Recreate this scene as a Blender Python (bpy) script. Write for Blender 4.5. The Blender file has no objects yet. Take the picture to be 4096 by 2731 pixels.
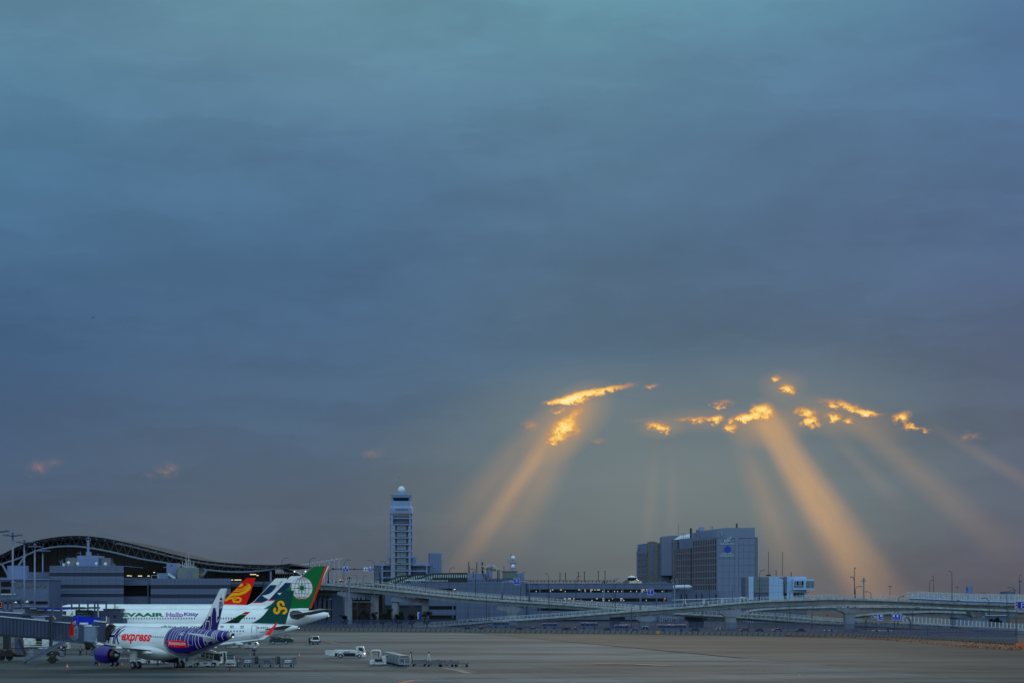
import bpy, bmesh, math, random
from mathutils import Vector, Matrix
random.seed(7)
S = bpy.context.scene
C = S.collection
PI = math.pi
# ---------------------------------------------------------------- camera
FO, HC, YH, CX = 8000.0, 10.3, 2400.0, 2048.0      # focal length in photo pixels, eye height, horizon row
cam = bpy.data.cameras.new('camera'); camo = bpy.data.objects.new('camera', cam); C.objects.link(camo)
camo.location = (0, 0, HC); camo.rotation_euler = (PI/2, 0, 0)
cam.sensor_width = 36; cam.lens = 36*FO/4096; cam.shift_x = 0; cam.shift_y = (YH-1365.5)/4096
cam.clip_start = 1; cam.clip_end = 30000
S.camera = camo
S.view_settings.view_transform = 'Standard'; S.view_settings.look = 'None'
S.view_settings.exposure = 0; S.view_settings.gamma = 1; S.view_settings.use_curve_mapping = False

def skyc(r, g, b, sat=.90, v=1.01):
    m = .3*r+.59*g+.11*b; return srgb(*[max(0, (m+(c-m)*sat)*v*k) for c, k in ((r, .945), (g, 1.0), (b, .965))])
def srgb(r, g, b, k=1.0):
    f = lambda c: (c/255/12.92 if c <= 10.3 else ((c/255+.055)/1.055)**2.4)*k
    return (f(r), f(g), f(b), 1)

# ---------------------------------------------------------------- sky: clear sky behind a cloud deck with glowing gaps
SUN_AZ, SUN_EL = math.radians(4.6), math.radians(9.6)
W = bpy.data.worlds.new('World'); S.world = W; W.use_nodes = True
nt = W.node_tree; N = nt.nodes; L = nt.links; N.clear()
class X:
    """tiny expression wrapper round math nodes"""
    def __init__(s, o): s.o = o
    def _b(a, op, b, rev=False):
        n = nt.nodes.new('ShaderNodeMath'); n.operation = op
        ins = (b, a) if rev else (a, b)
        for i, v in enumerate(ins):
            if isinstance(v, X): nt.links.new(v.o, n.inputs[i])
            elif v is not None: n.inputs[i].default_value = v
        return X(n.outputs[0])
    def __add__(a, b): return a._b('ADD', b)
    def __radd__(a, b): return a._b('ADD', b)
    def __sub__(a, b): return a._b('SUBTRACT', b)
    def __rsub__(a, b): return a._b('SUBTRACT', b, True)
    def __mul__(a, b): return a._b('MULTIPLY', b)
    def __rmul__(a, b): return a._b('MULTIPLY', b)
    def __truediv__(a, b): return a._b('DIVIDE', b)
    def __pow__(a, b): return a._b('POWER', b)
def fn(op, a, b=None):
    if not isinstance(a, X): raise ValueError
    return a._b(op, b)
def smooth(x, lo, hi, a=0.0, b=1.0):
    n = nt.nodes.new('ShaderNodeMapRange'); n.interpolation_type = 'SMOOTHSTEP'; n.clamp = True
    nt.links.new(x.o, n.inputs['Value'])
    for k, v in (('From Min', lo), ('From Max', hi), ('To Min', a), ('To Max', b)): n.inputs[k].default_value = v
    return X(n.outputs[0])
def mixc(f, a, b, mode='MIX'):
    n = nt.nodes.new('ShaderNodeMix'); n.data_type = 'RGBA'; n.blend_type = mode; n.clamp_factor = True
    for s, v in ((n.inputs[0], f), (n.inputs[6], a), (n.inputs[7], b)):
        if isinstance(v, X): nt.links.new(v.o, s)
        elif isinstance(v, (int, float)): s.default_value = v
        elif isinstance(v, tuple): s.default_value = v
        else: nt.links.new(v, s)
    return n.outputs[2]
def comb(a, b, c=0.0):
    n = nt.nodes.new('ShaderNodeCombineXYZ')
    for i, v in enumerate((a, b, c)):
        if isinstance(v, X): nt.links.new(v.o, n.inputs[i])
        else: n.inputs[i].default_value = v
    return n.outputs[0]
def noise(vec, scale, detail=4, rough=.55, dist=0.0):
    n = nt.nodes.new('ShaderNodeTexNoise'); n.inputs['Scale'].default_value = scale
    n.inputs['Detail'].default_value = detail; n.inputs['Roughness'].default_value = rough
    n.inputs['Distortion'].default_value = dist
    nt.links.new(vec, n.inputs['Vector']); return X(n.outputs[0])
def ramp(x, stops):
    n = nt.nodes.new('ShaderNodeValToRGB'); n.color_ramp.interpolation = 'B_SPLINE'
    e = n.color_ramp.elements
    while len(e) < len(stops): e.new(.5)
    for i, (p, c) in enumerate(stops): e[i].position = p
    for i, (p, c) in enumerate(stops): e[i].position = p; e[i].color = c
    nt.links.new(x.o, n.inputs[0]); return n.outputs[0]
tc = N.new('ShaderNodeTexCoord'); sp = N.new('ShaderNodeSeparateXYZ'); L.new(tc.outputs['Generated'], sp.inputs[0])
dx, dy, dz = (X(sp.outputs[i]) for i in range(3))
az = fn('ARCTAN2', dx, dy)
hor = fn('SQRT', dx*dx + dy*dy)
A = az*8.0                              # azimuth, 1 unit = 1000 photo pixels
B = (dz/hor)*8.0                        # height over the horizon in the same unit
def ab(px, py):
    u = (px-CX)/FO; return 8*math.atan(u), (YH-py)/1000*math.cos(math.atan(u))
wv = comb(A*.55, B*1.6, 0)
w1 = noise(wv, 1.1, 5, .5); w2 = noise(comb(A*.8, B*1.5, 3.1), 2.6, 6, .6); w3 = noise(comb(A, B*1.2, 7.7), 7, 5, .6)
w4 = noise(comb(A*.32+(w1-.5)*.3, B*1.9+(w2-.5)*.35, 11.3), 2.2, 5, .55)
Bw = B + (w1-.5)*.5 + (w2-.5)*.12
t = Bw/2.9
ROWS = [0, .05, .14, .25, .37, .50, .62, .75, .86, 1.0]
def col(*cs): return ramp(t, [(ROWS[i], skyc(*c)) for i, c in enumerate(cs)])
cL  = col((74,82,106),(76,86,110),(80,91,116),(66,93,134),(64,95,138),(72,106,148),(76,120,160),(90,130,164),(98,134,168),(100,138,170))
cM1 = col((82,88,108),(86,92,112),(88,98,120),(80,102,136),(72,102,144),(74,108,150),(84,120,160),(98,134,166),(104,148,174),(106,152,180))
cM2 = col((96,97,107),(97,101,111),(98,107,118),(92,110,128),(84,106,136),(82,110,146),(88,120,156),(96,136,168),(104,154,178),(108,160,184))
cR1 = col((100,94,105),(100,99,111),(100,110,120),(98,110,128),(84,102,134),(84,108,148),(88,118,158),(92,130,170),(98,148,178),(102,152,182))
cR  = col((90,84,102),(93,89,108),(96,98,118),(92,100,128),(86,98,136),(82,102,144),(82,108,152),(82,114,160),(88,120,168),(90,124,170))
base = mixc(smooth(A, -2.1, -.9), cL, cM1)
base = mixc(smooth(A, -.9, .4), base, cM2)
base = mixc(smooth(A, .3, 1.4), base, cR1)
base = mixc(smooth(A, 1.2, 2.2), base, cR)
# slight mottling of the deck
mot = (w1-.5)*.26 + (w2-.5)*.20 + (w3-.5)*.08 + smooth(w4, .46, .56, -.028, .028) + (w4-.5)*.10 + 1.0
mn = N.new('ShaderNodeVectorMath'); mn.operation = 'SCALE'; L.new(base, mn.inputs[0]); L.new(mot.o, mn.inputs['Scale'])
base = mn.outputs[0]
# greenish warm glow of the thin cloud under the gaps
def blob(px, py, rx, ry, rot=0.0, v=None):
    a, b = ab(px, py)
    m = N.new('ShaderNodeMapping'); m.vector_type = 'TEXTURE'
    m.inputs['Location'].default_value = (a, b, 0); m.inputs['Rotation'].default_value = (0, 0, rot)
    m.inputs['Scale'].default_value = (rx/1000, ry/1000, 1)
    L.new(v if v else AB, m.inputs[0])
    g = N.new('ShaderNodeTexGradient'); g.gradient_type = 'SPHERICAL'; L.new(m.outputs[0], g.inputs[0])
    return X(g.outputs['Fac'])
AB = comb(A, B, 0)
fw = smooth(dy, .2, .6)
glow = blob(2680, 1930, 1300, 520)*.85 + blob(2330, 1620, 520, 200)*.45 + blob(3200, 1560, 560, 200)*.35
base = mixc(glow*fw*.75, base, srgb(124,134,134), 'MIX')
# light shafts fanning out from the hidden sun
sa, sb = ab(2676, 1063)
rx_, ry_ = A-sa, B-sb
phi = fn('ARCTAN2', rx_, ry_*-1.0); rad = fn('SQRT', rx_*rx_ + ry_*ry_)
def shaft(deg, w, r0, r1, k, soft=.25, fl=0.0):
    c = math.radians(deg); w = math.radians(w)
    d = fn('ABSOLUTE', phi - c)
    g = smooth(d, w*fl, w, 1, 0)
    return g*smooth(rad, r0-.06, r0+soft)*smooth(rad, r0+.3, r1, 1, 0)*k
RN = (noise(comb(phi*7.0, rad*1.1, 0), 3.0, 4, .6)-.5)*.7 + (w2-.5)*.5 + 1.0
rays = (shaft(-35.0, 3.0, .70, 1.7, .27) + shaft(-32.0, 7.6, .60, 1.5, .25, .1) + shaft(-39.5, 5.5, .74, 1.55, .16)
      + shaft(32.0, 5.4, .69, 1.9, .40, .05, .2) + shaft(31.4, 8.0, .68, 1.85, .18, .08)
      + shaft(22.0, 5.0, .70, 1.6, .15) + shaft(49.3, 3.6, .90, 2.0, .14) + shaft(43.5, 2.4, .86, 1.4, .07)
      + shaft(57.8, 1.6, 1.18, 1.95, .09) + shaft(-4.5, 2.4, .68, 1.2, .05) + shaft(0.8, 2.0, .70, 1.15, .04))*RN*fw
base = mixc(rays, base, srgb(214,168,120), 'MIX')
halo = blob(2270, 1690, 240, 130, .7)*.8 + blob(3060, 1715, 180, 90)*.7 + blob(3340, 1670, 330, 90, -.2)*.45 + blob(3130, 1540, 110, 70)*.4 + blob(2820, 1680, 280, 60)*.35 + blob(2640, 1712, 110, 50)*.4
base = mixc(halo*fw*.62, base, srgb(206,162,108), 'MIX')
# glowing gaps in the cloud
ww = noise(comb(A*5.0, B*7.0, 1.3), 3.0, 6, .68, .6)
ww2 = noise(comb(A*16.0, B*20.0, 5.3), 2.2, 5, .7, .4)
ABw = comb(A + (ww-.5)*.11, B + (ww2-.5)*.035 + (ww-.5)*.055, 0)
P = [(2300,1590,130,32,.22,1.0),(2420,1560,175,22,.17,.95),(2240,1606,120,18,.1,.8),(2258,1716,110,60,.2,.95),(2300,1655,110,40,.7,.5),(2120,1700,60,36,0,.36),
     (2228,1760,50,22,0,.6),(2236,1640,50,20,0,.6),(2600,1545,50,14,.1,.5),(2400,1760,60,16,0,.26),(2625,1704,60,26,-.2,.85),(2664,1722,36,18,-.4,.8),
     (2790,1679,150,17,0,.72),(2866,1677,44,26,0,.85),(2890,1614,62,20,0,.62),(3106,1513,38,18,0,.74),(3147,1557,56,32,-.2,.95),
     (2978,1674,78,26,.05,1.5),(3052,1646,80,44,-.15,1.2),(2922,1712,44,30,0,.85),(3225,1655,70,38,-.35,.95),(3250,1690,58,28,-.2,.9),
     (3332,1667,52,26,-.3,.85),(3375,1625,150,26,-.25,.8),(3480,1652,75,22,-.1,.82),(3400,1680,34,18,-.3,.7),(3612,1665,56,30,.1,.8),
     (3648,1704,52,22,-.4,.72),(3895,1741,60,26,-.2,.26),(153,1868,62,44,-.1,.24),(677,1874,72,44,0,.21),(1492,1813,64,30,0,.19),
     (220,1848,60,26,0,.16),(600,1905,44,30,0,.15),(2560,1680,80,14,0,.2),(3700,1716,40,14,-.3,.5)]
acc = None
for (px, py, rx, ry, ro, k) in P:
    g = blob(px, py, rx*.86, ry*.92, ro, ABw)*k
    acc = g if acc is None else acc + g
acc = acc*fw
core = acc*((ww-.5)*1.8 + (ww2-.5)*1.7 + .72)
gap = ramp(core, [(0,srgb(168,134,116)),(.12,srgb(186,138,108)),(.24,srgb(212,144,84)),(.36,srgb(240,172,82)),(.50,srgb(252,204,104)),(.72,srgb(255,224,138)),(1,srgb(255,238,180))])
gf = smooth(core, -.04, .56)
base = mixc(gf, base, gap, 'MIX')
# clear sky seen through the thinner cloud overhead and behind the photographer
sky = N.new('ShaderNodeTexSky'); sky.sky_type = 'NISHITA'; sky.sun_disc = False
sky.sun_elevation = SUN_EL; sky.sun_rotation = SUN_AZ
sky.air_density = 1.0; sky.dust_density = 1.0; sky.ozone_density = 1.6
cover = smooth(dy, -.55, .75) ; up = smooth(dz, .30, .95)
thin = (1.0-cover)*.85 + up*.5
zen = mixc(thin, base, (.58, .83, 1.0, 1))
bg1 = N.new('ShaderNodeBackground'); L.new(zen, bg1.inputs[0]); bg1.inputs[1].default_value = 1.0
bg2 = N.new('ShaderNodeBackground'); L.new(sky.outputs[0], bg2.inputs[0])
L.new((fn('MINIMUM', thin, 1.0)*.06).o, bg2.inputs[1])
ad = N.new('ShaderNodeAddShader'); L.new(bg1.outputs[0], ad.inputs[0]); L.new(bg2.outputs[0], ad.inputs[1])
wo = N.new('ShaderNodeOutputWorld'); L.new(ad.outputs[0], wo.inputs[0])
W.cycles.sampling_method = 'MANUAL'; W.cycles.sample_map_resolution = 512
# veiled low sun, in front of the camera
sl = bpy.data.lights.new('sun', 'SUN'); sl.energy = 0.5; sl.angle = math.radians(14); sl.color = (1, .86, .70)
so = bpy.data.objects.new('sun', sl); C.objects.link(so)
sd = Vector((math.sin(SUN_AZ)*math.cos(SUN_EL), math.cos(SUN_AZ)*math.cos(SUN_EL), math.sin(SUN_EL)))
so.rotation_euler = sd.to_track_quat('Z', 'Y').to_euler(); so.location = (0, 100, 120)
# ---------------------------------------------------------------- helpers
def Wp(px, py, D):
    """photo direction (px, py) at real depth D -> world point"""
    return Vector(((px-CX)*D/FO, D, HC-(py-YH)*D/FO))
def GD(py): return FO*HC/(py-YH)           # depth of a ground point seen at row py
def Gp(px, py):
    D = GD(py); return Vector(((px-CX)*D/FO, D, 0))
def mat(name, c, rough=.6, metal=0.0, var=.12, scale=1.5, spec=.4, emit=None, es=1.0, streak=False, alpha=None, coat=0.0, bump=0.0):
    global nt
    m = bpy.data.materials.new(name); m.use_nodes = True; old = nt; nt = m.node_tree
    b = nt.nodes['Principled BSDF']; b.inputs['Roughness'].default_value = rough; b.inputs['Metallic'].default_value = metal
    b.inputs['Specular IOR Level'].default_value = spec; b.inputs['Coat Weight'].default_value = coat
    tcn = nt.nodes.new('ShaderNodeTexCoord')
    if len(c) == 3: c = (*c, 1)
    if var > 0:
        mp = nt.nodes.new('ShaderNodeMapping'); nt.links.new(tcn.outputs['Object'], mp.inputs[0])
        mp.inputs['Scale'].default_value = (1, 1, .12) if streak else (1, 1, 1)
        n = noise(mp.outputs[0], scale, 4, .6)
        f = smooth(n, .3, .75)
        d = tuple(x*(1-var*1.6) for x in c[:3])+(1,); l = tuple(min(1, x*(1+var*.7)) for x in c[:3])+(1,)
        nt.links.new(mixc(f, d, l), b.inputs['Base Color'])
        nt.links.new((n*.2+(rough-.1)).o, b.inputs['Roughness'])
        if bump:
            bn = nt.nodes.new('ShaderNodeBump'); bn.inputs['Strength'].default_value = bump; nt.links.new(n.o, bn.inputs['Height']); nt.links.new(bn.outputs[0], b.inputs['Normal'])
    else: b.inputs['Base Color'].default_value = c
    if emit: b.inputs['Emission Color'].default_value = (*emit[:3], 1); b.inputs['Emission Strength'].default_value = es
    if alpha is not None: b.inputs['Alpha'].default_value = alpha
    nt = old; return m
class MB:
    def __init__(s): s.v = []; s.f = []; s.sm = False
    def add(s, vs, fs):
        k = len(s.v); s.v += [tuple(v) for v in vs]; s.f += [tuple(i+k for i in f) for f in fs]; return s
    def box(s, c, d, rz=0.0, M=None):
        x, y, z = (q/2 for q in d); vs = [Vector(p) for p in ((-x,-y,-z),(x,-y,-z),(x,y,-z),(-x,y,-z),(-x,-y,z),(x,-y,z),(x,y,z),(-x,y,z))]
        R = Matrix.Rotation(rz, 4, 'Z') if rz else None
        vs = [(R @ v if R else v) + Vector(c) for v in vs]
        if M: vs = [M @ v for v in vs]
        return s.add(vs, [(0,3,2,1),(4,5,6,7),(0,1,5,4),(1,2,6,5),(2,3,7,6),(3,0,4,7)])
    def bb(s, x0, x1, y0, y1, z0, z1): return s.box(((x0+x1)/2,(y0+y1)/2,(z0+z1)/2), (abs(x1-x0),abs(y1-y0),abs(z1-z0)))
    def quad(s, a, b, c, d): return s.add([a,b,c,d], [(0,1,2,3)])
    def poly(s, pts): return s.add(pts, [tuple(range(len(pts)))])
    def slab(s, pts, n, t):
        """polygon extruded by t along n"""
        n = Vector(n).normalized()*t; k = len(pts); a = [Vector(p) for p in pts]; b = [p+n for p in a]
        return s.add(a+b, [tuple(range(k))[::-1], tuple(range(k, 2*k))]+[(i,(i+1)%k,(i+1)%k+k,i+k) for i in range(k)])
    def bar(s, a, b, w, h=None, up=(0,0,1)):
        a, b = Vector(a), Vector(b); d = (b-a)
        if d.length < 1e-6: return s
        d.normalize(); u = Vector(up)
        if abs(d.dot(u)) > .98: u = Vector((0,1,0))
        x = d.cross(u).normalized()*(w/2); y = x.cross(d).normalized()*((h or w)/2)
        vs = [a-x-y,a+x-y,a+x+y,a-x+y,b-x-y,b+x-y,b+x+y,b-x+y]
        return s.add(vs, [(0,1,2,3),(7,6,5,4),(0,4,5,1),(1,5,6,2),(2,6,7,3),(3,7,4,0)])
    def path(s, pts, w, h=None):
        for a, b in zip(pts, pts[1:]): s.bar(a, b, w, h)
        return s
    def tube(s, pts, r, n=8, cap=True):
        pts = [Vector(p) for p in pts]; m = len(pts); rs = r if isinstance(r, (list, tuple)) else [r]*m
        k0 = len(s.v); ref = Vector((0,0,1))
        for i, p in enumerate(pts):
            d = (pts[min(i+1,m-1)]-pts[max(i-1,0)]).normalized()
            u = d.cross(ref if abs(d.dot(ref)) < .95 else Vector((0,1,0))).normalized(); w = u.cross(d)
            for j in range(n):
                a = 2*PI*j/n; s.v.append(tuple(p+(u*math.cos(a)+w*math.sin(a))*rs[i]))
        for i in range(m-1):
            for j in range(n):
                a = k0+i*n+j; b = k0+i*n+(j+1)%n; s.f.append((a, b, b+n, a+n))
        if cap: s.f.append(tuple(range(k0, k0+n))[::-1]); s.f.append(tuple(range(k0+(m-1)*n, k0+m*n)))
        return s
    def lathe(s, prof, o=(0,0,0), axis='Z', n=16):
        """prof: list of (radius, height)"""
        o = Vector(o); k0 = len(s.v)
        for r, h in prof:
            for j in range(n):
                a = 2*PI*j/n; c, q = r*math.cos(a), r*math.sin(a)
                p = {'Z': (c,q,h), 'X': (h,c,q), 'Y': (c,h,q)}[axis]
                s.v.append(tuple(o+Vector(p)))
        for i in range(len(prof)-1):
            for j in range(n):
                a = k0+i*n+j; b = k0+i*n+(j+1)%n; s.f.append((a, b, b+n, a+n))
        s.f.append(tuple(range(k0, k0+n))[::-1]); s.f.append(tuple(range(k0+(len(prof)-1)*n, k0+len(prof)*n)))
        return s
    def grid(s, rows):
        n = len(rows[0]); k0 = len(s.v)
        for r in rows: s.v += [tuple(p) for p in r]
        for i in range(len(rows)-1):
            for j in range(n-1): a = k0+i*n+j; s.f.append((a, a+1, a+1+n, a+n))
        return s
ROOT = {}
MESHN = {}
def mesh(name, mb, m, smooth_=False, inv=None):
    me = bpy.data.meshes.new(name)
    vs = mb.v if inv is None else [tuple(inv @ Vector(v)) for v in mb.v]
    me.from_pydata(vs, [], mb.f); me.materials.append(m)
    if smooth_: me.polygons.foreach_set('use_smooth', [True]*len(me.polygons))
    me.update(); return me
def fixn(me):
    b = bmesh.new(); b.from_mesh(me); bmesh.ops.recalc_face_normals(b, faces=b.faces); b.to_mesh(me); b.free()
def tag(o, label=None, cat=None, group=None, kind=None):
    for k, v in (('label', label), ('category', cat), ('group', group), ('kind', kind)):
        if v: o[k] = v
    return o
def thing(name, label, cat, loc=(0,0,0), rz=0.0, group=None, tilt=None):
    o = bpy.data.objects.new(name, None); C.objects.link(o); o.location = loc; o.rotation_euler = (0, 0, rz)
    o.empty_display_size = .5
    M = Matrix.Translation(Vector(loc)) @ Matrix.Rotation(rz, 4, 'Z')
    if tilt: M = M @ tilt; o.rotation_euler = M.to_euler(); o.location = M.translation
    ROOT[o.name] = M; return tag(o, label, cat, group)
def islands(mb):
    """connected pieces of a mesh builder, touching ones merged: list of (vertex ids, face ids)"""
    p = list(range(len(mb.v)))
    def find(i):
        while p[i] != i: p[i] = p[p[i]]; i = p[i]
        return i
    for f in mb.f:
        r = find(f[0])
        for i in f[1:]: p[find(i)] = r
    g = {}
    for k, f in enumerate(mb.f): g.setdefault(find(f[0]), []).append(k)
    gs = list(g.values())
    if len(gs) < 2 or len(gs) > 260: return gs
    bb = []
    for fs in gs:
        vs = [mb.v[i] for k in fs for i in mb.f[k]]
        bb.append([min(v[a] for v in vs)-.03 for a in range(3)]+[max(v[a] for v in vs)+.03 for a in range(3)])
    q = list(range(len(gs)))
    def fd(i):
        while q[i] != i: q[i] = q[q[i]]; i = q[i]
        return i
    for i in range(len(gs)):
        for j in range(i):
            a, b = bb[i], bb[j]
            if all(a[k] <= b[k+3] and b[k] <= a[k+3] for k in range(3)): q[fd(i)] = fd(j)
    h = {}
    for i, fs in enumerate(gs): h.setdefault(fd(i), []).extend(fs)
    return list(h.values())
def part(name, mb, m, parent, smooth_=False, world=False, label=None, kind=None, fix=True, split=True):
    """a mesh part under a thing (or sub-part under a part); separate pieces become parts of their own,
    those too small to pick apart stay joined as stuff"""
    M = ROOT[parent.name]; inv = M.inverted() if world else None
    groups = [None]
    if split and not kind and fix:
        isl = islands(mb)
        if len(isl) > 1:
            big, small = [], []
            for fs in isl:
                vs = [Vector(mb.v[i]) for k in fs for i in mb.f[k]]
                if not world: vs = [M @ v for v in vs]
                u = [FO*v.x/max(v.y, 1) for v in vs]; w = [FO*v.z/max(v.y, 1) for v in vs]
                (big if max(max(u)-min(u), max(w)-min(w)) >= 11 else small).append(fs)
            if len(big) > 150: small += big; big = []
            groups = big + ([sum(small, [])] if small else [])
            if small and len(small) > 1: kind = 'small'
    out = None
    for gi, fs in enumerate(groups):
        if fs is None: sub = mb
        else:
            sub = MB(); mp = {}
            for k in fs:
                t = []
                for i in mb.f[k]:
                    if i not in mp: mp[i] = len(sub.v); sub.v.append(mb.v[i])
                    t.append(mp[i])
                sub.f.append(tuple(t))
        me = mesh(name, sub, m, smooth_, inv)
        if fix: fixn(me)
        o = bpy.data.objects.new(name, me); C.objects.link(o); o.parent = parent; ROOT[o.name] = M
        kd = kind
        if kind == 'small': kd = 'stuff' if gi == len(groups)-1 else None
        tag(o, label, None, None, kd)
        if out is None: out = o
    return out
def inst(name, me, parent, M):
    """part that shares a mesh; M is its matrix in the thing's frame"""
    o = bpy.data.objects.new(name, me); C.objects.link(o); o.parent = parent; o.matrix_local = M; ROOT[o.name] = ROOT[parent.name]
    return o
def solo(name, mb, m, label, cat, group=None, smooth_=False, kind=None):
    """a thing that is one mesh"""
    me = mesh(name, mb, m, smooth_); fixn(me); o = bpy.data.objects.new(name, me); C.objects.link(o)
    ROOT[o.name] = Matrix(); return tag(o, label, cat, group, kind)
def struct(name, mb, m, smooth_=False, kind='structure'):
    me = mesh(name, mb, m, smooth_); o = bpy.data.objects.new(name, me); C.objects.link(o); o['kind'] = kind; ROOT[o.name] = Matrix(); return o
def dup(root, loc, rz=None, label=None, scale=None):
    r = root.copy(); C.objects.link(r); r.location = loc
    if rz is not None: r.rotation_euler = (0, 0, rz)
    if scale: r.scale = scale
    if label: r['label'] = label
    for ch in list(root.children):
        c = ch.copy(); C.objects.link(c); c.parent = r
        for g in list(ch.children):
            d = g.copy(); C.objects.link(d); d.parent = c
    return r
T = Matrix.Translation
_tc = {}
def text2d(s, bold=0.0, res=3):
    """2D mesh of a text: (verts, faces, width, height) with the lower left corner of its box at 0,0"""
    k = (s, bold, res)
    if k in _tc: return _tc[k]
    cu = bpy.data.curves.new('t', 'FONT'); cu.body = s; cu.size = 1; cu.offset = bold; cu.resolution_u = res; cu.fill_mode = 'BOTH'
    o = bpy.data.objects.new('t', cu); me = bpy.data.meshes.new_from_object(o)
    vs = [(v.co.x, v.co.y) for v in me.vertices]; fs = [tuple(p.vertices) for p in me.polygons]
    bpy.data.objects.remove(o); bpy.data.curves.remove(cu); bpy.data.meshes.remove(me)
    x0 = min(v[0] for v in vs); x1 = max(v[0] for v in vs); y0 = min(v[1] for v in vs); y1 = max(v[1] for v in vs)
    r = ([(a-x0, b-y0) for a, b in vs], fs, x1-x0, y1-y0); _tc[k] = r; return r
def textmb(s, o, u, v, w, h, bold=0.0, shear=0.0):
    """text fitted in a w x h box at o, spanned by unit vectors u (right) and v (up)"""
    vs, fs, tw, th = text2d(s, bold); o, u, v = Vector(o), Vector(u), Vector(v); mb = MB()
    mb.add([o+u*(x/tw*w + shear*y/th*h)+v*(y/th*h) for x, y in vs], fs); return mb

# materials
M_conc = mat('concrete', srgb(150,152,150), .85, var=.18, scale=.6)
M_pier = mat('pier_concrete', srgb(120,128,142), .85, var=.15, scale=.5, streak=True)
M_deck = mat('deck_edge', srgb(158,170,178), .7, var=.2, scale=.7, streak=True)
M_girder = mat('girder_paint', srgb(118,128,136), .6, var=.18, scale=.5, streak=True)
M_rail = mat('rail_metal', srgb(176,186,192), .45, .3, var=.08)
M_dark = mat('dark_metal', srgb(40,44,52), .6, .2, var=.15)
M_black = mat('black_rubber', (.012,.012,.013,1), .8, var=.1)
M_steel = mat('grey_steel', srgb(96,108,132), .5, .2, var=.12)
M_mast = mat('mast_paint', srgb(110,124,150), .5, .1, var=.1, streak=True)
M_panel = mat('grey_panel', srgb(84,99,130), .55, .0, var=.10, scale=.35)
M_panel2 = mat('light_panel', srgb(100,120,160), .5, .0, var=.08, scale=.3)
M_panel3 = mat('car_park_panel', srgb(82,98,128), .55, .0, var=.12, scale=.25, streak=True)
M_join = mat('joint_dark', srgb(40,48,66), .8, var=.1)
M_glass = mat('dark_glass', (.012,.016,.024,1), .08, var=0, spec=.9)
M_glassg = mat('green_grey_glass', srgb(72,92,100), .15, var=.15, scale=.8, spec=.8)
M_glassr = mat('bronze_window', srgb(58,58,60), .1, .35, var=.35, scale=.22, spec=.9)
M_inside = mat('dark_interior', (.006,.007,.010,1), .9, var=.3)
M_white = mat('white_paint', (.70,.76,.78,1), .26, var=.05, scale=.35, spec=.5, coat=.5)
M_gse = mat('gse_white', (.56,.60,.62,1), .45, var=.2, scale=1.5)
M_sil = mat('silver_paint', srgb(170,178,188), .35, .4, var=.08)
M_alu = mat('dull_aluminium', srgb(108,111,117), .5, .45, var=.22, scale=2.5)
M_lamp = mat('lamp_head', srgb(90,96,104), .5, var=.1)
M_blue = mat('sign_blue', srgb(10,40,176), .5, var=.05)
M_signw = mat('sign_white', srgb(214,220,226), .5, var=.04)
M_red = mat('chevron_red', srgb(214,48,16), .5, var=.05, emit=srgb(200,40,10), es=.15)
M_orp = mat('orange_plastic', srgb(206,84,24), .6, var=.15); M_org = mat('lit_orange', srgb(240,120,30), .5, var=.05, emit=srgb(255,120,20), es=.5)
M_lit = mat('lit_window', srgb(255,214,150), .5, var=0, emit=(1,.74,.42), es=1.3)
M_litw = mat('white_lamp', (1,1,1,1), .5, var=0, emit=(1,.97,.9), es=1.6)
M_litr = mat('red_lamp', (1,.1,.05,1), .5, var=0, emit=(1,.08,.04), es=4)
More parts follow.
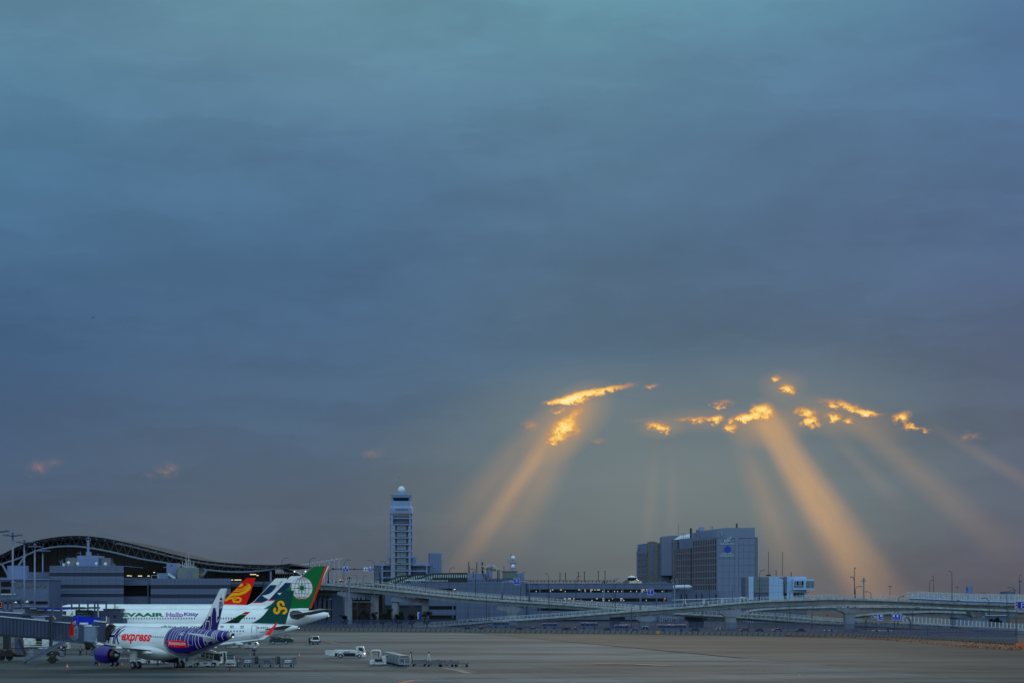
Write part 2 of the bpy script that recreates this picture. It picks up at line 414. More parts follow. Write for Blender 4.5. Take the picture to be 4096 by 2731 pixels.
# ---------------------------------------------------------------- ground
# old oil and rubber stains (+) and washed paler patches (-): centre x, y, half sizes, strength
STAINS = [(16,316,15,9,.85),(32,338,22,8,.5),(-4,285,14,5,.6),(52,300,16,8,-.5),(8,400,34,14,-.35),(-20,352,16,7,-.45),(-62,270,30,8,.55),(60,470,40,26,.5),(90,380,22,30,.45),(-75,330,22,20,.4),(20,500,60,22,.4),(62,258,26,6,-.35)]
def ground_mat(name, c, c2, c3, stx=.25, rnd=False):
    global nt
    m = bpy.data.materials.new(name); m.use_nodes = True; old = nt; nt = m.node_tree
    b = nt.nodes['Principled BSDF']; g = nt.nodes.new('ShaderNodeNewGeometry')
    mp = nt.nodes.new('ShaderNodeMapping'); nt.links.new(g.outputs['Position'], mp.inputs[0]); mp.inputs['Scale'].default_value = (stx, 1, 1)
    v = mp.outputs[0]
    n1 = noise(v, .032, 5, .6); n2 = noise(v, .16, 6, .65, .5); n3 = noise(g.outputs['Position'], 2.0, 5, .7)
    a = mixc(smooth(n1, .42, .60), c, c2); a = mixc(smooth(n2, .52, .74)*.75, a, c3)
    for (ex, ey, rx2, ry2, k2) in STAINS:
        sp2 = nt.nodes.new('ShaderNodeSeparateXYZ'); nt.links.new(g.outputs['Position'], sp2.inputs[0])
        qx, qy = (X(sp2.outputs[0])-ex)*(1/rx2), (X(sp2.outputs[1])-ey)*(1/ry2); rr2 = fn('SQRT', qx*qx+qy*qy) + (n1-.5)*1.2 + (n2-.5)*.7
        a = mixc(smooth(rr2, .3, 1.1, 1, 0)*min(1.0, abs(k2)*1.25), a, c3 if k2 > 0 else tuple(v*1.32 for v in c[:3])+(1,))
    if rnd:
        oi = nt.nodes.new('ShaderNodeObjectInfo'); r = X(oi.outputs['Random']); a = mixc(smooth(r, .0, 1.0)*.35, a, c2)
    a = mixc(smooth(n3, .35, .8)*.3, a, c3)
    nt.links.new(a, b.inputs['Base Color']); nt.links.new((n2*.25+.7).o, b.inputs['Roughness']); b.inputs['Specular IOR Level'].default_value = .12
    bn = nt.nodes.new('ShaderNodeBump'); bn.inputs['Strength'].default_value = .15; nt.links.new(n3.o, bn.inputs['Height']); nt.links.new(bn.outputs[0], b.inputs['Normal'])
    nt = old; return m
M_apron = ground_mat('apron_concrete', srgb(84,94,97), srgb(49,54,56), srgb(26,27,26), .3, True)
M_asph = ground_mat('taxiway_asphalt', srgb(70,71,67), srgb(45,45,43), srgb(26,26,25), .22)
M_land = mat('land', srgb(40,46,56), .95, var=.3, scale=.02, spec=.1)
M_road = mat('road_asphalt', srgb(52,57,68), .9, var=.2, scale=.1, spec=.15)
M_verge = mat('dry_verge', srgb(112,64,38), .95, var=.45, scale=.12)
KA = -.195                                   # slope of the slab joints that run away from the camera
struct('ground', MB().quad((-1500,150,0),(1500,150,0),(1500,4000,0),(-1500,4000,0)), M_land)
def lineX(y): return 26 + (y-438)*KA         # edge between the concrete apron and the asphalt
YS = 352.0
struct('apron_far', MB().quad((-420,YS+.08*340,.02),(lineX(YS),YS-.08*(lineX(YS)+80),.02),(lineX(760),760,.02),(-420,760,.02)), M_apron)
struct('taxiway', MB().quad((lineX(180),180,.024),(320,180,.024),(320,760,.024),(lineX(760),760,.024)), M_asph)
ap = thing('apron', None, None, (0,0,0)); ap['kind'] = 'structure'
part('joint_bed', MB().quad((-140,170,.004),(130,170,.004),(130,YS+3,.004),(-140,YS+3,.004)), M_join, ap)
su, sv = 7.3, 7.6
sme = mesh('slab', MB().slab([(.03,0.04,0),(su-.03,.04-.08*su,0),(su-.03+KA*sv,sv-.04-.08*su,0),(.03+KA*sv,sv-.04,0)], (0,0,1), .02), M_apron)
sq = 0
for j in range(0, 15):
    y0 = YS - (j+1)*sv
    for i in range(-16, 16):
        xa = i*su + KA*(y0-300); ya = y0 - .08*(xa+80)
        xc = xa + su/2
        if abs(xc) > 2048*(ya+12)/FO + 6 or ya < 238: continue
        if xa + su > lineX(ya): 
            if xa < lineX(ya): pass
            else: continue
        inst('slab', sme, ap, T((xa, ya, 0))); sq += 1
print('slabs', sq)
# painted lines (sheets 4 mm over the slabs)
M_orange = mat('orange_line_paint', srgb(160,104,56), .8, var=.35, scale=1.2)
M_wline = mat('white_line_paint', srgb(160,164,164), .8, var=.3, scale=1.5)
def gline(name, pts, w, m, z=.028):
    P_ = [Gp(*p) for p in pts]; mb = MB()
    for a, b in zip(P_, P_[1:]):
        d = (b-a).normalized(); n = Vector((-d.y, d.x, 0))*w/2; u = Vector((0,0,z))
        mb.quad(a-n+u, b-n+u, b+n+u, a+n+u)
    return struct(name, mb, m)
gline('orange_line', [(-60,2672),(400,2671),(1150,2698),(1300,2702),(1620,2706),(2300,2712)], .22, M_orange)
gline('orange_line_2', [(1560,2740),(1622,2726),(1655,2719.5),(1690,2718)], .5, mat('fresh_orange_paint', srgb(214,96,30), .7, var=.2))
gline('orange_curve', [(2960,2728),(3060,2722),(3128,2717),(3180,2710),(3202,2704),(3196,2697),(3171,2692),(3100,2686),(2960,2678),(2789,2669),(2600,2662)], .14, M_orange, .032)
gline('orange_line_3', [(3205,2698),(3300,2706),(3481,2723),(3600,2735)], .14, M_orange, .032)
gline('orange_line_4', [(2490,2620),(2520,2618),(2640,2631),(2720,2632)], .18, M_orange, .032)
gline('white_line', [(1800,2666),(1880,2683),(1905,2688)], .14, M_wline, .032)
for k, (a, b, y) in enumerate([(42,66,2664),(72,80,2662),(84,100,2662.5),(88,100,2665),(104,116,2664.5),(124,132,2665)]):
    gline('white_dash', [(a,y),(b,y+.6)], .22, M_wline, .03)
gline('apron_edge_line', [(3100,2549),(3400,2557),(3600,2566),(3800,2577),(4120,2600)], .25, M_orange, .030)
gline('drain_slot', [(2000,2705),(2060,2707),(2260,2706)], .2, M_join, .026)
# tyre marks and old stains: shaped sheets of rubber on the asphalt
M_stain = mat('rubber_stain', srgb(44,46,48), .7, var=.4, scale=.3)
for k, pts in enumerate([[(1205,2546),(1300,2562),(1430,2590),(1560,2623),(1660,2642)],[(1200,2552),(1290,2569),(1400,2592)],
                         [(1760,2668),(1830,2680),(1880,2693)],[(2860,2626),(3128,2652),(3337,2670),(3600,2690),(3842,2710)],[(3337,2668),(3400,2673),(3440,2677)],
                         [(2440,2567),(2700,2586),(2876,2598)],[(1300,2546),(1600,2547),(1700,2549)]]):
    gline('tyre_mark', pts, (1.5,.5,1.3,.25,.35,.3,.4)[k], M_stain, .036+.004*k)
for k, (pts, w) in enumerate((([(2420,2680),(2750,2677),(3000,2675),(3340,2668)],.22),([(1500,2579),(2300,2576)],.35),([(1450,2596),(2100,2593)],.3),([(2900,2581),(3500,2594),(4080,2614)],.5),([(3000,2563),(3600,2572),(4080,2592)],.4),
        ([(2380,2655),(2540,2657),(2680,2663)],2.2),([(1900,2612),(2300,2608),(2700,2612)],.25),([(1750,2560),(2500,2562)],.6),([(2150,2640),(2600,2638)],.2),([(3300,2640),(3700,2655),(4090,2672)],.25),([(3100,2612),(3700,2622),(4090,2636)],.3))):
    gline('surface_seam', pts, w, M_stain, .070+.004*k)
struct('service_lane', MB().add([Gp(-20,2703)+Vector((0,0,.029)),Gp(1300,2711)+Vector((0,0,.029)),Gp(1470,2712)+Vector((0,0,.029)),Gp(1400,2745)+Vector((0,0,.029)),Gp(-20,2745)+Vector((0,0,.029))], [(0,1,2,3,4)]), ground_mat('lane_asphalt', srgb(70,76,80), srgb(52,57,60), srgb(36,38,38), .3))
# dry grass verge along the fence on the right
vp = [(3150,2543.6),(3400,2552),(3560,2561),(3700,2572),(3850,2587),(3980,2596),(4110,2604)]
FPX = [(1100,2519.5),(1200,2520),(1350,2521),(1900,2527),(2500,2534),(2900,2539),(3400,2547),(3700,2556.5),(3900,2567),(4070,2578.5)]
FW = [Gp(*p) for p in FPX]
def fence_at(px):
    for (a, A_), (b, B_) in zip(zip(FPX, FW), list(zip(FPX, FW))[1:]):
        if a[0] <= px <= b[0]: f = (px-a[0])/(b[0]-a[0]); return A_.lerp(B_, f)
    return FW[-1]
mb = MB(); near = [Gp(*p) for p in vp]; far = [fence_at(min(p[0], 4069)) for p in vp]; far[-1] = Gp(4110, 2581)
rows = [[n.lerp(f, t_)+Vector((0,0,.06+.25*math.sin(t_*PI))) for n, f in zip(near, far)] for t_ in (0,.25,.5,.75,1)]
struct('verge', mb.grid(rows), M_verge)
M_tuft = mat('dry_grass', srgb(118,66,36), .95, var=.4, scale=.8)
mb = MB()
for k in range(2600):
    q = random.random()*(len(near)-1); i = int(q); f = q-i; t_ = random.random()
    p = near[i].lerp(near[i+1], f).lerp(far[i].lerp(far[i+1], f), t_); h = random.uniform(.08,.34)*(1.3 if q > 4 else 1); a = random.random()*PI
    d = Vector((math.cos(a), math.sin(a), 0))*h*.35
    mb.add([p-d+Vector((0,0,.03)), p+d+Vector((0,0,.03)), p+Vector((random.uniform(-.1,.1),0,.2+h))], [(0,1,2)])
struct('dry_grass', mb, M_tuft, kind='stuff')
# ---------------------------------------------------------------- perimeter fence
M_fblock = mat('stained_concrete', srgb(92,94,92), .9, var=.75, scale=1.6, streak=True)
M_fpost = mat('fence_post_paint', srgb(66,88,136), .5, .2, var=.08)
M_mesh = mat('fence_mesh', srgb(50,64,96), .7, var=0, alpha=.42)
fz = thing('perimeter_fence', 'long blue-grey mesh fence on a low stained concrete wall between the apron and the roads', 'fence', FW[0])
segs = []; d0 = 0.0
tot = sum((b-a).length for a, b in zip(FW, FW[1:]))
def fpos(s):
    for a, b in zip(FW, FW[1:]):
        l = (b-a).length
        if s <= l: return a.lerp(b, s/l), (b-a).normalized()
        s -= l
    return FW[-1], (FW[-1]-FW[-2]).normalized()
nP = int(tot/2.0)
bm_ = mesh('concrete_block', MB().slab([(0,-.32,0),(0,.3,0),(0,.12,.92),(0,-.14,.92)], (1,0,0), 1.94), M_fblock)
pm_ = mesh('post', MB().bb(-.055,.055,-.045,.045,.86,3.8), M_fpost)
mm_ = mesh('mesh_panel', MB().quad((.05,.05,.95),(1.98,.05,.95),(1.98,.05,3.72),(.05,.05,3.72)), M_mesh)
M_thin = M_fpost
rl_ = MB()
for i in range(nP):
    p, d = fpos(i*tot/nP); q = p-FW[0]; M = T(q) @ Matrix.Rotation(math.atan2(d.y, d.x), 4, 'Z')
    inst('concrete_block', bm_, fz, M); inst('post', pm_, fz, M); inst('mesh_panel', mm_, fz, M)
    for z_ in (1.02, 2.31, 3.73): rl_.bar(p+d*.05+Vector((0,0,z_)), p+d*1.95+Vector((0,0,z_)), .05, .06)
part('rail', rl_, M_fpost, fz, world=True, kind='stuff')
print('fence', nP)
# dark ribs between the blocks, seen as the stained uprights of the wall
inst('post', pm_, fz, T(FW[-1]-FW[0]))
# yellow U-turn board and orange sign at the wall
b = fence_at(2636); sgn = thing('warning_board', 'small yellow board with a black U and arrow fixed to the low fence wall', 'sign', b+Vector((0,-.5,0)))
M_yel = mat('sign_yellow', srgb(206,132,24), .5, var=.05, emit=srgb(206,120,10), es=.12)
part('board', MB().bb(-.55,.55,-.06,0,.15,.93), M_yel, sgn)
part('letter', textmb('U', (-.35,-.075,.3), (1,0,0), (0,0,1), .3, .45, .05), M_black, sgn, fix=False)
part('arrow', MB().bb(.0,.28,-.08,-.07,.5,.58).poly([(.25,-.078,.38),(.45,-.078,.54),(.25,-.078,.7)]), M_black, sgn)
oc = Gp(4085, 2589); 
t_ = thing('orange_barrier', 'bright orange plastic barrier on the verge at the right edge', 'barrier', oc)
part('body', MB().slab([(-1.2,-.3,0),(-1.2,.3,0),(-1.2,.15,1.0),(-1.2,-.15,1.0)], (1,0,0), 3.2), M_orp, t_)
part('foot', MB().bb(-1.1,-.7,-.4,.4,.0,.12).bb(1.2,1.6,-.4,.4,0,.12), M_black, t_)

# ---------------------------------------------------------------- building helpers
def pbox(mb, x0, yt, x1, yb, D, dep, z0=None):
    a = Wp(x0, yt, D); b = Wp(x1, yb if yb else yt, D)
    return mb.bb(a.x, b.x, D, D+dep, (b.z if yb else (z0 or 0)), a.z)
def panels(parent, x0, yt, x1, yb, D, cols, rows, m, th=.12, gap=.07, name='panel', base=None):
    """facade panels that share one mesh, each its own part, standing proud of the core"""
    a = Wp(x0, yt, D); b = Wp(x1, yb, D); w = (b.x-a.x)/cols; h = (a.z-b.z)/rows
    me = mesh(name, MB().bb(gap/2, w-gap/2, -th, 0, gap/2, h-gap/2), m); Mi = ROOT[parent.name].inverted()
    for i in range(cols):
        for j in range(rows): inst(name, me, parent, Mi @ T((a.x+i*w, D, b.z+j*h)))
def box_building(name, label, cat, x0, yt, x1, D, dep, mcore, group=None):
    a = Wp((x0+x1)/2, YH, D); t = thing(name, label, cat, (a.x, D, 0), group=group)
    k = (D+dep)/D; e = 3*D/FO; xa, xb = (x0-CX)*D/FO, (x1-CX)*D/FO; z = Wp(0, yt, D).z
    xa2, xb2 = (xa*k+e if xa < 0 else xa+e), (xb*k-e if xb > 0 else xb*k-e*2 if xb < 0 else xb)
    if xa > 0: xa2 = xa*k
    part('core', MB().slab([(xa,D,0),(xb,D,0),(xb2,D+dep,0),(xa2,D+dep,0)], (0,0,1), z), mcore, t, world=True); return t

# ---------------------------------------------------------------- passenger terminal with wave roof
DT = 860.0
TOP = [(-150,2290),(-60,2240),(4,2216),(90,2176),(180,2153),(280,2141),(380,2145),(480,2162),(590,2188),(700,2216),(800,2237),(900,2249),(1000,2255),(1090,2258),(1130,2256),(1162,2252)]
BOT = [(-150,2330),(-60,2285),(4,2256),(60,2238),(105,2219),(160,2198),(220,2187),(290,2184),(360,2191),(460,2210),(560,2234),(680,2253),(800,2274),(900,2285),(990,2286),(1060,2280),(1120,2270),(1142,2262)]
def interp(tab, x):
    for (a, ya), (b, yb) in zip(tab, tab[1:]):
        if a <= x <= b: return ya+(yb-ya)*(x-a)/(b-a)
    return tab[-1][1]
def catm(tab, n=4):
    out = []
    for i in range(len(tab)-1):
        p0 = tab[max(i-1,0)]; p1 = tab[i]; p2 = tab[i+1]; p3 = tab[min(i+2,len(tab)-1)]
        for k in range(n):
            t = k/n; f = lambda a, b, c, d: .5*((2*b)+(-a+c)*t+(2*a-5*b+4*c-d)*t*t+(-a+3*b-3*c+d)*t**3)
            out.append((f(p0[0],p1[0],p2[0],p3[0]), f(p0[1],p1[1],p2[1],p3[1])))
    out.append(tab[-1]); return out
TOPs, BOTs = catm(TOP), catm(BOT)
tb = thing('terminal_building', 'long dark glass terminal with a wave-shaped truss roof on the left', 'building', (Wp(500,YH,DT).x, DT, 0))
M_roof = mat('roof_sheet', srgb(34,40,54), .7, .0, var=.15, spec=.2)
M_edge = mat('roof_edge', srgb(130,130,124), .5, .1, var=.08)
M_web = mat('web_paint', srgb(78,88,108), .5, .1, var=.08)
M_truss = mat('truss_paint', srgb(112,126,150), .45, .1, var=.08)
mb = MB()
for (a, b) in zip(TOPs, TOPs[1:]):
    p, q = Wp(a[0],a[1],DT-6), Wp(b[0],b[1],DT-6)
    mb.slab([p, q, q+Vector((0,90,0)), p+Vector((0,90,0))], (0,0,-1), .7)
part('roof', mb, M_roof, tb, world=True)
part('roof_edge', MB().path([Wp(a, b-.5, DT-6.3) for a, b in TOPs], .3, .3), M_edge, tb, world=True)
part('top_chord', MB().tube([Wp(a, b+8.5, DT-4) for a, b in TOPs], .26, 6), M_truss, tb, world=True)
part('bottom_chord', MB().tube([Wp(a, b, DT-4) for a, b in BOTs], .42, 8), M_truss, tb, world=True)
part('upper_chord', MB().tube([Wp(a, interp(TOPs, a)+14, DT-2) for a, b in TOPs[3:]], .14, 5), M_truss, tb, world=True)
x = -120.0; k = 0
while x < 1110:
    st = 17.0
    a = Wp(x, interp(TOPs, x)+9, DT-4); b = Wp(x+st, interp(BOTs, x+st)-1, DT-4); c = Wp(x+2*st, interp(TOPs, x+2*st)+9, DT-4)
    part('truss_web', MB().bar(a, b, .13), M_web, tb, world=True); part('truss_web', MB().bar(b, c, .13), M_web, tb, world=True)
    part('node', MB().bb(a.x-.22, a.x+.22, DT-6, DT-4, a.z-.1, a.z+.4), M_edge, tb, world=True)
    x += 2*st
# dark glass front under the roof, split by mullions
M_tglass = mat('terminal_glass', srgb(14,15,20), .3, var=.4, scale=.05, spec=.2)
mb = MB(); gx = [-140+i*33.5 for i in range(38)]
for i, (a, b) in enumerate(zip(gx, gx[1:])):
    p = Wp(a, interp(TOPs, min(a,1155))+16, DT+14); q = Wp(b, interp(TOPs, min(b,1155))+16, DT+14)
    pz = (p.z+q.z)/2
    part('glass_panel', MB().slab([(p.x+.12,DT+14,0),(q.x-.12,DT+14,0),(q.x-.12,DT+14,q.z),(p.x+.12,DT+14,p.z)], (0,1,0), .3), M_tglass, tb, world=True)
mb = MB()
for a in gx:
    p = Wp(a, interp(TOPs, min(a,1155))+18, DT+13.8); mb.bb(p.x-.1, p.x+.1, DT+13.7, DT+14.5, 0, p.z)
part('mullion', mb, mat('mullion', srgb(30,35,46), .6, .0, var=0), tb, world=True, kind='stuff')
for (xa, ya, xb, yb, w) in [(10,2258,36,2308,1.0),(104,2219,52,2296,1.15),(828,2277,800,2318,1.1),(1083,2284,1083,2325,.9)]:
    part('column', MB().tube([Wp(xa,ya,DT-4), Wp(xb,yb,DT-4)], w/2, 10), M_truss, tb, world=True)
part('base_block', pbox(pbox(MB(), -150, 2308, 190, None, DT-5, 30), 495, 2312, 606, 2316, DT-5, 8), M_panel, tb, world=True)
part('floor_band', pbox(pbox(pbox(MB(), 495, 2318, 606, 2340, DT-6, 10), 925, 2325, 1050, 2336, DT-8, 9), 925, 2340, 1050, 2343, DT-8.4, 9), mat('band_grey', srgb(72,84,112), .6, var=.1), tb, world=True)
M_cable = M_dark
for (a, y, w) in [(508,2300,10),(521,2301,5),(552,2301,16),(590,2301,8),(614,2287,5),(925,2317,7),(938,2317,14),(953,2317,12),(1000,2295,24),(1026,2299,8)]:
    part('lit_window', pbox(MB(), a, y, a+w, y+2.4, DT+13.5, .3), M_lit, tb, world=True)
# glazed links and departure-road canopy right of the roof
cn = thing('departure_canopy', 'row of curved white canopy ribs over the departure kerb right of the wave roof', 'canopy', (Wp(1180,YH,880).x, 880, 0))
for k, off in enumerate((0, 14, 27)):
    pts = [Wp(1128+off*.6+u*(70+k*10), 2271+off*.8 + 20*(u**2)*1.2 + (3 if k else 0)*u, 870+k*9) for u in [i/7*1.6 for i in range(8)]]
    part('rib', MB().tube(pts, .28, 6), M_rail, cn, world=True)
part('roof_panel', MB().grid([[Wp(1128+u*70, 2272+24*u**2, 871) for u in [i/7*1.6 for i in range(8)]], [Wp(1138+u*88, 2288+20*u**2, 895) for u in [i/7*1.6 for i in range(8)]]]), mat('canopy_grey', srgb(120,128,140), .5, var=.1), cn, world=True)
for k in range(17):
    xx = 1060+k*9.6
    part('upright', pbox(MB(), xx, 2289+(2 if k%2 else 0), xx+3.2, 2318, 884, .6), M_signw if k % 3 else M_rail, cn, world=True)
part('dark_base', pbox(MB(), 1050, 2294, 1250, 2330, 890, 12), M_dark, cn, world=True)
part('portal', pbox(pbox(MB(), 1050, 2325, 1095, None, 858, 14), 1068, 2331, 1110, 2350, 857, 2), M_panel, cn, world=True)
for k, xx in enumerate((1178,1222)): part('lamp', MB().lathe([(.05,-.25),(.28,-.15),(.28,.15),(.05,.25)], Wp(xx, 2285+k*(-1), 868)), M_litw, cn, world=True)

# ---------------------------------------------------------------- airside office blocks
def office(label, x0, yt, x1, D, dep, cols, bands, rowsets, xsh=0):
    t = box_building('office_block', label, 'building', x0, yt+1, x1, D, dep, M_join, group='airside office blocks')
    for (ya, yb, r) in rowsets: panels(t, x0, ya, x1, yb, D, cols, r, M_panel)
    for (ya, yb) in bands:
        panels(t, x0, ya, x1, yb, D+.25, cols, 1, M_glassr, th=.06, gap=.10, name='window')
    return t
DA = 780.0
offa = office('grey panelled office block with four white radar balls on its roof', 198, 2263, 495, DA, 40, 9,
    [(2291,2302.5),(2339,2350.5),(2375,2385.5)], [(2263,2290,2),(2303.5,2338,2),(2351.5,2374,2),(2386.5,2420,2)])
part('parapet', pbox(MB(), 197.5, 2262, 495.8, 2264, DA-.3, 41), M_panel2, offa, world=True)
part('roof_house', pbox(MB(), 308, 2221, 393, 2264, DA+14, 12), M_panel2, offa, world=True)
part('roof_house_glazing', pbox(pbox(MB(), 265, 2231, 307.5, 2264, DA+17, 6), 393.5, 2232, 441, 2264, DA+17, 6), M_glassg, offa, world=True)
part('roof_frame', MB().path([Wp(265,2264,DA+16),Wp(265,2231,DA+16),Wp(307,2231,DA+16)], .35).path([Wp(394,2232,DA+16),Wp(441,2232,DA+16),Wp(441,2264,DA+16)], .35), M_steel, offa, world=True)
part('side_wing', pbox(MB(), 60, 2287, 198, None, DA+8, 26), M_panel, offa, world=True)
panels(offa, 62, 2336.5, 190, 2347, DA+7.9, 7, 1, M_glassr, th=.06, gap=.5, name='window')
mst = thing('radio_mast', 'thin lattice radio mast with a small platform on the middle office roof', 'mast', Wp(353,2221,DA+20))
part('pole', MB().tube([Wp(353,2221,DA+20),Wp(353,2160,DA+20)], .55, 8).tube([Wp(353,2160,DA+20),Wp(353.6,2108,DA+20)], .10, 5), M_mast, mst, world=True)
part('platform', MB().path([Wp(345,2162,DA+20),Wp(361,2162,DA+20)], .3).path([Wp(345,2151,DA+20),Wp(361,2151,DA+20)], .15).path([Wp(345,2162,DA+20),Wp(345,2151,DA+20)], .12).path([Wp(361,2162,DA+20),Wp(361,2151,DA+20)], .12), M_mast, mst, world=True)
part('cabinet', pbox(MB(), 344, 2206, 362, 2221, DA+18, 2), M_panel2, mst, world=True)
M_dome = mat('radome_white', srgb(200,214,226), .4, var=.06)
for k, (xx, yy, r) in enumerate([(274,2250,6.8),(311,2254,6.4),(385,2253,5.6),(422,2255,6.6)]):
    p = Wp(xx, yy, DA+6); R = r*DA/FO
    t = thing('radar_dome', ('white radar ball','second white radar ball','third, smallest white radar ball','fourth white radar ball')[k]+' from the left on the middle office roof', 'radar dome', (p.x, p.y, Wp(xx,2264,DA+6).z), group='radar balls on the office roof')
    part('dome', MB().lathe([(R*math.cos(a), R*math.sin(a)) for a in [(-80+i*20)*PI/180 for i in range(9)]]+[(.02,R)], p), M_dome, t, True, world=True)
    part('stand', MB().tube([(p.x,p.y,Wp(xx,2264,DA+6).z),(p.x,p.y,p.z-R*.8)], .18, 6), M_dome, t, world=True)
for k, (x0, y0, x1, y1) in enumerate([(322,2205,322,2221),(310,2211,320,2211),(388,2216,396,2216),(243,2240,243,2262),(250,2236,250,2262),(236,2245,252,2245)]):
    solo('aerial', MB().bar(Wp(x0,y0,DA+10), Wp(x1,y1,DA+10), .16), M_mast, ('upright aerial beside the mast cabinet','short level aerial left of the mast cabinet','short aerial right of the mast cabinet','upright aerial left of the radar balls','bare rod beside the pale cabinet','cross bar of the aerial left of the radar balls')[k]+' on the middle office roof', 'aerial', 'small roof aerials on the middle office')
solo('roof_cabinet', pbox(MB(), 250, 2251, 257, 2263, DA+6, 2), M_gse, 'pale cabinet left of the radar balls on the middle office roof', 'cabinet')
solo('roof_cabinet', pbox(MB(), 446, 2252, 458, 2261, DA+12, 2), mat('brown_box', srgb(96,84,88), .7, var=.2), 'brown box right of the radar balls on the middle office roof', 'cabinet')
offb = office('grey panelled office block with a stair tower on its roof behind the airliners', 603, 2312, 923, DA+4, 40, 20,
    [(2339.5,2353),(2377,2390)], [(2312,2338.5,2),(2354,2376,2),(2391,2422,2)])
part('stair_tower', pbox(MB(), 666, 2251, 707, 2313, DA+14, 9), M_panel2, offb, world=True)
part('plant_room', pbox(MB(), 709, 2269, 795, 2313, DA+10, 12), M_glassg, offb, world=True)
part('plant_louvre', pbox(MB(), 748, 2278, 768, 2312, DA+9.8, .3), M_steel, offb, world=True)
part('low_plant', pbox(MB(), 628, 2291, 672, 2313, DA+8, 6), M_panel2, offb, world=True)
part('stair_window', pbox(MB(), 683, 2256, 690, 2264, DA+13.9, .3), M_glass, offb, world=True)
part('stair', MB().path([Wp(672,2293,DA+7),Wp(700,2312,DA+7)], .4, .9), M_rail, offb, world=True)
part('handrail', MB().path([Wp(606,2300,DA+6),Wp(634,2300,DA+6),Wp(634,2312,DA+6)], .12).path([Wp(606,2300,DA+6),Wp(606,2312,DA+6)], .12).path([Wp(654,2268,DA+6),Wp(665,2268,DA+6)], .12), M_rail, offb, world=True)
for k, (xx, yt) in enumerate([(730,2243),(737,2250),(744,2221),(748,2240),(755,2208),(761,2239),(768,2252),(775,2243),(783,2263)]):
    solo('whip_aerial', MB().tube([Wp(xx,2269,DA+13),Wp(xx,(yt+2269)/2,DA+13),Wp(xx,yt,DA+13)], [.17,.15,.05], 5), M_rail, ('leftmost','second','third, tall','fourth','tallest','sixth','seventh','eighth','rightmost')[k]+' thin whip aerial of the cluster on the plant room', 'aerial', 'whip aerials on the plant room')
lnk = thing('link_building', 'low dark link with a pale band between the two office blocks', 'building', (Wp(550,YH,DA+12).x, DA+12, 0))
part('wall', pbox(MB(), 495.5, 2340, 604, None, DA+12, 10), M_inside, lnk, world=True)
part('band', pbox(pbox(MB(), 495.5, 2318, 604, 2339, DA+10, 3), 495.5, 2384, 604, None, DA+10, 2), M_panel, lnk, world=True)
part('railing', MB().path([Wp(495,2309,DA+11),Wp(604,2310,DA+11)], .15), M_steel, lnk, world=True)
part('drain_pipe', MB().tube([Wp(592,2334,DA+9),Wp(592,2412,DA+9)], .25, 6), M_steel, lnk, world=True)
wl = thing('west_wing', 'low pier wing with parapets and dark windows left of the middle office block', 'building', (Wp(60,YH,750).x, 750, 0))
part('wall', pbox(MB(), -120, 2316, 195, None, 752, 20), M_panel, wl, world=True)
part('parapet', pbox(MB(), -120, 2314, 196, 2318, 751, 21), M_panel2, wl, world=True)
for (a, b) in [(66,90),(100,130),(142,162),(174,184)]: part('window', pbox(MB(), a, 2337, b, 2348, 751.7, .3), M_glassr, wl, world=True)
for (a, b, y0, y1) in [(4,44,2325,2345),(4,40,2355,2372),(108,135,2402,2412),(140,190,2403,2415),(4,100,2400,2412)]: part('dark_opening', pbox(MB(), a, y0, b, y1, 751.7, .3), M_inside, wl, world=True)
part('white_band', pbox(pbox(MB(), 4, 2373, 62, 2378, 751.2, .5), 44, 2327, 63, 2329, 751.2, .5), M_rail, wl, world=True)
part('roof_tank', MB().lathe([(4.0,0),(4.0,5.0)], Wp(72,2314,765)+Vector((0,0,0)), n=20), M_panel2, wl, world=True)

# ---------------------------------------------------------------- floodlight masts on the left
def floodmast(px, ytop, ybot, D, w, label, arms, dish=True):
    b = Wp(px, YH, D); t = thing('floodlight_mast', label, 'light mast', (b.x, D, 0), group='floodlight masts beside the pier wing')
    s = D/FO; top = Wp(px, ytop, D).z
    part('pole', MB().tube([(0,0,0),(0,0,top)], [w*s/2*1.15, w*s/2*.85], 12), M_mast, t, True)
    part('ring', MB().lathe([(.6*arms*s,-.25),(.75*arms*s,0),(.6*arms*s,.25)], (0,0,top), n=16), M_steel, t)
    for k in range(8):
        a = k*PI/4+.3; r = arms*s
        lp = MB().box((math.cos(a)*r, math.sin(a)*r, top+.05), (r*.34, .7, .42), a)
        part('lamp', lp, M_lamp, t)
    if dish:
        part('cap', MB().lathe([(5.6*s,.4),(6.2*s,1.0),(6.0*s,7*s),(3*s,11*s),(.1,12*s)], (0,0,top), n=14), M_dome if 0 else M_panel2, t, True)
        part('lightning_rod', MB().tube([(0,0,top+11*s),(0,0,top+32*s)], .06, 4), M_mast, t)
floodmast(51, 2140, 0, 620, 8.5, 'nearest floodlight mast, tallest, left of the wave roof', 34)
floodmast(97, 2168, 0, 690, 7.5, 'second floodlight mast from the left, slimmer', 30)
floodmast(139, 2186, 0, 740, 7, 'third floodlight mast from the left with a pale cap', 22)
floodmast(171, 2203, 0, 800, 6, 'fourth and farthest floodlight mast in front of the wave roof', 26)
floodmast(-8, 2124, 0, 560, 9, 'floodlight mast cut by the left edge with only its lamps in view', 40)
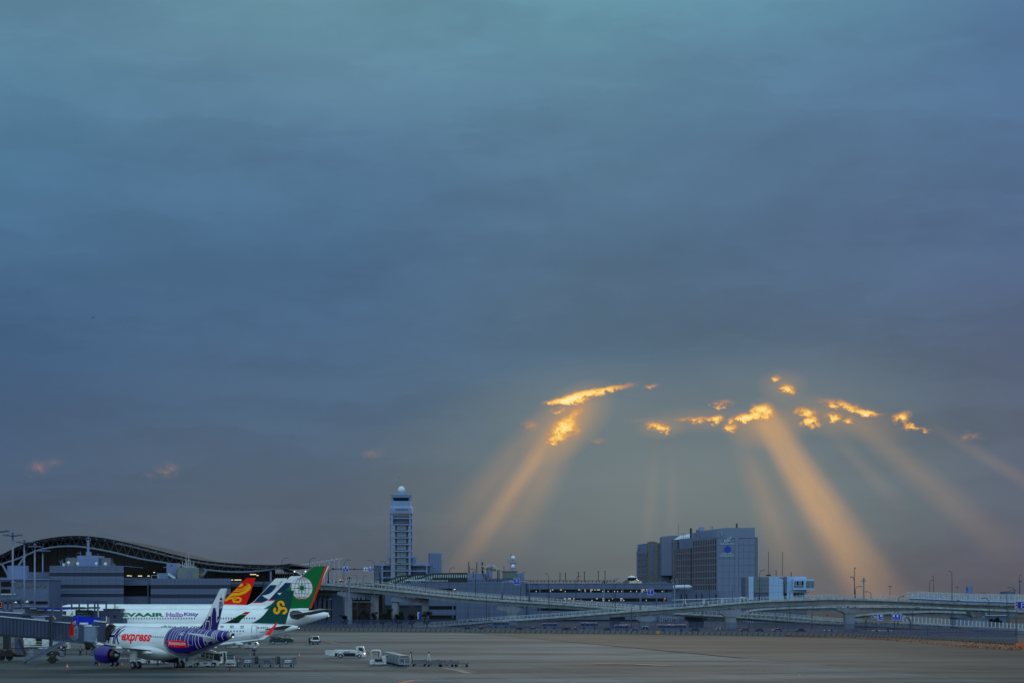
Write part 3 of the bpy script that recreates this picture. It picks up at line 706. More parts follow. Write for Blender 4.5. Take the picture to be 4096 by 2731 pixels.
# ---------------------------------------------------------------- airliners
A320 = [(0,3.45,3.25,.06),(.25,3.85,2.8,.5),(.8,4.25,2.4,.95),(1.6,4.75,2.08,1.35),(2.5,5.35,1.92,1.65),(3.3,5.65,1.84,1.8),(4.3,5.82,1.79,1.92),(5.6,5.9,1.76,1.975),(15,5.9,1.76,1.975),(24,5.9,1.76,1.975),
        (26.5,5.9,2.0,1.94),(29,5.89,2.5,1.82),(31.5,5.85,3.15,1.52),(33.5,5.78,3.7,1.18),(35.5,5.66,4.25,.78),(36.8,5.54,4.62,.5),(37.57,5.42,4.85,.30)]
class Plane:
    def __init__(s, label, nose, th, L=37.57, k=1.0, zb=1.76, pit=0.0, rol=0.0, name='airliner', group='airliners parked at the gates', zs=1.0):
        s.k = k; s.L = L; s.zb = zb; Lm = L-13.57*k-5.6*k
        st = []
        for x, a, b, w in A320:
            if x <= 5.6: X_ = x*k
            elif x < 24: X_ = 5.6*k+Lm*.5
            elif x == 24: X_ = L-13.57*k
            else: X_ = L-(37.57-x)*k
            st.append((X_, zb+(a-1.76)*k*zs, zb+(b-1.76)*k*zs, w*k))
        s.st = st; xm = L*.47; s.xm = xm
        tilt = T((xm,0,0)) @ Matrix.Rotation(-pit, 4, 'Y') @ Matrix.Rotation(rol, 4, 'X') @ T((-xm,0,0))
        s.t = thing(name, label, 'airliner', (nose[0], nose[1], 0), -th, group, tilt)
        s.M = ROOT[s.t.name]; s.Mi = s.M.inverted(); s.o = s.Mi @ Vector((0,0,HC))
    def sec(s, x):
        x = max(0, min(s.L, x))
        for a, b in zip(s.st, s.st[1:]):
            if x <= b[0]:
                f = (x-a[0])/(b[0]-a[0]); return tuple(a[i]+(b[i]-a[i])*f for i in (1,2,3))
        return s.st[-1][1:]
    def S(s, x, t, off=0.0):
        a, b, w = s.sec(x); zc, hz = (a+b)/2, (a-b)/2
        return Vector((x, -(w+off)*math.sin(t), zc+(hz+off)*math.cos(t)))
    def skin(s, x, z, off=0.0):
        a, b, w = s.sec(x); zc, hz = (a+b)/2, (a-b)/2; q = max(-.985, min(.985, (z-zc)/hz))
        return Vector((x, -w*math.sqrt(1-q*q)-off, z))
    def u(s, px, py, y=0.0):
        """photo direction met with the plane y = const of the aircraft frame"""
        d = s.Mi @ Wp(px, py, 100) - s.o; f = (y-s.o.y)/d.y; return s.o+d*f
    def us(s, px, py, off=.012):
        p = s.u(px, py, -s.sec(s.L/2)[2])
        for _ in range(7): p = s.u(px, py, s.skin(p.x, p.z, off).y)
        return p
    def body(s, m):
        rows = []; xs = []
        for a, b in zip(s.st, s.st[1:]):
            n = max(1, int((b[0]-a[0])/1.5)); xs += [a[0]+(b[0]-a[0])*i/n for i in range(n)]
        xs.append(s.st[-1][0])
        mb = MB(); n = 40
        for x in xs: rows.append([s.S(x, 2*PI*j/n) for j in range(n+1)])
        mb.grid(rows); mb.poly([s.S(xs[-1]+0, 2*PI*j/n) for j in range(n)])
        return part('fuselage', mb, m, s.t, True, split=False)
    def band(s, name, x0, x1, t0, t1, off, m, nx=1, nt=24, both=True, sub=None):
        for sg in ((1,-1) if both else (1,)):
            rows = []
            for i in range(nx+1):
                r = []
                for j in range(nt+1):
                    t = t0+(t1-t0)*j/nt; a = x0(t) if callable(x0) else x0; b = x1(t) if callable(x1) else x1
                    r.append(s.S(a+(b-a)*i/nx, t*sg, off))
                rows.append(r)
            part(name, MB().grid(rows), m, sub or s.t, True, fix=False)
    def text(s, txt, x0, x1, z0, z1, m, off=.02, bold=0.0, shear=0.0, name='lettering', rise=0.0, outline=None):
        vs, fs, tw, th = text2d(txt, bold); H_ = z1-z0; W_ = x1-x0
        b = bmesh.new()
        bv = [b.verts.new((x0+vx/tw*W_+shear*vy/th*H_, 0, z0+vy/th*H_+rise*vx/tw)) for vx, vy in vs]
        for f in fs:
            try: b.faces.new([bv[i] for i in f])
            except ValueError: pass
        z = z0+.12
        while z < z1+max(rise,0):
            g = b.verts[:]+b.edges[:]+b.faces[:]; bmesh.ops.bisect_plane(b, geom=g, plane_co=(0,0,z), plane_no=(0,0,1)); z += .2*s.k
        for v in b.verts: v.co = s.skin(v.co.x, v.co.z, off)
        b.verts.index_update()
        mb = MB(); mb.add([v.co for v in b.verts], [tuple(v.index for v in f.verts) for f in b.faces]); b.free()
        return part(name, mb, m, s.t, fix=False)
    def dec(s, name, px, m, off=.02, sub=None, n=5):
        """flat print on the port skin, traced from the photo and densified"""
        pts = []
        for (a, b), (c, d) in zip(px, px[1:]+px[:1]):
            for i in range(n): pts.append(s.us(a+(c-a)*i/n, b+(d-b)*i/n, off))
        b = bmesh.new(); vs = [b.verts.new((p.x, 0, p.z)) for p in pts]
        try: b.faces.new(vs)
        except ValueError: return
        z0, z1 = min(p.z for p in pts), max(p.z for p in pts); z = z0+.1
        while z < z1: bmesh.ops.bisect_plane(b, geom=b.verts[:]+b.edges[:]+b.faces[:], plane_co=(0,0,z), plane_no=(0,0,1)); z += .22*s.k
        x0, x1 = min(p.x for p in pts), max(p.x for p in pts); x = x0+.35
        while x < x1: bmesh.ops.bisect_plane(b, geom=b.verts[:]+b.edges[:]+b.faces[:], plane_co=(x,0,0), plane_no=(1,0,0)); x += .45
        bmesh.ops.triangulate(b, faces=b.faces)
        for v in b.verts: v.co = s.skin(v.co.x, v.co.z, off)
        b.verts.index_update(); mb = MB().add([v.co for v in b.verts], [tuple(v.index for v in f.verts) for f in b.faces]); b.free()
        return part(name, mb, m, sub or s.t, fix=False)
    def fin(s, px, m, th=.26):
        """fin traced on the symmetry plane; px runs round its outline"""
        P_ = [s.u(*p) for p in px]; s.fth = th
        mb = MB().slab([p+Vector((0,-th/2,0)) for p in P_], (0,1,0), th)
        return part('tail_fin', mb, m, s.t)
    def fdec(s, px, m, lay=1, name='fin_marking', sub=None):
        pts = [s.u(a, b, -s.fth/2-.012*lay) for a, b in px]
        return part(name, MB().poly(pts), m, sub or s.finp, fix=False)
    def fline(s, px, w, m, lay=2, name='fin_line', closed=False):
        pts = [s.u(a, b, -s.fth/2-.012*lay) for a, b in px]; mb = MB(); L_ = []
        for i, p in enumerate(pts):
            d0 = (p-pts[i-1]).normalized() if i else None; d1 = (pts[i+1]-p).normalized() if i < len(pts)-1 else None
            d = ((d0 or d1)+(d1 or d0)).normalized(); n = Vector((-d.z, 0, d.x)); c = max(.45, n.dot(Vector((-(d1 or d0).z, 0, (d1 or d0).x))))
            L_.append((p-n*w/2/c, p+n*w/2/c))
        for (a, b), (c, d) in zip(L_, L_[1:]): mb.quad(a, c, d, b)
        return part(name, mb, m, s.finp, fix=False)
    def foil(s, secs, m, name, n=9, parent=None):
        """lifting surface through sections (leading edge point, chord, thickness, span unit)"""
        rows = []
        for le, ch, tk, up in secs:
            le = Vector(le); up = Vector(up).normalized(); r = []
            for j in range(2*n):
                u = (j/n if j <= n else (2*n-j)/n); q = u; y = tk*2.6*(.2969*math.sqrt(q)-.126*q-.3516*q*q+.2843*q**3-.1015*q**4)*2
                r.append(le+Vector((q*ch, 0, 0))+up*(y if j < n else -y*.6))
            r.append(r[0]); rows.append(r)
        mb = MB().grid(rows); mb.poly(rows[-1][:-1]); mb.poly(rows[0][:-1])
        return part(name, mb, m, parent or s.t, False, split=False)
    def engine(s, x, y, z, r, m, mi, L_=None, core=True):
        L_ = L_ or 3.1*r
        e = part('engine', MB().lathe([(r*.80,x+.05),(r*.9,x),(r*.98,x+.25*r),(r*1.02,x+.9*r),(r*1.0,x+1.7*r),(r*.9,x+L_*.85),(r*.84,x+L_),(r*.78,x+L_),(r*.74,x+L_*.7)], (0,y,z), 'X', 28), m, s.t, True, split=False)
        part('exhaust', MB().lathe([(r*.72,x+L_*.5),(r*.60,x+L_+.05*r),(r*.44,x+L_+.62*r),(r*.40,x+L_+.62*r),(r*.30,x+L_*.9)], (0,y,z), 'X', 22), M_exh, e, True, split=False)
        part('cone', MB().lathe([(r*.30,x+L_*.8),(r*.27,x+L_+.55*r),(r*.05,x+L_+1.15*r)], (0,y,z), 'X', 18), M_sil, e, True)
        part('fan_disc', MB().lathe([(r*.8,x+.5*r),(.05,x+.3*r)], (0,y,z), 'X', 22), M_dark, e, True)
        part('fan_disc', MB().lathe([(r*.775,x+L_*.62),(r*.5,x+L_*.60)], (0,y,z), 'X', 22), M_inside, e, True)
        return e
    def gear(s, x, y, r, m, top=2.6, n=1):
        g = part('landing_gear', MB().tube([(x,y,r*.9),(x,y,top)], .13*s.k**.5, 8).bar((x,y-.45*s.k,r),(x,y+.45*s.k,r), .12).bar((x,y,r*1.6),(x-1.0,y,top), .1), m, s.t)
        for dx_ in ([0] if n == 1 else [-.75*s.k,.75*s.k]):
            for dy_ in (-.46*s.k, .46*s.k):
                w = part('wheel', MB().lathe([(r*.5,-.2),(r*.92,-.2),(r,-.12),(r,.12),(r*.92,.2),(r*.5,.2)], (x+dx_,y+dy_,r), 'Y', 20), M_black, g)
                part('rim', MB().lathe([(r*.5,-.205),(r*.2,-.17)], (x+dx_,y+dy_,r), 'Y', 14), M_sil, w)
    def windows(s, x0, x1, pitch, z, m, w=.23, h=.33, skip=()):
        k = 0; x = x0
        while x <= x1:
            if not any(a <= x <= b for a, b in skip):
                pts = [(x+w/2*c, z+h/2*q) for c, q in [(math.cos(a)*(1 if abs(math.cos(a))>.3 else 1), math.sin(a)) for a in [2*PI*i/10 for i in range(10)]]]
                part('window', MB().poly([s.skin(a, b, .016) for a, b in pts]), m, s.t, fix=False)
            x += pitch; k += 1
M_exh = mat('exhaust_metal', srgb(70,66,66), .35, .7, var=.2)
M_wing = mat('wing_paint', srgb(190,196,202), .4, .1, var=.08, scale=.5)
M_wingd = mat('wing_dark', srgb(110,112,112), .5, .1, var=.1, scale=.5)
M_pw = mat('purple_paint', srgb(44,18,120), .3, var=.05, coat=.2, spec=.25)
M_pd = mat('deep_purple_paint', srgb(36,14,100), .35, var=.05, spec=.2)
M_rl = mat('red_paint', srgb(250,10,8), .4, var=.04, spec=.15)
M_gb = mat('grey_band', srgb(116,124,136), .4, var=.04)
M_win = mat('cabin_window', srgb(54,70,110), .15, var=0, spec=.8)
M_flt = mat('fairing_white', (.62,.66,.68,1), .4, var=.06)
M_gline = mat('panel_line', srgb(120,130,138), .5, var=0)

# -- purple-tailed jet in front
hk = Plane('white twin-jet airliner with purple rear body, purple engines and a city skyline on its fin', (-65.42,315.7), .837, pit=-.006, rol=-.011, zs=1.09)
hb = hk.body(M_white)
TW = math.radians(180)
zlow = 2.75
def tz(x, z):
    a, b, w = hk.sec(x); zc, hz = (a+b)/2, (a-b)/2; return math.acos(max(-1, min(1, (z-zc)/hz)))
xf = hk.us(665, 2545).x; print('purple front x', xf)
def zb_(x):           # lower edge of the purple field, traced
    pts = [(xf, 4.1), (xf+.8, 3.1), (xf+2.2, 2.55), (xf+5, 2.5), (28.2, 2.75), (31, 3.35), (34, 4.15), (36.6, 4.75)]
    for (a, p), (b, q) in zip(pts, pts[1:]):
        if x <= b: f = max(0, (x-a)/(b-a)); return p+(q-p)*f
    return pts[-1][1]
def field(p, x0, x1, off, m, name, zf, nx=60, nt=26, ttop=0.0):
    for sg in (1, -1):
        rows = []
        for i in range(nx+1):
            x = x0+(x1-x0)*i/nx; te = tz(x, zf(x)); rows.append([p.S(x, sg*(ttop+(te-ttop)*j/nt), off) for j in range(nt+1)])
        part(name, MB().grid(rows), m, hb, True, fix=False)
field(hk, xf-.42, 37.3, .006, M_gb, 'grey_field', lambda x: max(hk.sec(x)[1]+.03, zb_(x+.42)-.42) if x < 36 else zb_(x)-.1)
field(hk, xf, 36.75, .013, M_pw, 'purple_field', zb_)
part('tail_cap', MB().lathe([(.33,36.75),(.31,37.6),(.2,37.75),(.1,37.6)], (0,0,(hk.sec(37.3)[0]+hk.sec(37.3)[1])/2), 'X', 16), M_dark, hk.t, True)
M_sw = mat('stripe_white', (.72,.75,.78,1), .4, var=0)
for px in (700, 712, 722, 731, 745, 764, 776): 
    x = hk.us(px-18, 2535).x; zt = 3.55
    hk.band('white_stripe', x, x+.09, .15, tz(x, zt), .02, M_sw, nt=18, both=False, sub=hb)
for px, py in ((779,2558),(792,2558),(813,2560),(823,2560),(847,2562),(854,2562),(860,2560),(867,2558),(889,2552)):
    x = hk.us(px, py).x
    hk.band('white_stripe', x, x+.10, .15, tz(x, zb_(x)+.12), .02, M_sw, nt=20, both=False, sub=hb)
Q = lambda x, y: (640+x/5.228, 2340+y/5.228)
hk.dec('red_panel', [Q(130,1150),(Q(450,1150)),Q(500,1160),Q(530,1185),Q(560,1230),Q(597,1283),Q(400,1300),Q(300,1298),Q(220,1280),Q(160,1225)], M_rl, .022, hb)
p0 = hk.us(*Q(190,1230)); p1 = hk.us(*Q(540,1262)); q0 = hk.us(*Q(190,1190))
hk.text('hkexpress.com', p0.x, p1.x, p1.z-.1, p1.z+.62, M_sw, .03, .01, name='web_address', rise=0)
p0 = hk.us(*Q(402,1035)); p1 = hk.us(*Q(497,1035)); hk.text('B-LCL', p0.x, p1.x, p0.z, p0.z+.42, M_sw, .024, .01, name='registration', shear=.2)
# rear door outline
for a in ([Q(655,962),Q(740,968),Q(688,1235),Q(680,1248),Q(605,1240),Q(592,1225),Q(655,962)],):
    pts = [hk.us(*q, .02) for q in a]; pp = []
    for c, d in zip(pts, pts[1:]): pp += [c.lerp(d, i/6) for i in range(6)]
    pp = [hk.skin(p.x, p.z, .018) for p in pp]
    mb = MB()
    for c, d in zip(pp, pp[1:]+pp[:1]): mb.bar(c, d, .05, .02)
    part('door_outline', mb, M_sw, hk.t, kind='stuff')
# front lettering
R5 = lambda x, y: (250+x/5.88, 2460+y/5.88)
def wl(p, a, b): return p.us(*a), p.us(*b)
a, b = wl(hk, R5(1070,600), R5(1325,600)); c, d = wl(hk, R5(1380,580), R5(2040,600))
print('HK text', a, b, c, d)
for off, mt, bo, gr in ((.018, M_sw, .055, .06), (.030, M_pd, .012, 0)):
    hk.text('H', a.x-.1, a.x+(b.x-a.x)*.52, a.z-.35, a.z+1.95, mt, off, bo, .25, 'lettering')
    hk.text('K', a.x+(b.x-a.x)*.56, b.x+.1, a.z-.4, a.z+1.9, mt, off, bo, .25, 'lettering')
for off, mt, bo in ((.018, M_sw, .07), (.030, M_rl, .02)):
    hk.text('express', c.x-.1, d.x+.1, c.z-.5, c.z+1.0, mt, off, bo+.012, .12, 'lettering')
for px in (R5(1240,330), R5(1310,330)):
    e = hk.us(*px); f = hk.us(px[0]+20, px[1]-14); hk.band('purple_stripe', lambda t, e=e: e.x+1.1*(1-t/1.05), lambda t, e=e: e.x+.32+1.1*(1-t/1.05), .12, 1.05, .02, M_pd, nt=12, both=False, sub=hb)
wz = hk.us(601, 2545).z; print('win z', wz, hk.us(728,2551).z)
hk.windows(7.0, 30.2, .533, wz, M_win, skip=())
# wing tips traced
pb = hk.u(277, 2547, -17.0); pt = hk.u(290, 2487, -17.9); pl = hk.u(284, 2487, -17.9); pr = hk.u(291, 2545, -17.2)
print('sharklet', pb, pt, pr)
def wings(p, secs, shark=None, mw=M_wing, ms=None, names=('wing','wing'), sides=(1,-1), mt=None):
    out = []
    for sg in sides:
        w = p.foil([((x, -y*sg, z), c, t, (0,0,1)) for x, y, z, c, t in secs], mw, names[0]); out.append(w)
        if shark:
            rows = []
            for (x, y, z, c, t, uy, uz) in shark: rows.append(((x, -y*sg, z), c, t, (0, uy*sg, uz)))
            p.foil(rows[:2], mw, 'wing_tip', parent=w)
            if mt:
                (a, ca, ta, ua), (b, cb, tb_, ub) = rows[1], rows[2]; l = lambda f: (tuple(Vector(a).lerp(Vector(b), f)), ca+(cb-ca)*f, ta+(tb_-ta)*f, ub)
                p.foil([rows[1], l(.66)], ms, 'winglet', parent=w); p.foil([l(.66), l(.74)], M_sw, 'winglet_stripe', parent=w); p.foil([l(.74), l(1)], mt, 'winglet_tip', parent=w)
            else: p.foil(rows[1:], ms or M_rl, 'winglet', parent=w)
    return out
xt, zt_ = pb.x, pb.z
secs = [(12.2,0,2.75,7.0,.40),(12.5,1.9,2.8,6.7,.36),(15.2,6.4,3.2,3.9,.22),(xt-.5,16.3,zt_-.35,1.55,.09)]
hw = wings(hk, secs, [(xt-.45,16.3,zt_-.33,1.5,.09,0,1),(xt+.1,17.1,zt_+.25,1.35,.06,.8,.5),(pl.x-.05,17.9,pt.z,.50,.03,1,.1)])
for sg in (-1, 1):
    hk.engine(10.7, 5.75*sg, 2.0, 1.33, M_pw, M_dark, 3.75)
    part('pylon', MB().slab([(12,5.6*sg,2.9),(14.5,5.6*sg,3.15),(18.2,5.6*sg,3.2),(16.6,5.6*sg,2.4),(13.6,5.6*sg,2.5)], (0,1,0), .3), M_flt, hk.t)
    hk.gear(17.71, 3.8*sg, .585, M_sil, 2.7)
    part('gear_door', MB().box((17.5, 4.3*sg, 1.9), (1.5,.06,1.7)), M_white, hk.t)
    for (y, x, z, l) in ((3.0,18.0,2.45,3.0),(8.3,18.3,3.2,2.9),(12.2,20.0,3.75,2.5)):
        part('flap_fairing', MB().lathe([(.03,x-.5),(.22,x+.1),(.27,x+l*.5),(.16,x+l*.85),(.02,x+l)], (0,y*sg,z), 'X', 12), M_flt, hk.t, True)
    # tailplane
    st_ = hk.u(749, 2533, -6.2); sr = hk.u(866, 2557, -1.0)
    q_ = [hk.u(749,2533,-6.2), hk.u(757,2535.5,-6.2), hk.u(867,2557,-.6), hk.u(826,2540,-.7)]
    part('tailplane', MB().slab([Vector((v.x, v.y*-sg*-1 if sg > 0 else -v.y, v.z)) for v in q_], (0,0,1), .14), M_wing, hk.t)
    if sg > 0: hk.dec('tailplane_root', [Q(*v) for v in ((895,1085),(960,1060),(1090,1110),(1150,1130),(1085,1150),(1000,1192),(905,1150))], M_wing, .03)
hk.gear(5.07, 0, .38, M_sil, 2.2)
rows = []
for i in range(17):
    u = i/16; x = 10.8+u*12.2; e = math.sin(PI*min(1, u*1.0))**.55 if 0 < u < 1 else 0
    zc, hz, wv_ = 2.75, .5+.95*e, 1.2+1.05*e
    rows.append([Vector((x, wv_*math.cos(2*PI*j/24), zc-.1+hz*math.sin(2*PI*j/24))) for j in range(25)])
part('belly_fairing', MB().grid(rows), M_white, hk.t, True, split=False)
part('beacon', MB().lathe([(.12,0),(.12,.12),(.02,.2)], (16.5,0,5.9)), M_dark, hk.t)
part('blade_antenna', MB().slab([(7.2,0,5.88),(7.9,0,5.88),(8.2,0,6.45),(8.05,0,6.45)], (0,1,0), .05), M_white, hk.t)
tz_ = hk.sec(37.5); TZ = (tz_[0]+tz_[1])/2; part('tail_light', MB().lathe([(.02,-.09),(.09,0),(.02,.09)], (37.8,-.1,TZ-.25)), M_litw, hk.t)
# fin
FQ = lambda *a: [Q(*p) for p in a]
finpx = FQ((790,915),(880,830),(925,760),(1000,620),(1110,400),(1262,95),(1290,66),(1392,62),(1385,110),(1325,340),(1240,740),(1190,940),(1000,945))
hk.finp = hk.fin(finpx, M_white, .24)
F_ = lambda pts, m, l=1, n='fin_marking': hk.fdec(FQ(*pts), m, l, n)
F_([(792,914),(880,832),(928,762),(968,690),(990,686),(1002,640),(1062,636),(1075,560),(1095,545),(1112,462),(1160,460),(1172,500),(1182,640),(1222,640),(1240,570),(1298,440),(1308,440),(1240,740),(1188,938),(1000,942)], M_pd, 1)
F_([(1229,345),(1252,322),(1305,330),(1313,440),(1300,470),(1252,560),(1226,620)], M_pd, 1)
F_([(1244,315),(1247,285),(1272,250),(1278,110),(1280,250),(1306,285),(1309,318)], M_pd, 1)
for pts in ([(1222,618),(1230,345),(1252,322),(1305,330)],[(1252,325),(1254,500)],[(1298,350),(1272,470),(1310,440)],[(1244,318),(1309,320)],
            [(1182,770),(1182,570),(1160,460),(1112,458),(1086,560),(1074,640),(1072,800),(1052,936)],[(1062,634),(1010,636),(1000,684),(988,690),(975,740)],
            [(945,812),(965,745),(1036,745),(1032,860),(1012,935)],[(968,748),(950,860),(920,925)],[(1222,640),(1190,640),(1185,770),(1240,700)],[(915,800),(905,870),(880,918)]):
    hk.fline([Q(*p) for p in pts], .10, M_sw, 2)

# -- green-tailed jet behind it
D2 = 355.0
nx = (1191-CX)*(D2+2)/FO
def place(tailpx, D, th, L):
    X_ = (tailpx-CX)*D/FO; return (X_-L*math.cos(th), D+L*math.sin(th))
thS = math.radians(-7)
spg = Plane('white twin-jet airliner with a dark green fin carrying a yellow three-armed swirl', place(1191, D2, thS, 37.57), thS, zb=2.0, zs=1.03)
sb_ = spg.body(M_white)
M_gd = mat('dark_green_paint', srgb(4,70,66), .4, var=.05, spec=.15)
M_gr = mat('green_paint', srgb(0,104,52), .4, var=.05, spec=.15)
M_yl = mat('yellow_paint', srgb(255,178,4), .5, var=.04, spec=.15)
G = lambda x, y: (880+x/4.9, 2240+y/4.9)
spg.finp = spg.fin([G(*p) for p in ((610,1226),(700,1190),(790,1130),(850,1075),(1000,890),(1218,618),(1250,592),(1452,586),(1450,620),(1370,960),(1282,1252),(1100,1242))], M_gd, .26)
for cx_, cy_, a0, a1 in ((1190,855,150,-40+360),(1110,985,250,70+360),(1245,985,120,-50+360)): pass
def arc(cx, cy, r, a0, a1, n=16): return [G(cx+r*math.cos(math.radians(a0+(a1-a0)*i/n)), cy-r*math.sin(math.radians(a0+(a1-a0)*i/n))) for i in range(n+1)]
hub = G(1190, 935)
spg.fline(arc(1190,862,52,-25,215)+[G(1165,905),G(1185,935)], .42, M_yl, 2, 'swirl_arm')
spg.fline(arc(1112,982,47,110,330)+[G(1160,960),G(1185,935)], .42, M_yl, 3, 'swirl_arm')
spg.fline(arc(1246,982,50,-110,125)+[G(1205,945),G(1185,935)], .42, M_yl, 4, 'swirl_arm')
spg.fdec([G(1150,900),G(1215,915),G(1225,955),G(1185,985),G(1140,960)], M_yl, 5, 'swirl_hub')
M_ink = mat('ink_green', srgb(12,60,60), .5, var=0); M_inkd = mat('ink_dark', srgb(24,26,34), .5, var=0)
def ptext(p, txt, a, b, hpx, m, bold=.0, shear=0.0, off=.02, name='lettering'):
    A_, B_ = p.us(*a), p.us(*b); C_ = p.us(a[0], a[1]-hpx); return p.text(txt, A_.x, B_.x, A_.z, C_.z, m, off, bold, shear, name)
ptext(spg, '秋', G(0,1328), G(78,1328), 12, M_ink, .012); ptext(spg, '航', G(192,1332), G(275,1332), 12.5, M_ink, .012); ptext(spg, '空', G(398,1332), G(468,1332), 12.5, M_ink, .012)
ptext(spg, '春', G(-190,1328), G(-112,1328), 12, M_ink, .012)
ptext(spg, 'B-6972', G(735,1336), G(943,1336), 7.8, M_inkd, .012); ptext(spg, 'AIRBUS A320', G(760,1408), G(940,1408), 3.8, M_inkd, .02, .2)
ptext(spg, 'SPRING AIRLINES', G(-400,1468), G(468,1468), 8, M_inkd, .0)
ptext(spg, 'china-sss.com', (640,2512.5), (813,2512), 13, M_ink, .03, .25)
wz2 = spg.us(*G(275,1385)).z; x9 = spg.us(*G(455,1385)).x
spg.windows(x9-.533*44, x9+.01, .533, wz2, M_win, w=.26, h=.36)
pp = [spg.us(*G(*q), .02) for q in ((618,1278),(720,1278),(722,1300),(722,1500),(715,1504),(622,1500),(618,1490),(618,1278))]
mb = MB()
for c, d in zip(pp, pp[1:]):
    for i in range(6):
        a_, b_ = c.lerp(d, i/6), c.lerp(d, (i+1)/6); mb.bar(spg.skin(a_.x,a_.z,.018), spg.skin(b_.x,b_.z,.018), .06, .03)
part('door_outline', mb, M_inkd, spg.t, kind='stuff')
for sg in (-1, 1): spg.foil([((31.2,-.6*sg,5.1),4.0,.26,(0,0,1)),((34.9,-6.2*sg,5.9),1.6,.10,(0,0,1))], M_wingd, 'tailplane')
part('tail_cap', MB().lathe([(.31,36.9),(.29,37.6),(.18,37.75)], (0,0,spg.sec(37)[0]*.5+spg.sec(37)[1]*.5), 'X', 14), M_dark, spg.t, True)
tz_ = spg.sec(37.5); part('tail_light', MB().lathe([(.02,-.09),(.09,0),(.02,.09)], (37.8,0,(tz_[0]+tz_[1])/2-.1)), M_litw, spg.t)
wings(spg, [(12.2,0,2.9,7.0,.40),(12.5,1.9,2.95,6.7,.36),(15.2,6.4,3.4,3.9,.22),(20.3,16.3,4.2,1.55,.09)], [(20.3,16.3,4.2,1.5,.09,0,1),(20.9,17.1,4.8,1.35,.06,.8,.5),(22.6,17.9,7.0,.50,.03,1,.1)], ms=M_gr)
for sg in (-1, 1):
    spg.engine(10.9, 5.75*sg, 2.0, 1.1, M_white, M_dark); spg.gear(17.71, 3.8*sg, .585, M_sil, 2.7)
spg.gear(5.07, 0, .38, M_sil, 2.2)

# -- wide-bodies
def wide(label, tailpx, D, th, L, ztop, k=1.43, zs=1.0, zb=2.0):
    p = Plane(label, place(tailpx, D, th, L), th, L=L, k=k, zb=zb, zs=(ztop-zb)/((5.9-1.76)*k)); p.body(M_white); return p
ev = wide('white wide-body airliner with green fin, red stripe and white globe with a star', 1314, 417.0, math.radians(-10), 60.5, 8.5)
ev.finp = ev.fin([G(*p) for p in ((855,948),(1000,860),(1327,548),(1640,285),(1800,150),(1845,120),(2112,105),(2030,330),(1900,660),(1792,940),(1560,936),(1360,950))], M_gr, .36)
M_grw = mat('globe_white', (.66,.72,.74,1), .4, var=.04); M_mar = mat('maroon_line', srgb(120,40,50), .5, var=0)
ev.fdec([G(2072,108),(G(2112,105)),G(1792,935),G(1762,932)], M_rl, 1, 'red_stripe')
ev.fdec([G(2112,105),G(2134,112),G(2004,392),G(1998,388)], M_white, 1, 'rudder_edge')
cx_, cy_ = 1605, 548
ell = lambda rx, ry, n=40, a0=0, a1=360: [G(cx_+rx*math.cos(math.radians(a0+(a1-a0)*i/n)), cy_-ry*math.sin(math.radians(a0+(a1-a0)*i/n))) for i in range(n+(a1-a0<360))]
ev.fdec(ell(212,222), mat('globe_rim', srgb(196,40,24), .5, var=0), 2, 'globe_rim'); ev.fdec([G(cx_+(a-cx_)*1, b) for a, b in [(cx_+206*math.cos(i*PI/20), cy_-4-214*math.sin(i*PI/20)) for i in range(40)]], M_grw, 3, 'globe')
for rx in (70, 140): ev.fline([G(cx_+rx*math.cos(i*PI/12), cy_-210*math.sin(i*PI/12)) for i in range(25)], .09, M_mar, 4, 'globe_line')
ev.fline([G(cx_,cy_-210),G(cx_,cy_+212)], .08, M_mar, 4, 'globe_line')
for dy_, hw_ in ((0,206),(-105,180),(112,178),(-180,100),(185,90)):
    ev.fline([G(cx_+hw_*(i/5-1), cy_+dy_+(-.22 if dy_ > 0 else .22 if dy_ < 0 else 0)*60*(1-(i/5-1)**2)) for i in range(11)], .09, M_mar, 4, 'globe_line')
st_pts = []
for i in range(16):
    a = PI/2+i*PI/8; r = ((145 if i % 4 == 0 else 92) if i % 2 == 0 else 38); rr = r*(.78 if i in (4,12) else 1)
    st_pts.append(G(cx_+rr*math.cos(a), cy_-8-r*math.sin(a)))
ev.fdec(st_pts, M_gr, 6, 'star')
M_pk = mat('pink_violet', srgb(150,90,170), .4, var=0); M_vi = mat('violet', srgb(60,44,140), .4, var=0)
e1 = (484, 2465); 
ptext(ev, 'EVAAIR', (486,2465), (656,2464.5), 15.5, M_gr, .05, 0)
for off, m_, bo, dx_ in ((.02, M_vi, .06, 1.2), (.03, M_sw, .05, 0), (.04, M_pk, .02, 0)):
    ptext(ev, 'Hello', (663+dx_,2464.5+dx_), (731+dx_,2464.5+dx_), 17, m_, bo, .1, off)
for off, m_, bo, dx_ in ((.02, M_pk, .06, 1.2), (.03, M_sw, .05, 0), (.04, M_vi, .02, 0)):
    ptext(ev, 'Kitty', (735+dx_,2464.5+dx_), (793+dx_,2464.5+dx_), 17, m_, bo, .1, off)
wz3 = ev.us(*G(475,1125)).z; x9 = ev.us(*G(680,1117)).x
ev.windows(x9-.533*82, x9+.01, .533, ev.us(700, 2472).z, M_win, w=.27, h=.42, skip=((x9-.533*22, x9-.533*17),(x9-.533*58, x9-.533*55)))
for sg in (-1, 1):
    a_, b_, c_, d_ = ev.u(*G(1395,1070),-1.9), ev.u(*G(1780,1085),-1.9), ev.u(*G(2060,962),-9.6), ev.u(*G(2240,984),-9.6)
    ev.foil([((a_.x, -1.9*sg, a_.z), b_.x-a_.x, .5, (0,0,1)), ((c_.x, -9.6*sg, c_.z), d_.x-c_.x, .16, (0,0,1))], M_wingd, 'tailplane')
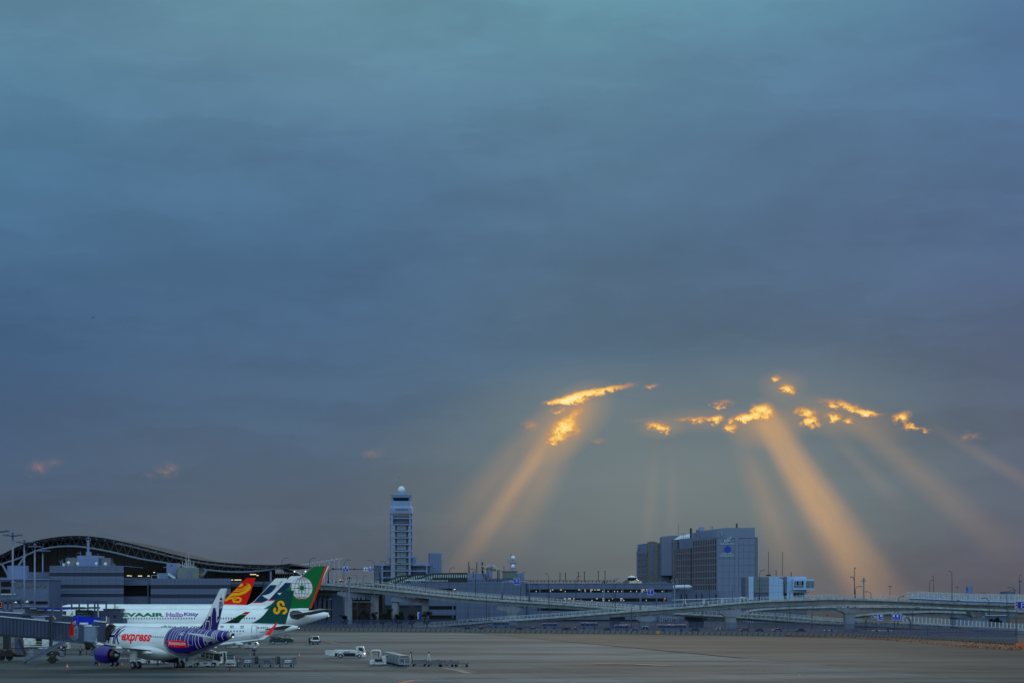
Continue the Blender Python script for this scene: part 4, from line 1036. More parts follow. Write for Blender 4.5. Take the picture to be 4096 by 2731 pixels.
ev.dec('tailplane_root', [G(*q) for q in ((1362,1080),(1368,1010),(1430,982),(1530,982),(1600,1010),(1680,1075),(1640,1110),(1520,1162),(1400,1140))], mat('dark_fairing', srgb(58,62,68), .5, var=.1), .03)
wings(ev, [(19,0,3.2,11.5,.8),(20,2.8,3.3,10.8,.7),(28,10,4.2,7.0,.4),(38.3,28.0,6.0,2.6,.15)], [(38.3,28.0,6.0,2.6,.15,0,1),(39.2,29.2,6.5,2.0,.08,.7,.6),(42.0,30.1,8.1,1.0,.05,1,.2)], mw=M_wingd, ms=M_gr, mt=M_rl)
for sg in (-1, 1):
    ev.engine(21, 9.3*sg, 2.4, 1.5, M_white, M_dark); ev.gear(30, 5.3*sg, .7, M_sil, 3.5, 2)
ev.gear(6.6, 0, .5, M_sil, 3)
tz_ = ev.sec(60.4); part('tail_light', MB().lathe([(.02,-.10),(.10,0),(.02,.10)], (60.55,-.1,(tz_[0]+tz_[1])/2-.2)), M_litw, ev.t)
Z5 = lambda x, y: (860+x/5.88, 2230+y/5.88)
M_rf = mat('fin_red', srgb(232,14,8), .4, var=.05, spec=.15); M_rfd = mat('swirl_dark_red', srgb(150,6,6), .4, var=0, spec=.15); M_ye = mat('swirl_yellow', srgb(255,172,0), .5, var=.03, spec=.15)
rd = wide('white wide-body airliner with a red fin painted with yellow swirls', 1035, 690.0, 0.0, 72.0, HC-17*690/FO+.15)
rd.finp = rd.fin([Z5(*p) for p in ((130,1108),(205,1000),(740,478),(760,472),(952,472),(830,850),(728,1106))], M_rf, .36)
rf = lambda pts, m, l: rd.fdec([Z5(*p) for p in pts], m, l, 'swirl')
rf([(215,1000),(330,900),(520,850),(660,810),(770,720),(800,640),(740,580),(850,680),(840,740),(740,830),(620,880),(420,900),(310,945)], M_rfd, 1)
rf([(225,998),(320,905),(400,825),(560,822),(690,770),(775,690),(790,630),(735,590),(820,620),(852,690),(820,750),(720,832),(590,880),(400,900),(300,945)], M_ye, 2)
rf([(418,800),(470,765),(600,765),(700,720),(760,650),(740,600),(705,585),(772,630),(766,690),(700,750),(590,790)], M_ye, 2)
rf([(478,748),(505,722),(600,728),(690,690),(742,640),(728,595),(750,640),(715,700),(610,745)], M_ye, 2)
rf([(545,682),(610,605),(650,605),(664,640),(640,672),(590,684)], M_ye, 2)
rd.fline([Z5(*p) for p in ((240,1000),(330,955),(470,935),(560,935),(605,960),(600,1005),(560,1035),(500,1035),(440,1025),(425,990),(460,962),(500,970))], .62, M_ye, 3, 'swirl_line')
rd.foil([((60,-1,5.4),6.4,.4,(0,0,1)),((67,-9.7,6.6),2.2,.12,(0,0,1))], M_wing, 'tailplane')
M_cg = mat('fin_teal', srgb(0,50,84), .4, var=.05, spec=.15)
def brush(label, tailpx, D, dx, dy, ztop):
    p = wide(label, tailpx, D, 0.0, 63.0, ztop); o = lambda q: (860+(q[0]+dx)/5.88, 2230+(q[1]+dy)/5.88)
    p.finp = p.fin([o(q) for q in ((735,1118),(860,1062),(930,1010),(1110,820),(1400,505),(1440,482),(1690,478),(1690,500),(1600,790),(1500,1115))], M_white, .36)
    f = lambda pts, m, l, n='fin_marking': p.fdec([o(q) for q in pts], m, l, n)
    f(((905,1040),(940,1012),(1110,828),(1300,636),(1648,634),(1525,1040)), M_cg, 1, 'teal_field')
    f(((870,1060),(900,1040),(1525,1040),(1518,1062)), M_rl, 1, 'red_line')
    f(((1110,880),(1190,875),(1270,848),(1330,808),(1400,740),(1480,650),(1560,560),(1585,520),(1588,640),(1560,720),(1500,780),(1400,860),(1300,960),(1270,975),(1190,940)), M_sw, 2, 'brush_wing')
    for k in range(7): p.fline([o((1340+k*30,800-k*36)), o((1420+k*26,720-k*30)), o((1440+k*28,640-k*22))], .10, M_sw, 2, 'brush_stroke')
    for k in range(4): p.fline([o((1480+k*24,720-k*40)), o((1520+k*18,640-k*36)), o((1560+k*8,560-k*8))], .08, M_cg, 3, 'brush_stroke')
    p.foil([((52,-1,5.4),6.4,.4,(0,0,1)),((58.5,-9.7,6.6),2.2,.12,(0,0,1))], M_wing, 'tailplane'); return p
c1 = brush('white wide-body airliner with a dark teal fin and white brush stroke, left of its twin', 1168, 672.0, 0, 0, HC-18*672/FO)
c2 = brush('white wide-body airliner with a dark teal fin and white brush stroke, right of its twin', 1235, 612.0, 352, -52, HC-20*612/FO)
# ---------------------------------------------------------------- apron equipment, traced at its real distance
def tslab(mb, pts, D, dep): return mb.slab([Wp(x, y, D) for x, y in pts], (0,1,0), dep)
def tpath(mb, pts, D, w, h=None): return mb.path([Wp(x, y, D) for x, y in pts], w, h)
def twheel(t, px, py, r, D, w=.25, rim=True, far=0.0, par=None):
    p = Wp(px, py, D+far); R = r*D/FO
    wh = part('wheel', MB().lathe([(R*.5,0),(R*.93,0),(R,w*.25),(R,w*.75),(R*.93,w),(R*.5,w)], p, 'Y', 16), M_black, par or t, world=True)
    if rim: part('rim', MB().lathe([(R*.52,-.01),(R*.2,.03)], p, 'Y', 12), M_sil, wh, world=True)
    return wh
def place_thing(name, label, cat, px, D, group=None): return thing(name, label, cat, (Wp(px, YH, D).x, D, 0), group=group)
def P2(name, mb, m, t, **k): return part(name, mb, m, t, world=True, **k)
M_anab = mat('print_blue', srgb(24,40,130), .5, var=0, spec=.2); M_wht = mat('print_white', srgb(226,230,234), .5, var=0, spec=.2)
M_tarp = mat('blue_tarpaulin', srgb(120,160,220), .6, var=.1); M_rust = mat('rusty_steel', srgb(92,60,48), .8, var=.35, scale=3)
M_teal = mat('truck_teal', srgb(12,48,62), .5, var=.1); M_tire = M_black
M_cabg = mat('cab_glass', (.02,.03,.035,1), .05, var=0, spec=.9)
def ana(t, x0, x1, yb, h, D, back=False, m=None):
    """blue company print with its slanted double bar"""
    a, b = Wp(x0, yb, D), Wp(x1, yb, D); H_ = h*D/FO; w = b.x-a.x
    if back: P2('decal', MB().poly([a+Vector((-.06,-.012,-.05)), b+Vector((.02,-.012,-.05)), b+Vector((.1,-.012,H_+.05)), a+Vector((0.02,-.012,H_+.05))]), M_wht, t, fix=False)
    P2('lettering', textmb('ANA', a+Vector((0,-.022,0)), (1,0,0), (0,0,1), w*.64, H_, .04, .15), m or M_anab, t, fix=False)
    for k, (u, v) in enumerate(((.70,.10),(.83,.10))):
        P2('print_bar', MB().poly([a+Vector((w*u,-.022,0)), a+Vector((w*(u+v),-.022,0)), a+Vector((w*(u+v)+H_*.4,-.022,H_)), a+Vector((w*u+H_*.4,-.022,H_))]), m or M_anab, t, fix=False)

# -- traffic cones
M_cone = mat('cone_red', srgb(232,52,20), .5, var=.08); M_coned = mat('cone_dark_red', srgb(120,34,22), .6, var=.1)
def cone(px, py, h, label, dark=False, r=None):
    D = GD(py); H_ = h*D/FO; t = place_thing('traffic_cone', label, 'traffic cone', px, D, 'traffic cones on the apron'); m = M_coned if dark else M_cone
    W_ = H_*.30
    part('base', MB().bb(-W_,W_,-W_,W_,.03,.07), m, t)
    z = [.07, .32, .5, .66, .82, 1.0]; rr = lambda q: W_*.72*(1-q)+.03
    for k in range(5): part('band', MB().lathe([(rr(z[k]), H_*z[k]), (rr(z[k+1]), H_*z[k+1])], (0,0,0), n=12), (m if k % 2 == 0 else (M_wht if not dark else M_rust)), t, True)
    return t
cone(270, 2672, 19, 'red and white cone on the left, nearest the camera edge of the jet bridge stairs')
cone(489, 2664.5, 18, 'red and white cone between the purple engine and the main wheels')
cone(345, 2616, 16, 'dark red cone behind the purple engine, near the blue-coated worker', True)
cone(1197.5, 2627.5, 16, 'red and white cone right of the baggage carts')
cone(919, 2682, 18, 'dark red cone in front of the white baggage tug', True)
cone(659, 2656, 11, 'dark cone beside the far belt loader under the belly', True)
for (px, py, w, lab) in [(717,2664,9,'red wheel chock at the far main wheels'),(562,2664.5,5,'red wheel chock at the near main wheels'),(393,2661,10,'flat red marker beside the crouching mechanic')]:
    D = GD(py); c = Gp(px, py); k = w*D/FO/2
    solo('wheel_chock', MB().slab([c+Vector((-k,0,.025)), c+Vector((k,0,.025)), c+Vector((k*.4,0,.3)), c+Vector((-k*.2,0,.26))], (0,1,0), .4), M_cone, lab, 'wheel chock', 'red chocks under the purple-tailed jet')

# -- people
def skinmesh(pts, edges, m, name, parent, root=0, sub=1):
    me = bpy.data.meshes.new(name); me.from_pydata([p[:3] for p in pts], edges, [])
    o = bpy.data.objects.new(name, me); C.objects.link(o)
    md = o.modifiers.new('s', 'SKIN'); md.use_smooth_shade = True
    lay = me.skin_vertices[0].data if me.skin_vertices else None
    if lay is None: 
        b = bmesh.new(); b.from_mesh(me); b.verts.layers.skin.verify(); b.to_mesh(me); b.free(); lay = me.skin_vertices[0].data
    for i, p in enumerate(pts): lay[i].radius = (p[3], p[4] if len(p) > 4 else p[3]); lay[i].use_root = (i == root)
    if sub: s_ = o.modifiers.new('u', 'SUBSURF'); s_.levels = sub; s_.render_levels = sub
    dg = bpy.context.evaluated_depsgraph_get(); ne = bpy.data.meshes.new_from_object(o.evaluated_get(dg))
    bpy.data.objects.remove(o); ne.name = name; ne.materials.clear(); ne.materials.append(m)
    q = bpy.data.objects.new(name, ne); C.objects.link(q); q.parent = parent; ROOT[q.name] = ROOT[parent.name]; return q
M_skin = mat('skin_tone', srgb(180,130,104), .6, var=0)
M_navy = mat('navy_cloth', srgb(28,34,96), .9, var=.15); M_bluec = mat('blue_cloth', srgb(40,90,190), .9, var=.1); M_dknavy = mat('dark_navy_cloth', srgb(16,18,44), .9, var=.1)
M_vest = mat('reflective_tape', srgb(214,210,150), .5, var=0); M_helm = mat('helmet_white', srgb(214,222,228), .4, var=0); M_orv = mat('orange_vest', srgb(240,110,20), .7, var=0)
def person(px, feet, label, pose='stand', h=1.7, rz=0.0, top=None, legs=None, helmet=True, vest=None, coat=False, lift=0.0, D=None):
    D = D or GD(feet); t = thing('person', label, 'person', (Wp(px, YH, D).x, D, .02+lift), rz); s = h/1.75
    if pose == 'crouch':
        J = dict(pel=(0,.1,.42), ch=(.05,-.12,.78), nk=(.1,-.26,.95), hd=(.13,-.32,1.08), hp=(.15,-.38,1.2), lk=(-.2,-.28,.52), la=(-.22,.02,.1), lt=(-.22,-.16,.05),
                 rk=(.22,-.3,.45), ra=(.24,.1,.1), rt=(.24,-.12,.05), ls=(-.16,-.18,.86), le=(-.34,-.3,.6), lh=(-.42,-.42,.36), rs=(.26,-.2,.86), re=(.42,-.38,.66), rh=(.56,-.5,.5))
    elif pose == 'akimbo':
        J = dict(pel=(0,0,.93), ch=(0,0,1.3), nk=(0,0,1.48), hd=(0,-.02,1.58), hp=(0,-.02,1.7), lk=(-.1,-.02,.5), la=(-.1,.03,.09), lt=(-.11,-.14,.04), rk=(.1,-.02,.5), ra=(.1,.03,.09), rt=(.11,-.14,.04),
                 ls=(-.19,0,1.4), le=(-.42,.02,1.14), lh=(-.17,-.05,1.0), rs=(.19,0,1.4), re=(.42,.02,1.14), rh=(.17,-.05,1.0))
    elif pose == 'sit':
        J = dict(pel=(0,0,.45), ch=(0,0,.82), nk=(0,0,1.0), hd=(0,-.02,1.1), hp=(0,-.02,1.22), lk=(-.12,-.42,.48), la=(-.12,-.42,.09), lt=(-.12,-.58,.04), rk=(.12,-.42,.48), ra=(.12,-.42,.09), rt=(.12,-.58,.04),
                 ls=(-.19,0,.92), le=(-.26,-.16,.68), lh=(-.16,-.42,.72), rs=(.19,0,.92), re=(.26,-.16,.68), rh=(.16,-.42,.72))
    else:
        J = dict(pel=(0,0,.93), ch=(0,0,1.3), nk=(0,0,1.48), hd=(0,-.02,1.58), hp=(0,-.02,1.7), lk=(-.12,-.02,.5), la=(-.16,.03,.09), lt=(-.2,-.12,.04), rk=(.1,-.02,.5), ra=(.1,.03,.09), rt=(.11,-.14,.04),
                 ls=(-.2,0,1.4), le=(-.28,.03,1.12), lh=(-.3,-.04,.86), rs=(.2,0,1.4), re=(.28,.03,1.12), rh=(.3,-.04,.86))
    J = {k: tuple(c*s for c in v) for k, v in J.items()}
    names = ['pel','ch','nk','hd','hp','lk','la','lt','rk','ra','rt','ls','le','lh','rs','re','rh']
    R_ = dict(pel=.13,ch=.14,nk=.055,hd=.095,hp=.07,lk=.06,la=.045,lt=.045,rk=.06,ra=.045,rt=.045,ls=.06,le=.042,lh=.03,rs=.06,re=.042,rh=.03)
    ed = [('pel','ch'),('ch','nk'),('nk','hd'),('hd','hp'),('pel','lk'),('lk','la'),('la','lt'),('pel','rk'),('rk','ra'),('ra','rt'),('ch','ls'),('ls','le'),('le','lh'),('ch','rs'),('rs','re'),('re','rh')]
    ix = {n: i for i, n in enumerate(names)}; pts = [(*J[n], R_[n]*s) for n in names]; E_ = [(ix[a], ix[b]) for a, b in ed]
    for sd in ('l','r'):                       # palm and five fingers
        e, h_ = Vector(J[sd+'e']), Vector(J[sd+'h']); d = (h_-e).normalized(); w = d.cross(Vector((0,1,0))).normalized() if abs(d.y) < .9 else Vector((1,0,0))
        pk = len(pts); pp = h_+d*.07*s; pts.append((*pp, .03*s, .018*s)); E_.append((ix[sd+'h'], pk))
        for f in range(4):
            q = len(pts); a = pp+w*(f-1.5)*.02*s+d*(.03*s); b_ = a+d*((.045,.055,.05,.035)[f]*s); pts += [(*a, .009*s), (*b_, .008*s)]; E_ += [(pk, q), (q, q+1)]
        q = len(pts); a = pp+w*(.045*s)-d*.02*s; pts += [(*a, .010*s)]; E_ += [(pk, q)]
    skinmesh(pts, E_, M_skin, 'body', t, 0, 1)
    def sub(keys, grow, m, nm, root):
        ks = [k for k in names if k in keys]; im = {k: i for i, k in enumerate(ks)}
        skinmesh([(*J[k], R_[k]*s+grow) for k in ks], [(im[a], im[b]) for a, b in ed if a in im and b in im], m, nm, t, im[root], 1)
    sub(('pel','lk','la','rk','ra'), .022, legs or M_dknavy, 'trousers', 'pel')
    sub(('pel','ch','ls','le','lh','rs','re','rh') , .03 if not coat else .05, top or M_navy, 'jacket', 'pel')
    for k in ('l','r'): part('boot', MB().box(tuple((Vector(J[k+'a'])+Vector(J[k+'t']))/2), (.11*s,.3*s,.11*s)), M_black, t)
    if coat: part('coat_skirt', MB().lathe([(.24*s,.62*s),(.21*s,1.0*s),(.17*s,1.1*s)], (0,0,0), n=12), top or M_navy, t, True)
    hd = Vector(J['hp'])
    # face: nose, eyes, mouth and ears on the head
    fc = Vector(J['hd'])+Vector((0,0,.03*s)); sgn = -1
    part('nose', MB().slab([fc+Vector((-.015,-.10,-.02)), fc+Vector((.015,-.10,-.02)), fc+Vector((0,-.10,.03))], (0,-1,0), .025), M_skin, t)
    part('eye', MB().bb(fc.x-.045,fc.x-.02,fc.y-.105,fc.y-.09,fc.z+.02,fc.z+.035), M_black, t, label=None); part('eye', MB().bb(fc.x+.02,fc.x+.045,fc.y-.105,fc.y-.09,fc.z+.02,fc.z+.035), M_black, t)
    part('mouth', MB().bb(fc.x-.025,fc.x+.025,fc.y-.1,fc.y-.085,fc.z-.06,fc.z-.05), M_coned, t)
    if helmet: part('helmet', MB().lathe([(.15*s,-.02),(.135*s,.03),(.12*s,.08),(.06*s,.12),(.01,.13)], hd-Vector((0,0,.04*s)), n=14), helmet if helmet is not True else M_helm, t, True)
    else: part('hair', MB().lathe([(.115*s,-.03),(.12*s,.03),(.08*s,.09),(.01,.11)], hd-Vector((0,-.01,.04*s)), n=14), M_black, t, True)
    if vest: 
        for k in (-1, 1): part('reflective_strap', MB().bar((k*.12*s,-.19*s,1.42*s), (k*.04*s,-.2*s,1.02*s), .035, .02).bar((k*.12*s,.19*s,1.42*s), (k*.04*s,.2*s,1.02*s), .035, .02), vest, t)
        part('belt', MB().lathe([(.205*s,.98*s),(.205*s,1.03*s)], (0,0,0), n=14), vest, t)
    return t
person(322, 2620.5, 'worker in a long dark blue coat with a pale Y-shaped reflective harness', 'stand', 1.66, 0, M_navy, M_dknavy, M_dknavy, M_vest, True)
person(385, 2661, 'mechanic in blue crouching beside the purple engine', 'crouch', 1.72, .3, M_bluec, M_dknavy, True)
person(1016.5, 2627, 'worker with white helmet and hands on hips behind the baggage carts', 'akimbo', 1.76, PI, M_navy, M_dknavy, True)
person(631, 2661, 'worker in dark jacket and grey trousers standing under the belly', 'stand', 1.75, 1.2, M_dknavy, mat('grey_trousers', srgb(70,92,120), .9, var=.1), False)
person(258, 2597, 'small figure in an orange vest beside the white service truck', 'stand', 1.68, 1.5, M_orv, M_dknavy, True)
person(281, 2583, 'distant figure in red beside the jet bridge legs', 'stand', 1.68, .6, M_rl, M_dknavy, False)

# -- belt loaders
def beltloader(x0, D, sx, label, canopy=True, yb=2667.0, dim=M_gse, mir=False):
    """traced on the near loader; other loaders use the same plan at their own distance"""
    k = D/308.6; o = lambda x, y: (x0+(x/9.8)*sx, yb-(762-y)/9.8*sx)
    t = place_thing('belt_loader', label, 'belt loader', x0+80*sx, D, 'belt loaders at the jets')
    P2('chassis_front', tslab(MB(), [o(*p) for p in ((110,570),(560,562),(592,572),(560,690),(200,700),(110,670))], D, 2.0), dim, t)
    P2('chassis_side', tslab(MB(), [o(*p) for p in ((742,565),(1244,565),(1222,695),(780,695))], D, 2.0), dim, t)
    P2('chassis_rear', tslab(MB(), [o(*p) for p in ((1258,505),(1420,515),(1560,545),(1590,600),(1530,665),(1620,672),(1600,692),(1430,698),(1400,575),(1252,565))], D, 2.0), dim, t)
    P2('underframe', tslab(MB(), [o(*p) for p in ((560,590),(1440,590),(1440,660),(560,660))], D+.3, 1.4), M_dark, t)
    cv = P2('conveyor', tslab(MB(), [o(*p) for p in ((180,296),(380,285),(1300,470),(1580,540),(1300,548),(700,400))], D+.3, 1.1), M_gse, t)
    P2('belt', tslab(MB(), [o(*p) for p in ((300,282),(380,276),(1300,462),(1290,470),(380,288))], D+.4, .9), M_black, cv)
    P2('side_rail', tslab(MB(), [o(*p) for p in ((720,375),(1290,520),(1290,540),(700,400))], D+.15, .1), M_rust, cv)
    for (x, y, r) in ((620,680,82),(1300,680,82)): twheel(t, *o(x, y), r/9.8*sx, D-.02)
    for (x, y, r) in ((410,690,74),(1085,690,74)): twheel(t, *o(x, y), r/9.8*sx, D+1.7, far=0)
    P2('engine_box', tslab(MB(), [o(*p) for p in ((310,390),(480,350),(500,400),(470,560),(310,560))], D+.2, 1.2), dim, t)
    P2('box', tslab(MB(), [o(*p) for p in ((600,480),(670,480),(670,550),(600,550))], D+.3, .6), M_gse, t)
    P2('headlamp', MB().lathe([(.09,0),(.09,-.06)], Wp(*o(140,600), D), 'Y', 10), M_sil, t)
    if canopy:
        P2('canopy_roof', tslab(MB(), [o(*p) for p in ((960,120),(1030,100),(1090,72),(1340,140),(1350,160),(1640,215),(1625,240),(1320,212),(1060,145))], D+.2, 1.7), M_panel2 if 0 else M_gse, t)
        fr = MB()
        for a, b in (((850,150),(805,390)),((1010,140),(975,440)),((1170,180),(1135,440)),((1335,215),(1285,500)),((830,235),(1310,330)),((805,360),(1285,490)),((850,150),(1335,215))): fr.bar(Wp(*o(*a), D+.2), Wp(*o(*b), D+.2), .06)
        P2('canopy_frame', fr, M_gse, t)
        P2('canopy_screen', tslab(MB(), [o(*p) for p in ((850,155),(1330,218),(1283,480),(805,375))], D+.5, .04), mat('tinted_screen', srgb(70,72,74), .3, var=.2, alpha=.75), t)
        P2('operator_cabin', tslab(MB(), [o(*p) for p in ((1345,240),(1540,250),(1570,545),(1300,500))], D+.4, 1.1), M_dark, t)
        P2('tarpaulin', tslab(MB(), [o(*p) for p in ((180,352),(300,370),(300,520),(150,520),(115,460))], D+.5, 1.0), M_tarp, t)
        P2('rear_bar', tslab(MB(), [o(*p) for p in ((1530,600),(1760,620),(1750,640),(1530,650))], D+.5, .8), M_dark, t)
    return t, o
lb, o_ = beltloader(720, 308.6, 1.0, 'near belt loader with a slatted canopy raised to the rear hold of the purple-tailed jet')
ana(lb, *[o_(905,0)[0], o_(1060,0)[0]], o_(0,622)[1], 4.6, 308.55)
lb2, o2 = beltloader(536, 322.0, .84, 'second belt loader, without canopy, behind the main wheels under the belly', False, 2656.0)
ana(lb2, 613, 627, 2641, 3.2, 321.9, m=M_dark)
# -- tug and baggage carts
D = 307.5; tg = place_thing('baggage_tug', 'white baggage tug with a square windscreen heading the train of grey carts', 'tug', 921, D)
P2('body', tslab(MB(), [(901,2655),(903,2644),(906,2639),(937,2639),(941,2644),(941,2664),(902,2664)], D, 2.6), M_gse, tg)
P2('bonnet', tslab(MB(), [(905,2640),(908,2637),(936,2637),(938,2640),(938,2650),(905,2650)], D-.25, .5), M_gse, tg)
P2('grille', pbox(MB(), 909, 2653, 926, 2657, D-.03, .05), M_dark, tg); P2('bumper', pbox(MB(), 901, 2663, 941, 2667, D-.05, .5), M_dark, tg)
for x in (903.5, 930.5): P2('headlamp', pbox(MB(), x, 2652.5, x+4.5, 2656.5, D-.04, .05), M_dark, tg)
for x in (912, 923): P2('fog_lamp', pbox(MB(), x, 2659, x+3, 2662, D-.04, .05), M_black, tg)
P2('cab_frame', tpath(MB(), [(905,2640),(908,2619),(937,2619),(937,2640)], D+.3, .09).path([Wp(905,2640,D+1.6),Wp(908,2619,D+1.6),Wp(937,2619,D+1.6),Wp(937,2640,D+1.6)], .08), M_gse, tg)
P2('cab_roof', pbox(MB(), 906, 2617, 939, 2619.5, D+.2, 1.6), M_dark, tg)
P2('windscreen', pbox(MB(), 908.5, 2620, 936, 2639, D+.32, .03), mat('clear_glass', srgb(60,80,100), .05, var=0, alpha=.35, spec=.8), tg)
for x in (904.5, 933.5):
    for d in (0, 1.9): twheel(tg, x+2, 2662, 5.4, D+.05+d)
person(929, 2660, 'driver in blue seated behind the tug windscreen', 'sit', 1.7, 0, M_bluec, M_dknavy, True, lift=.35, D=D+1.0)
def cart(x0, x1, num, label, dk=0, D=308.5, back=True, prt=True, wh=()):
    t = place_thing('baggage_cart', label, 'baggage cart', (x0+x1)/2, D, 'grey baggage carts behind the tug')
    a, b = Wp(x0+dk, 2655, D), Wp(x1, 2655, D); zt = Wp(0, 2623.5, D).z; h = zt-a.z
    prof = [(0,0),(0,h*.82),(.10,h*.93),(.3,h),(1.3,h),(1.5,h*.93),(1.6,h*.82),(1.6,0)]
    mb = MB().slab([(a.x, D+y, a.z+z) for y, z in prof], (1,0,0), b.x-a.x); P2('box', mb, M_alu, t)
    P2('roof_seam', pbox(MB(), x0+dk, 2629, x1, 2629.8, D-.015, .02), M_sil, t)
    if dk:
        P2('end_bay', MB().slab([(Wp(x0,0,D).x, D+y+.05, a.z+z*.98) for y, z in prof], (1,0,0), (dk-.5)*D/FO), M_dark, t)
        P2('curtain', tslab(MB(), [(x0+2,2626),(x0+dk-2,2626),(x0+dk-4,2640),(x0+3,2648)], D-.03, .05), mat('grey_curtain', srgb(84,82,88), .9, var=.4, scale=4), t)
    P2('frame', pbox(MB(), x0, 2655, x1+1, 2657.5, D-.05, 1.7), M_steel, t); P2('drawbar', pbox(MB(), x0-8, 2656, x0+2, 2658, D+.6, .2), M_dark, t)
    for px in wh:
        twheel(t, px, 2661.5, 5.4, D); twheel(t, px-4.5, 2661.0, 5.2, D+1.4, rim=False)
    if prt: ana(t, (x0+dk+x1)/2-12, (x0+dk+x1)/2+11, 2646.5, 7.2, D-.02, back)
    if num: P2('number', textmb(num, Wp(x1-14, 2633.4, D)+Vector((0,-.03,0)), (1,0,0), (0,0,1), 11*D/FO, 4.6*D/FO, .02), M_inkd, t, fix=False)
    for q in (.35,.62): P2('latch', pbox(MB(), x0+dk+(x1-x0-dk)*q, 2649, x0+dk+(x1-x0-dk)*q+2, 2655, D-.04, .05), M_dark, t)
    return t
c0 = cart(943, 963.5, None, 'short grey cart end with rounded roof directly behind the tug', 0, prt=False, wh=(955,))
P2('emblem', MB().lathe([(.09,0),(.09,-.03)], Wp(954,2641,308.5), 'Y', 12), M_wht, c0)
cart(964.5, 1018.5, '1207', 'grey baggage cart numbered 1207 with a white-backed blue print', 0, wh=(1004,985))
cart(1020, 1101, '1252', 'grey baggage cart numbered 1252 with blue print straight on the metal', 13, back=False, wh=(1044,1088))
cart(1107, 1185, '1205', 'rightmost grey baggage cart, numbered 1205, with a white-backed blue print', 13, wh=(1126,1170))
# -- small white tractor with an open door, behind the belt loader
D = 328.0; t = place_thing('ramp_tractor', 'white ramp tractor with a tall glazed cab between the belt loader and the tug', 'tractor', 892, D)
P2('body', tslab(MB(), [(878,2626),(891,2626),(891,2650),(883,2650),(880,2642)], D, 1.6), M_gse, t)
P2('cab', tpath(MB(), [(892,2650),(892,2607),(904,2607),(906,2640),(902,2650)], D, .12), M_gse, t); P2('door_glass', tslab(MB(), [(893,2609),(903,2609),(904,2640),(893,2640)], D+.05, .05), M_cabg, t)
P2('front_glass', tslab(MB(), [(879,2611),(890,2611),(890,2624),(879,2624)], D+.2, .05), M_cabg, t); P2('roof', pbox(MB(), 877, 2605.5, 905, 2608, D-.05, 1.7), M_gse, t)
P2('rear_panel', tslab(MB(), [(893,2641),(903,2641),(901,2649),(893,2649)], D+.1, 1.4), M_dark, t)
twheel(t, 895, 2647, 4.6, D-.1); twheel(t, 884, 2649, 4.4, D+.1)
# -- water truck
D = 358.0; o = lambda x, y: (1200+x/4.055, 2560+y/4.055)
t = place_thing('water_truck', 'white service tank truck with blue print and a lit headlamp', 'truck', 1375, D)
P2('tank', MB().slab([(Wp(1339,0,D).x, D+y, Wp(0,2610.5,D).z+z) for y, z in ((0,0),(0,.42),(.2,.54),(1.6,.54),(1.8,.42),(1.8,0))], (1,0,0), 84*D/FO), M_gse, t)
P2('rear_panel', tslab(MB(), [o(*p) for p in ((412,162),(470,160),(470,237),(410,232))], D+.1, 1.6), M_gse, t); P2('rear_box', pbox(MB(), 1317, 2598.5, 1339, 2620.5, D-.02, 1.8), M_gse, t)
P2('top_rail', tpath(MB(), [(1340,2597),(1420,2597)], D+.2, .05).path([Wp(1340,2597,D+1.4),Wp(1420,2597,D+1.4)], .05), M_sil, t)
for x in (1322,1329,1419): P2('valve', pbox(MB(), x, 2595.5, x+4, 2598.5, D+.4, .4), M_dark, t)
P2('chassis', pbox(MB(), 1336, 2610.5, 1430, 2624, D+.2, 1.4), M_black, t)
cb = P2('cab', tslab(MB(), [o(*p) for p in ((908,110),(916,98),(960,94),(1018,97),(1030,110),(1050,170),(1060,220),(1060,262),(1000,264),(985,232),(945,228),(920,240),(905,205))], D-.03, 1.9), M_gse, t)
P2('side_window', tslab(MB(), [o(*p) for p in ((948,116),(1010,118),(1034,182),(955,162))], D-.05, .03), M_cabg, cb)
P2('door_line', tpath(MB(), [o(944,108),o(944,225)], D-.04, .03), M_dark, cb); P2('mirror', tslab(MB(), [o(*p) for p in ((1060,132),(1072,132),(1072,160),(1060,160))], D-.2, .15), M_dark, cb)
P2('door_handle', tpath(MB(), [o(950,190),o(966,190)], D-.05, .05), M_dark, cb)
P2('bumper', tslab(MB(), [o(*p) for p in ((1000,255),(1064,238),(1062,262),(1002,268))], D-.08, 2.0), M_gse, t)
P2('headlamp', MB().lathe([(.12,0),(.12,-.05)], Wp(*o(1049,212), D-.03), 'Y', 10), mat('headlamp_on', (1,.8,.5,1), .5, var=0, emit=(1,.62,.3), es=3), t)
P2('wheel_arch', tpath(MB(), [o(608,245),o(630,212),o(682,212),o(712,245)], D-.05, .12), M_gse, t)
P2('step', tpath(MB(), [o(898,170),o(898,245)], D-.03, .06).path([Wp(*o(912,170), D-.03),Wp(*o(912,245), D-.03)], .06), M_gse, t)
for x in (1361.5, 1438): twheel(t, x, 2622.3, 8.0, D-.1, .3); twheel(t, x, 2622, 7.6, D+1.6, .3, rim=False)
ana(t, 1375.5, 1399, 2608.5, 5.2, D-.01)
P2('small_print', textmb('WATER SERVICE', Wp(1347,2607,D)+Vector((0,-.03,0)), (1,0,0), (0,0,1), 19*D/FO, 1.6*D/FO), M_inkd, t, fix=False) if 0 else None
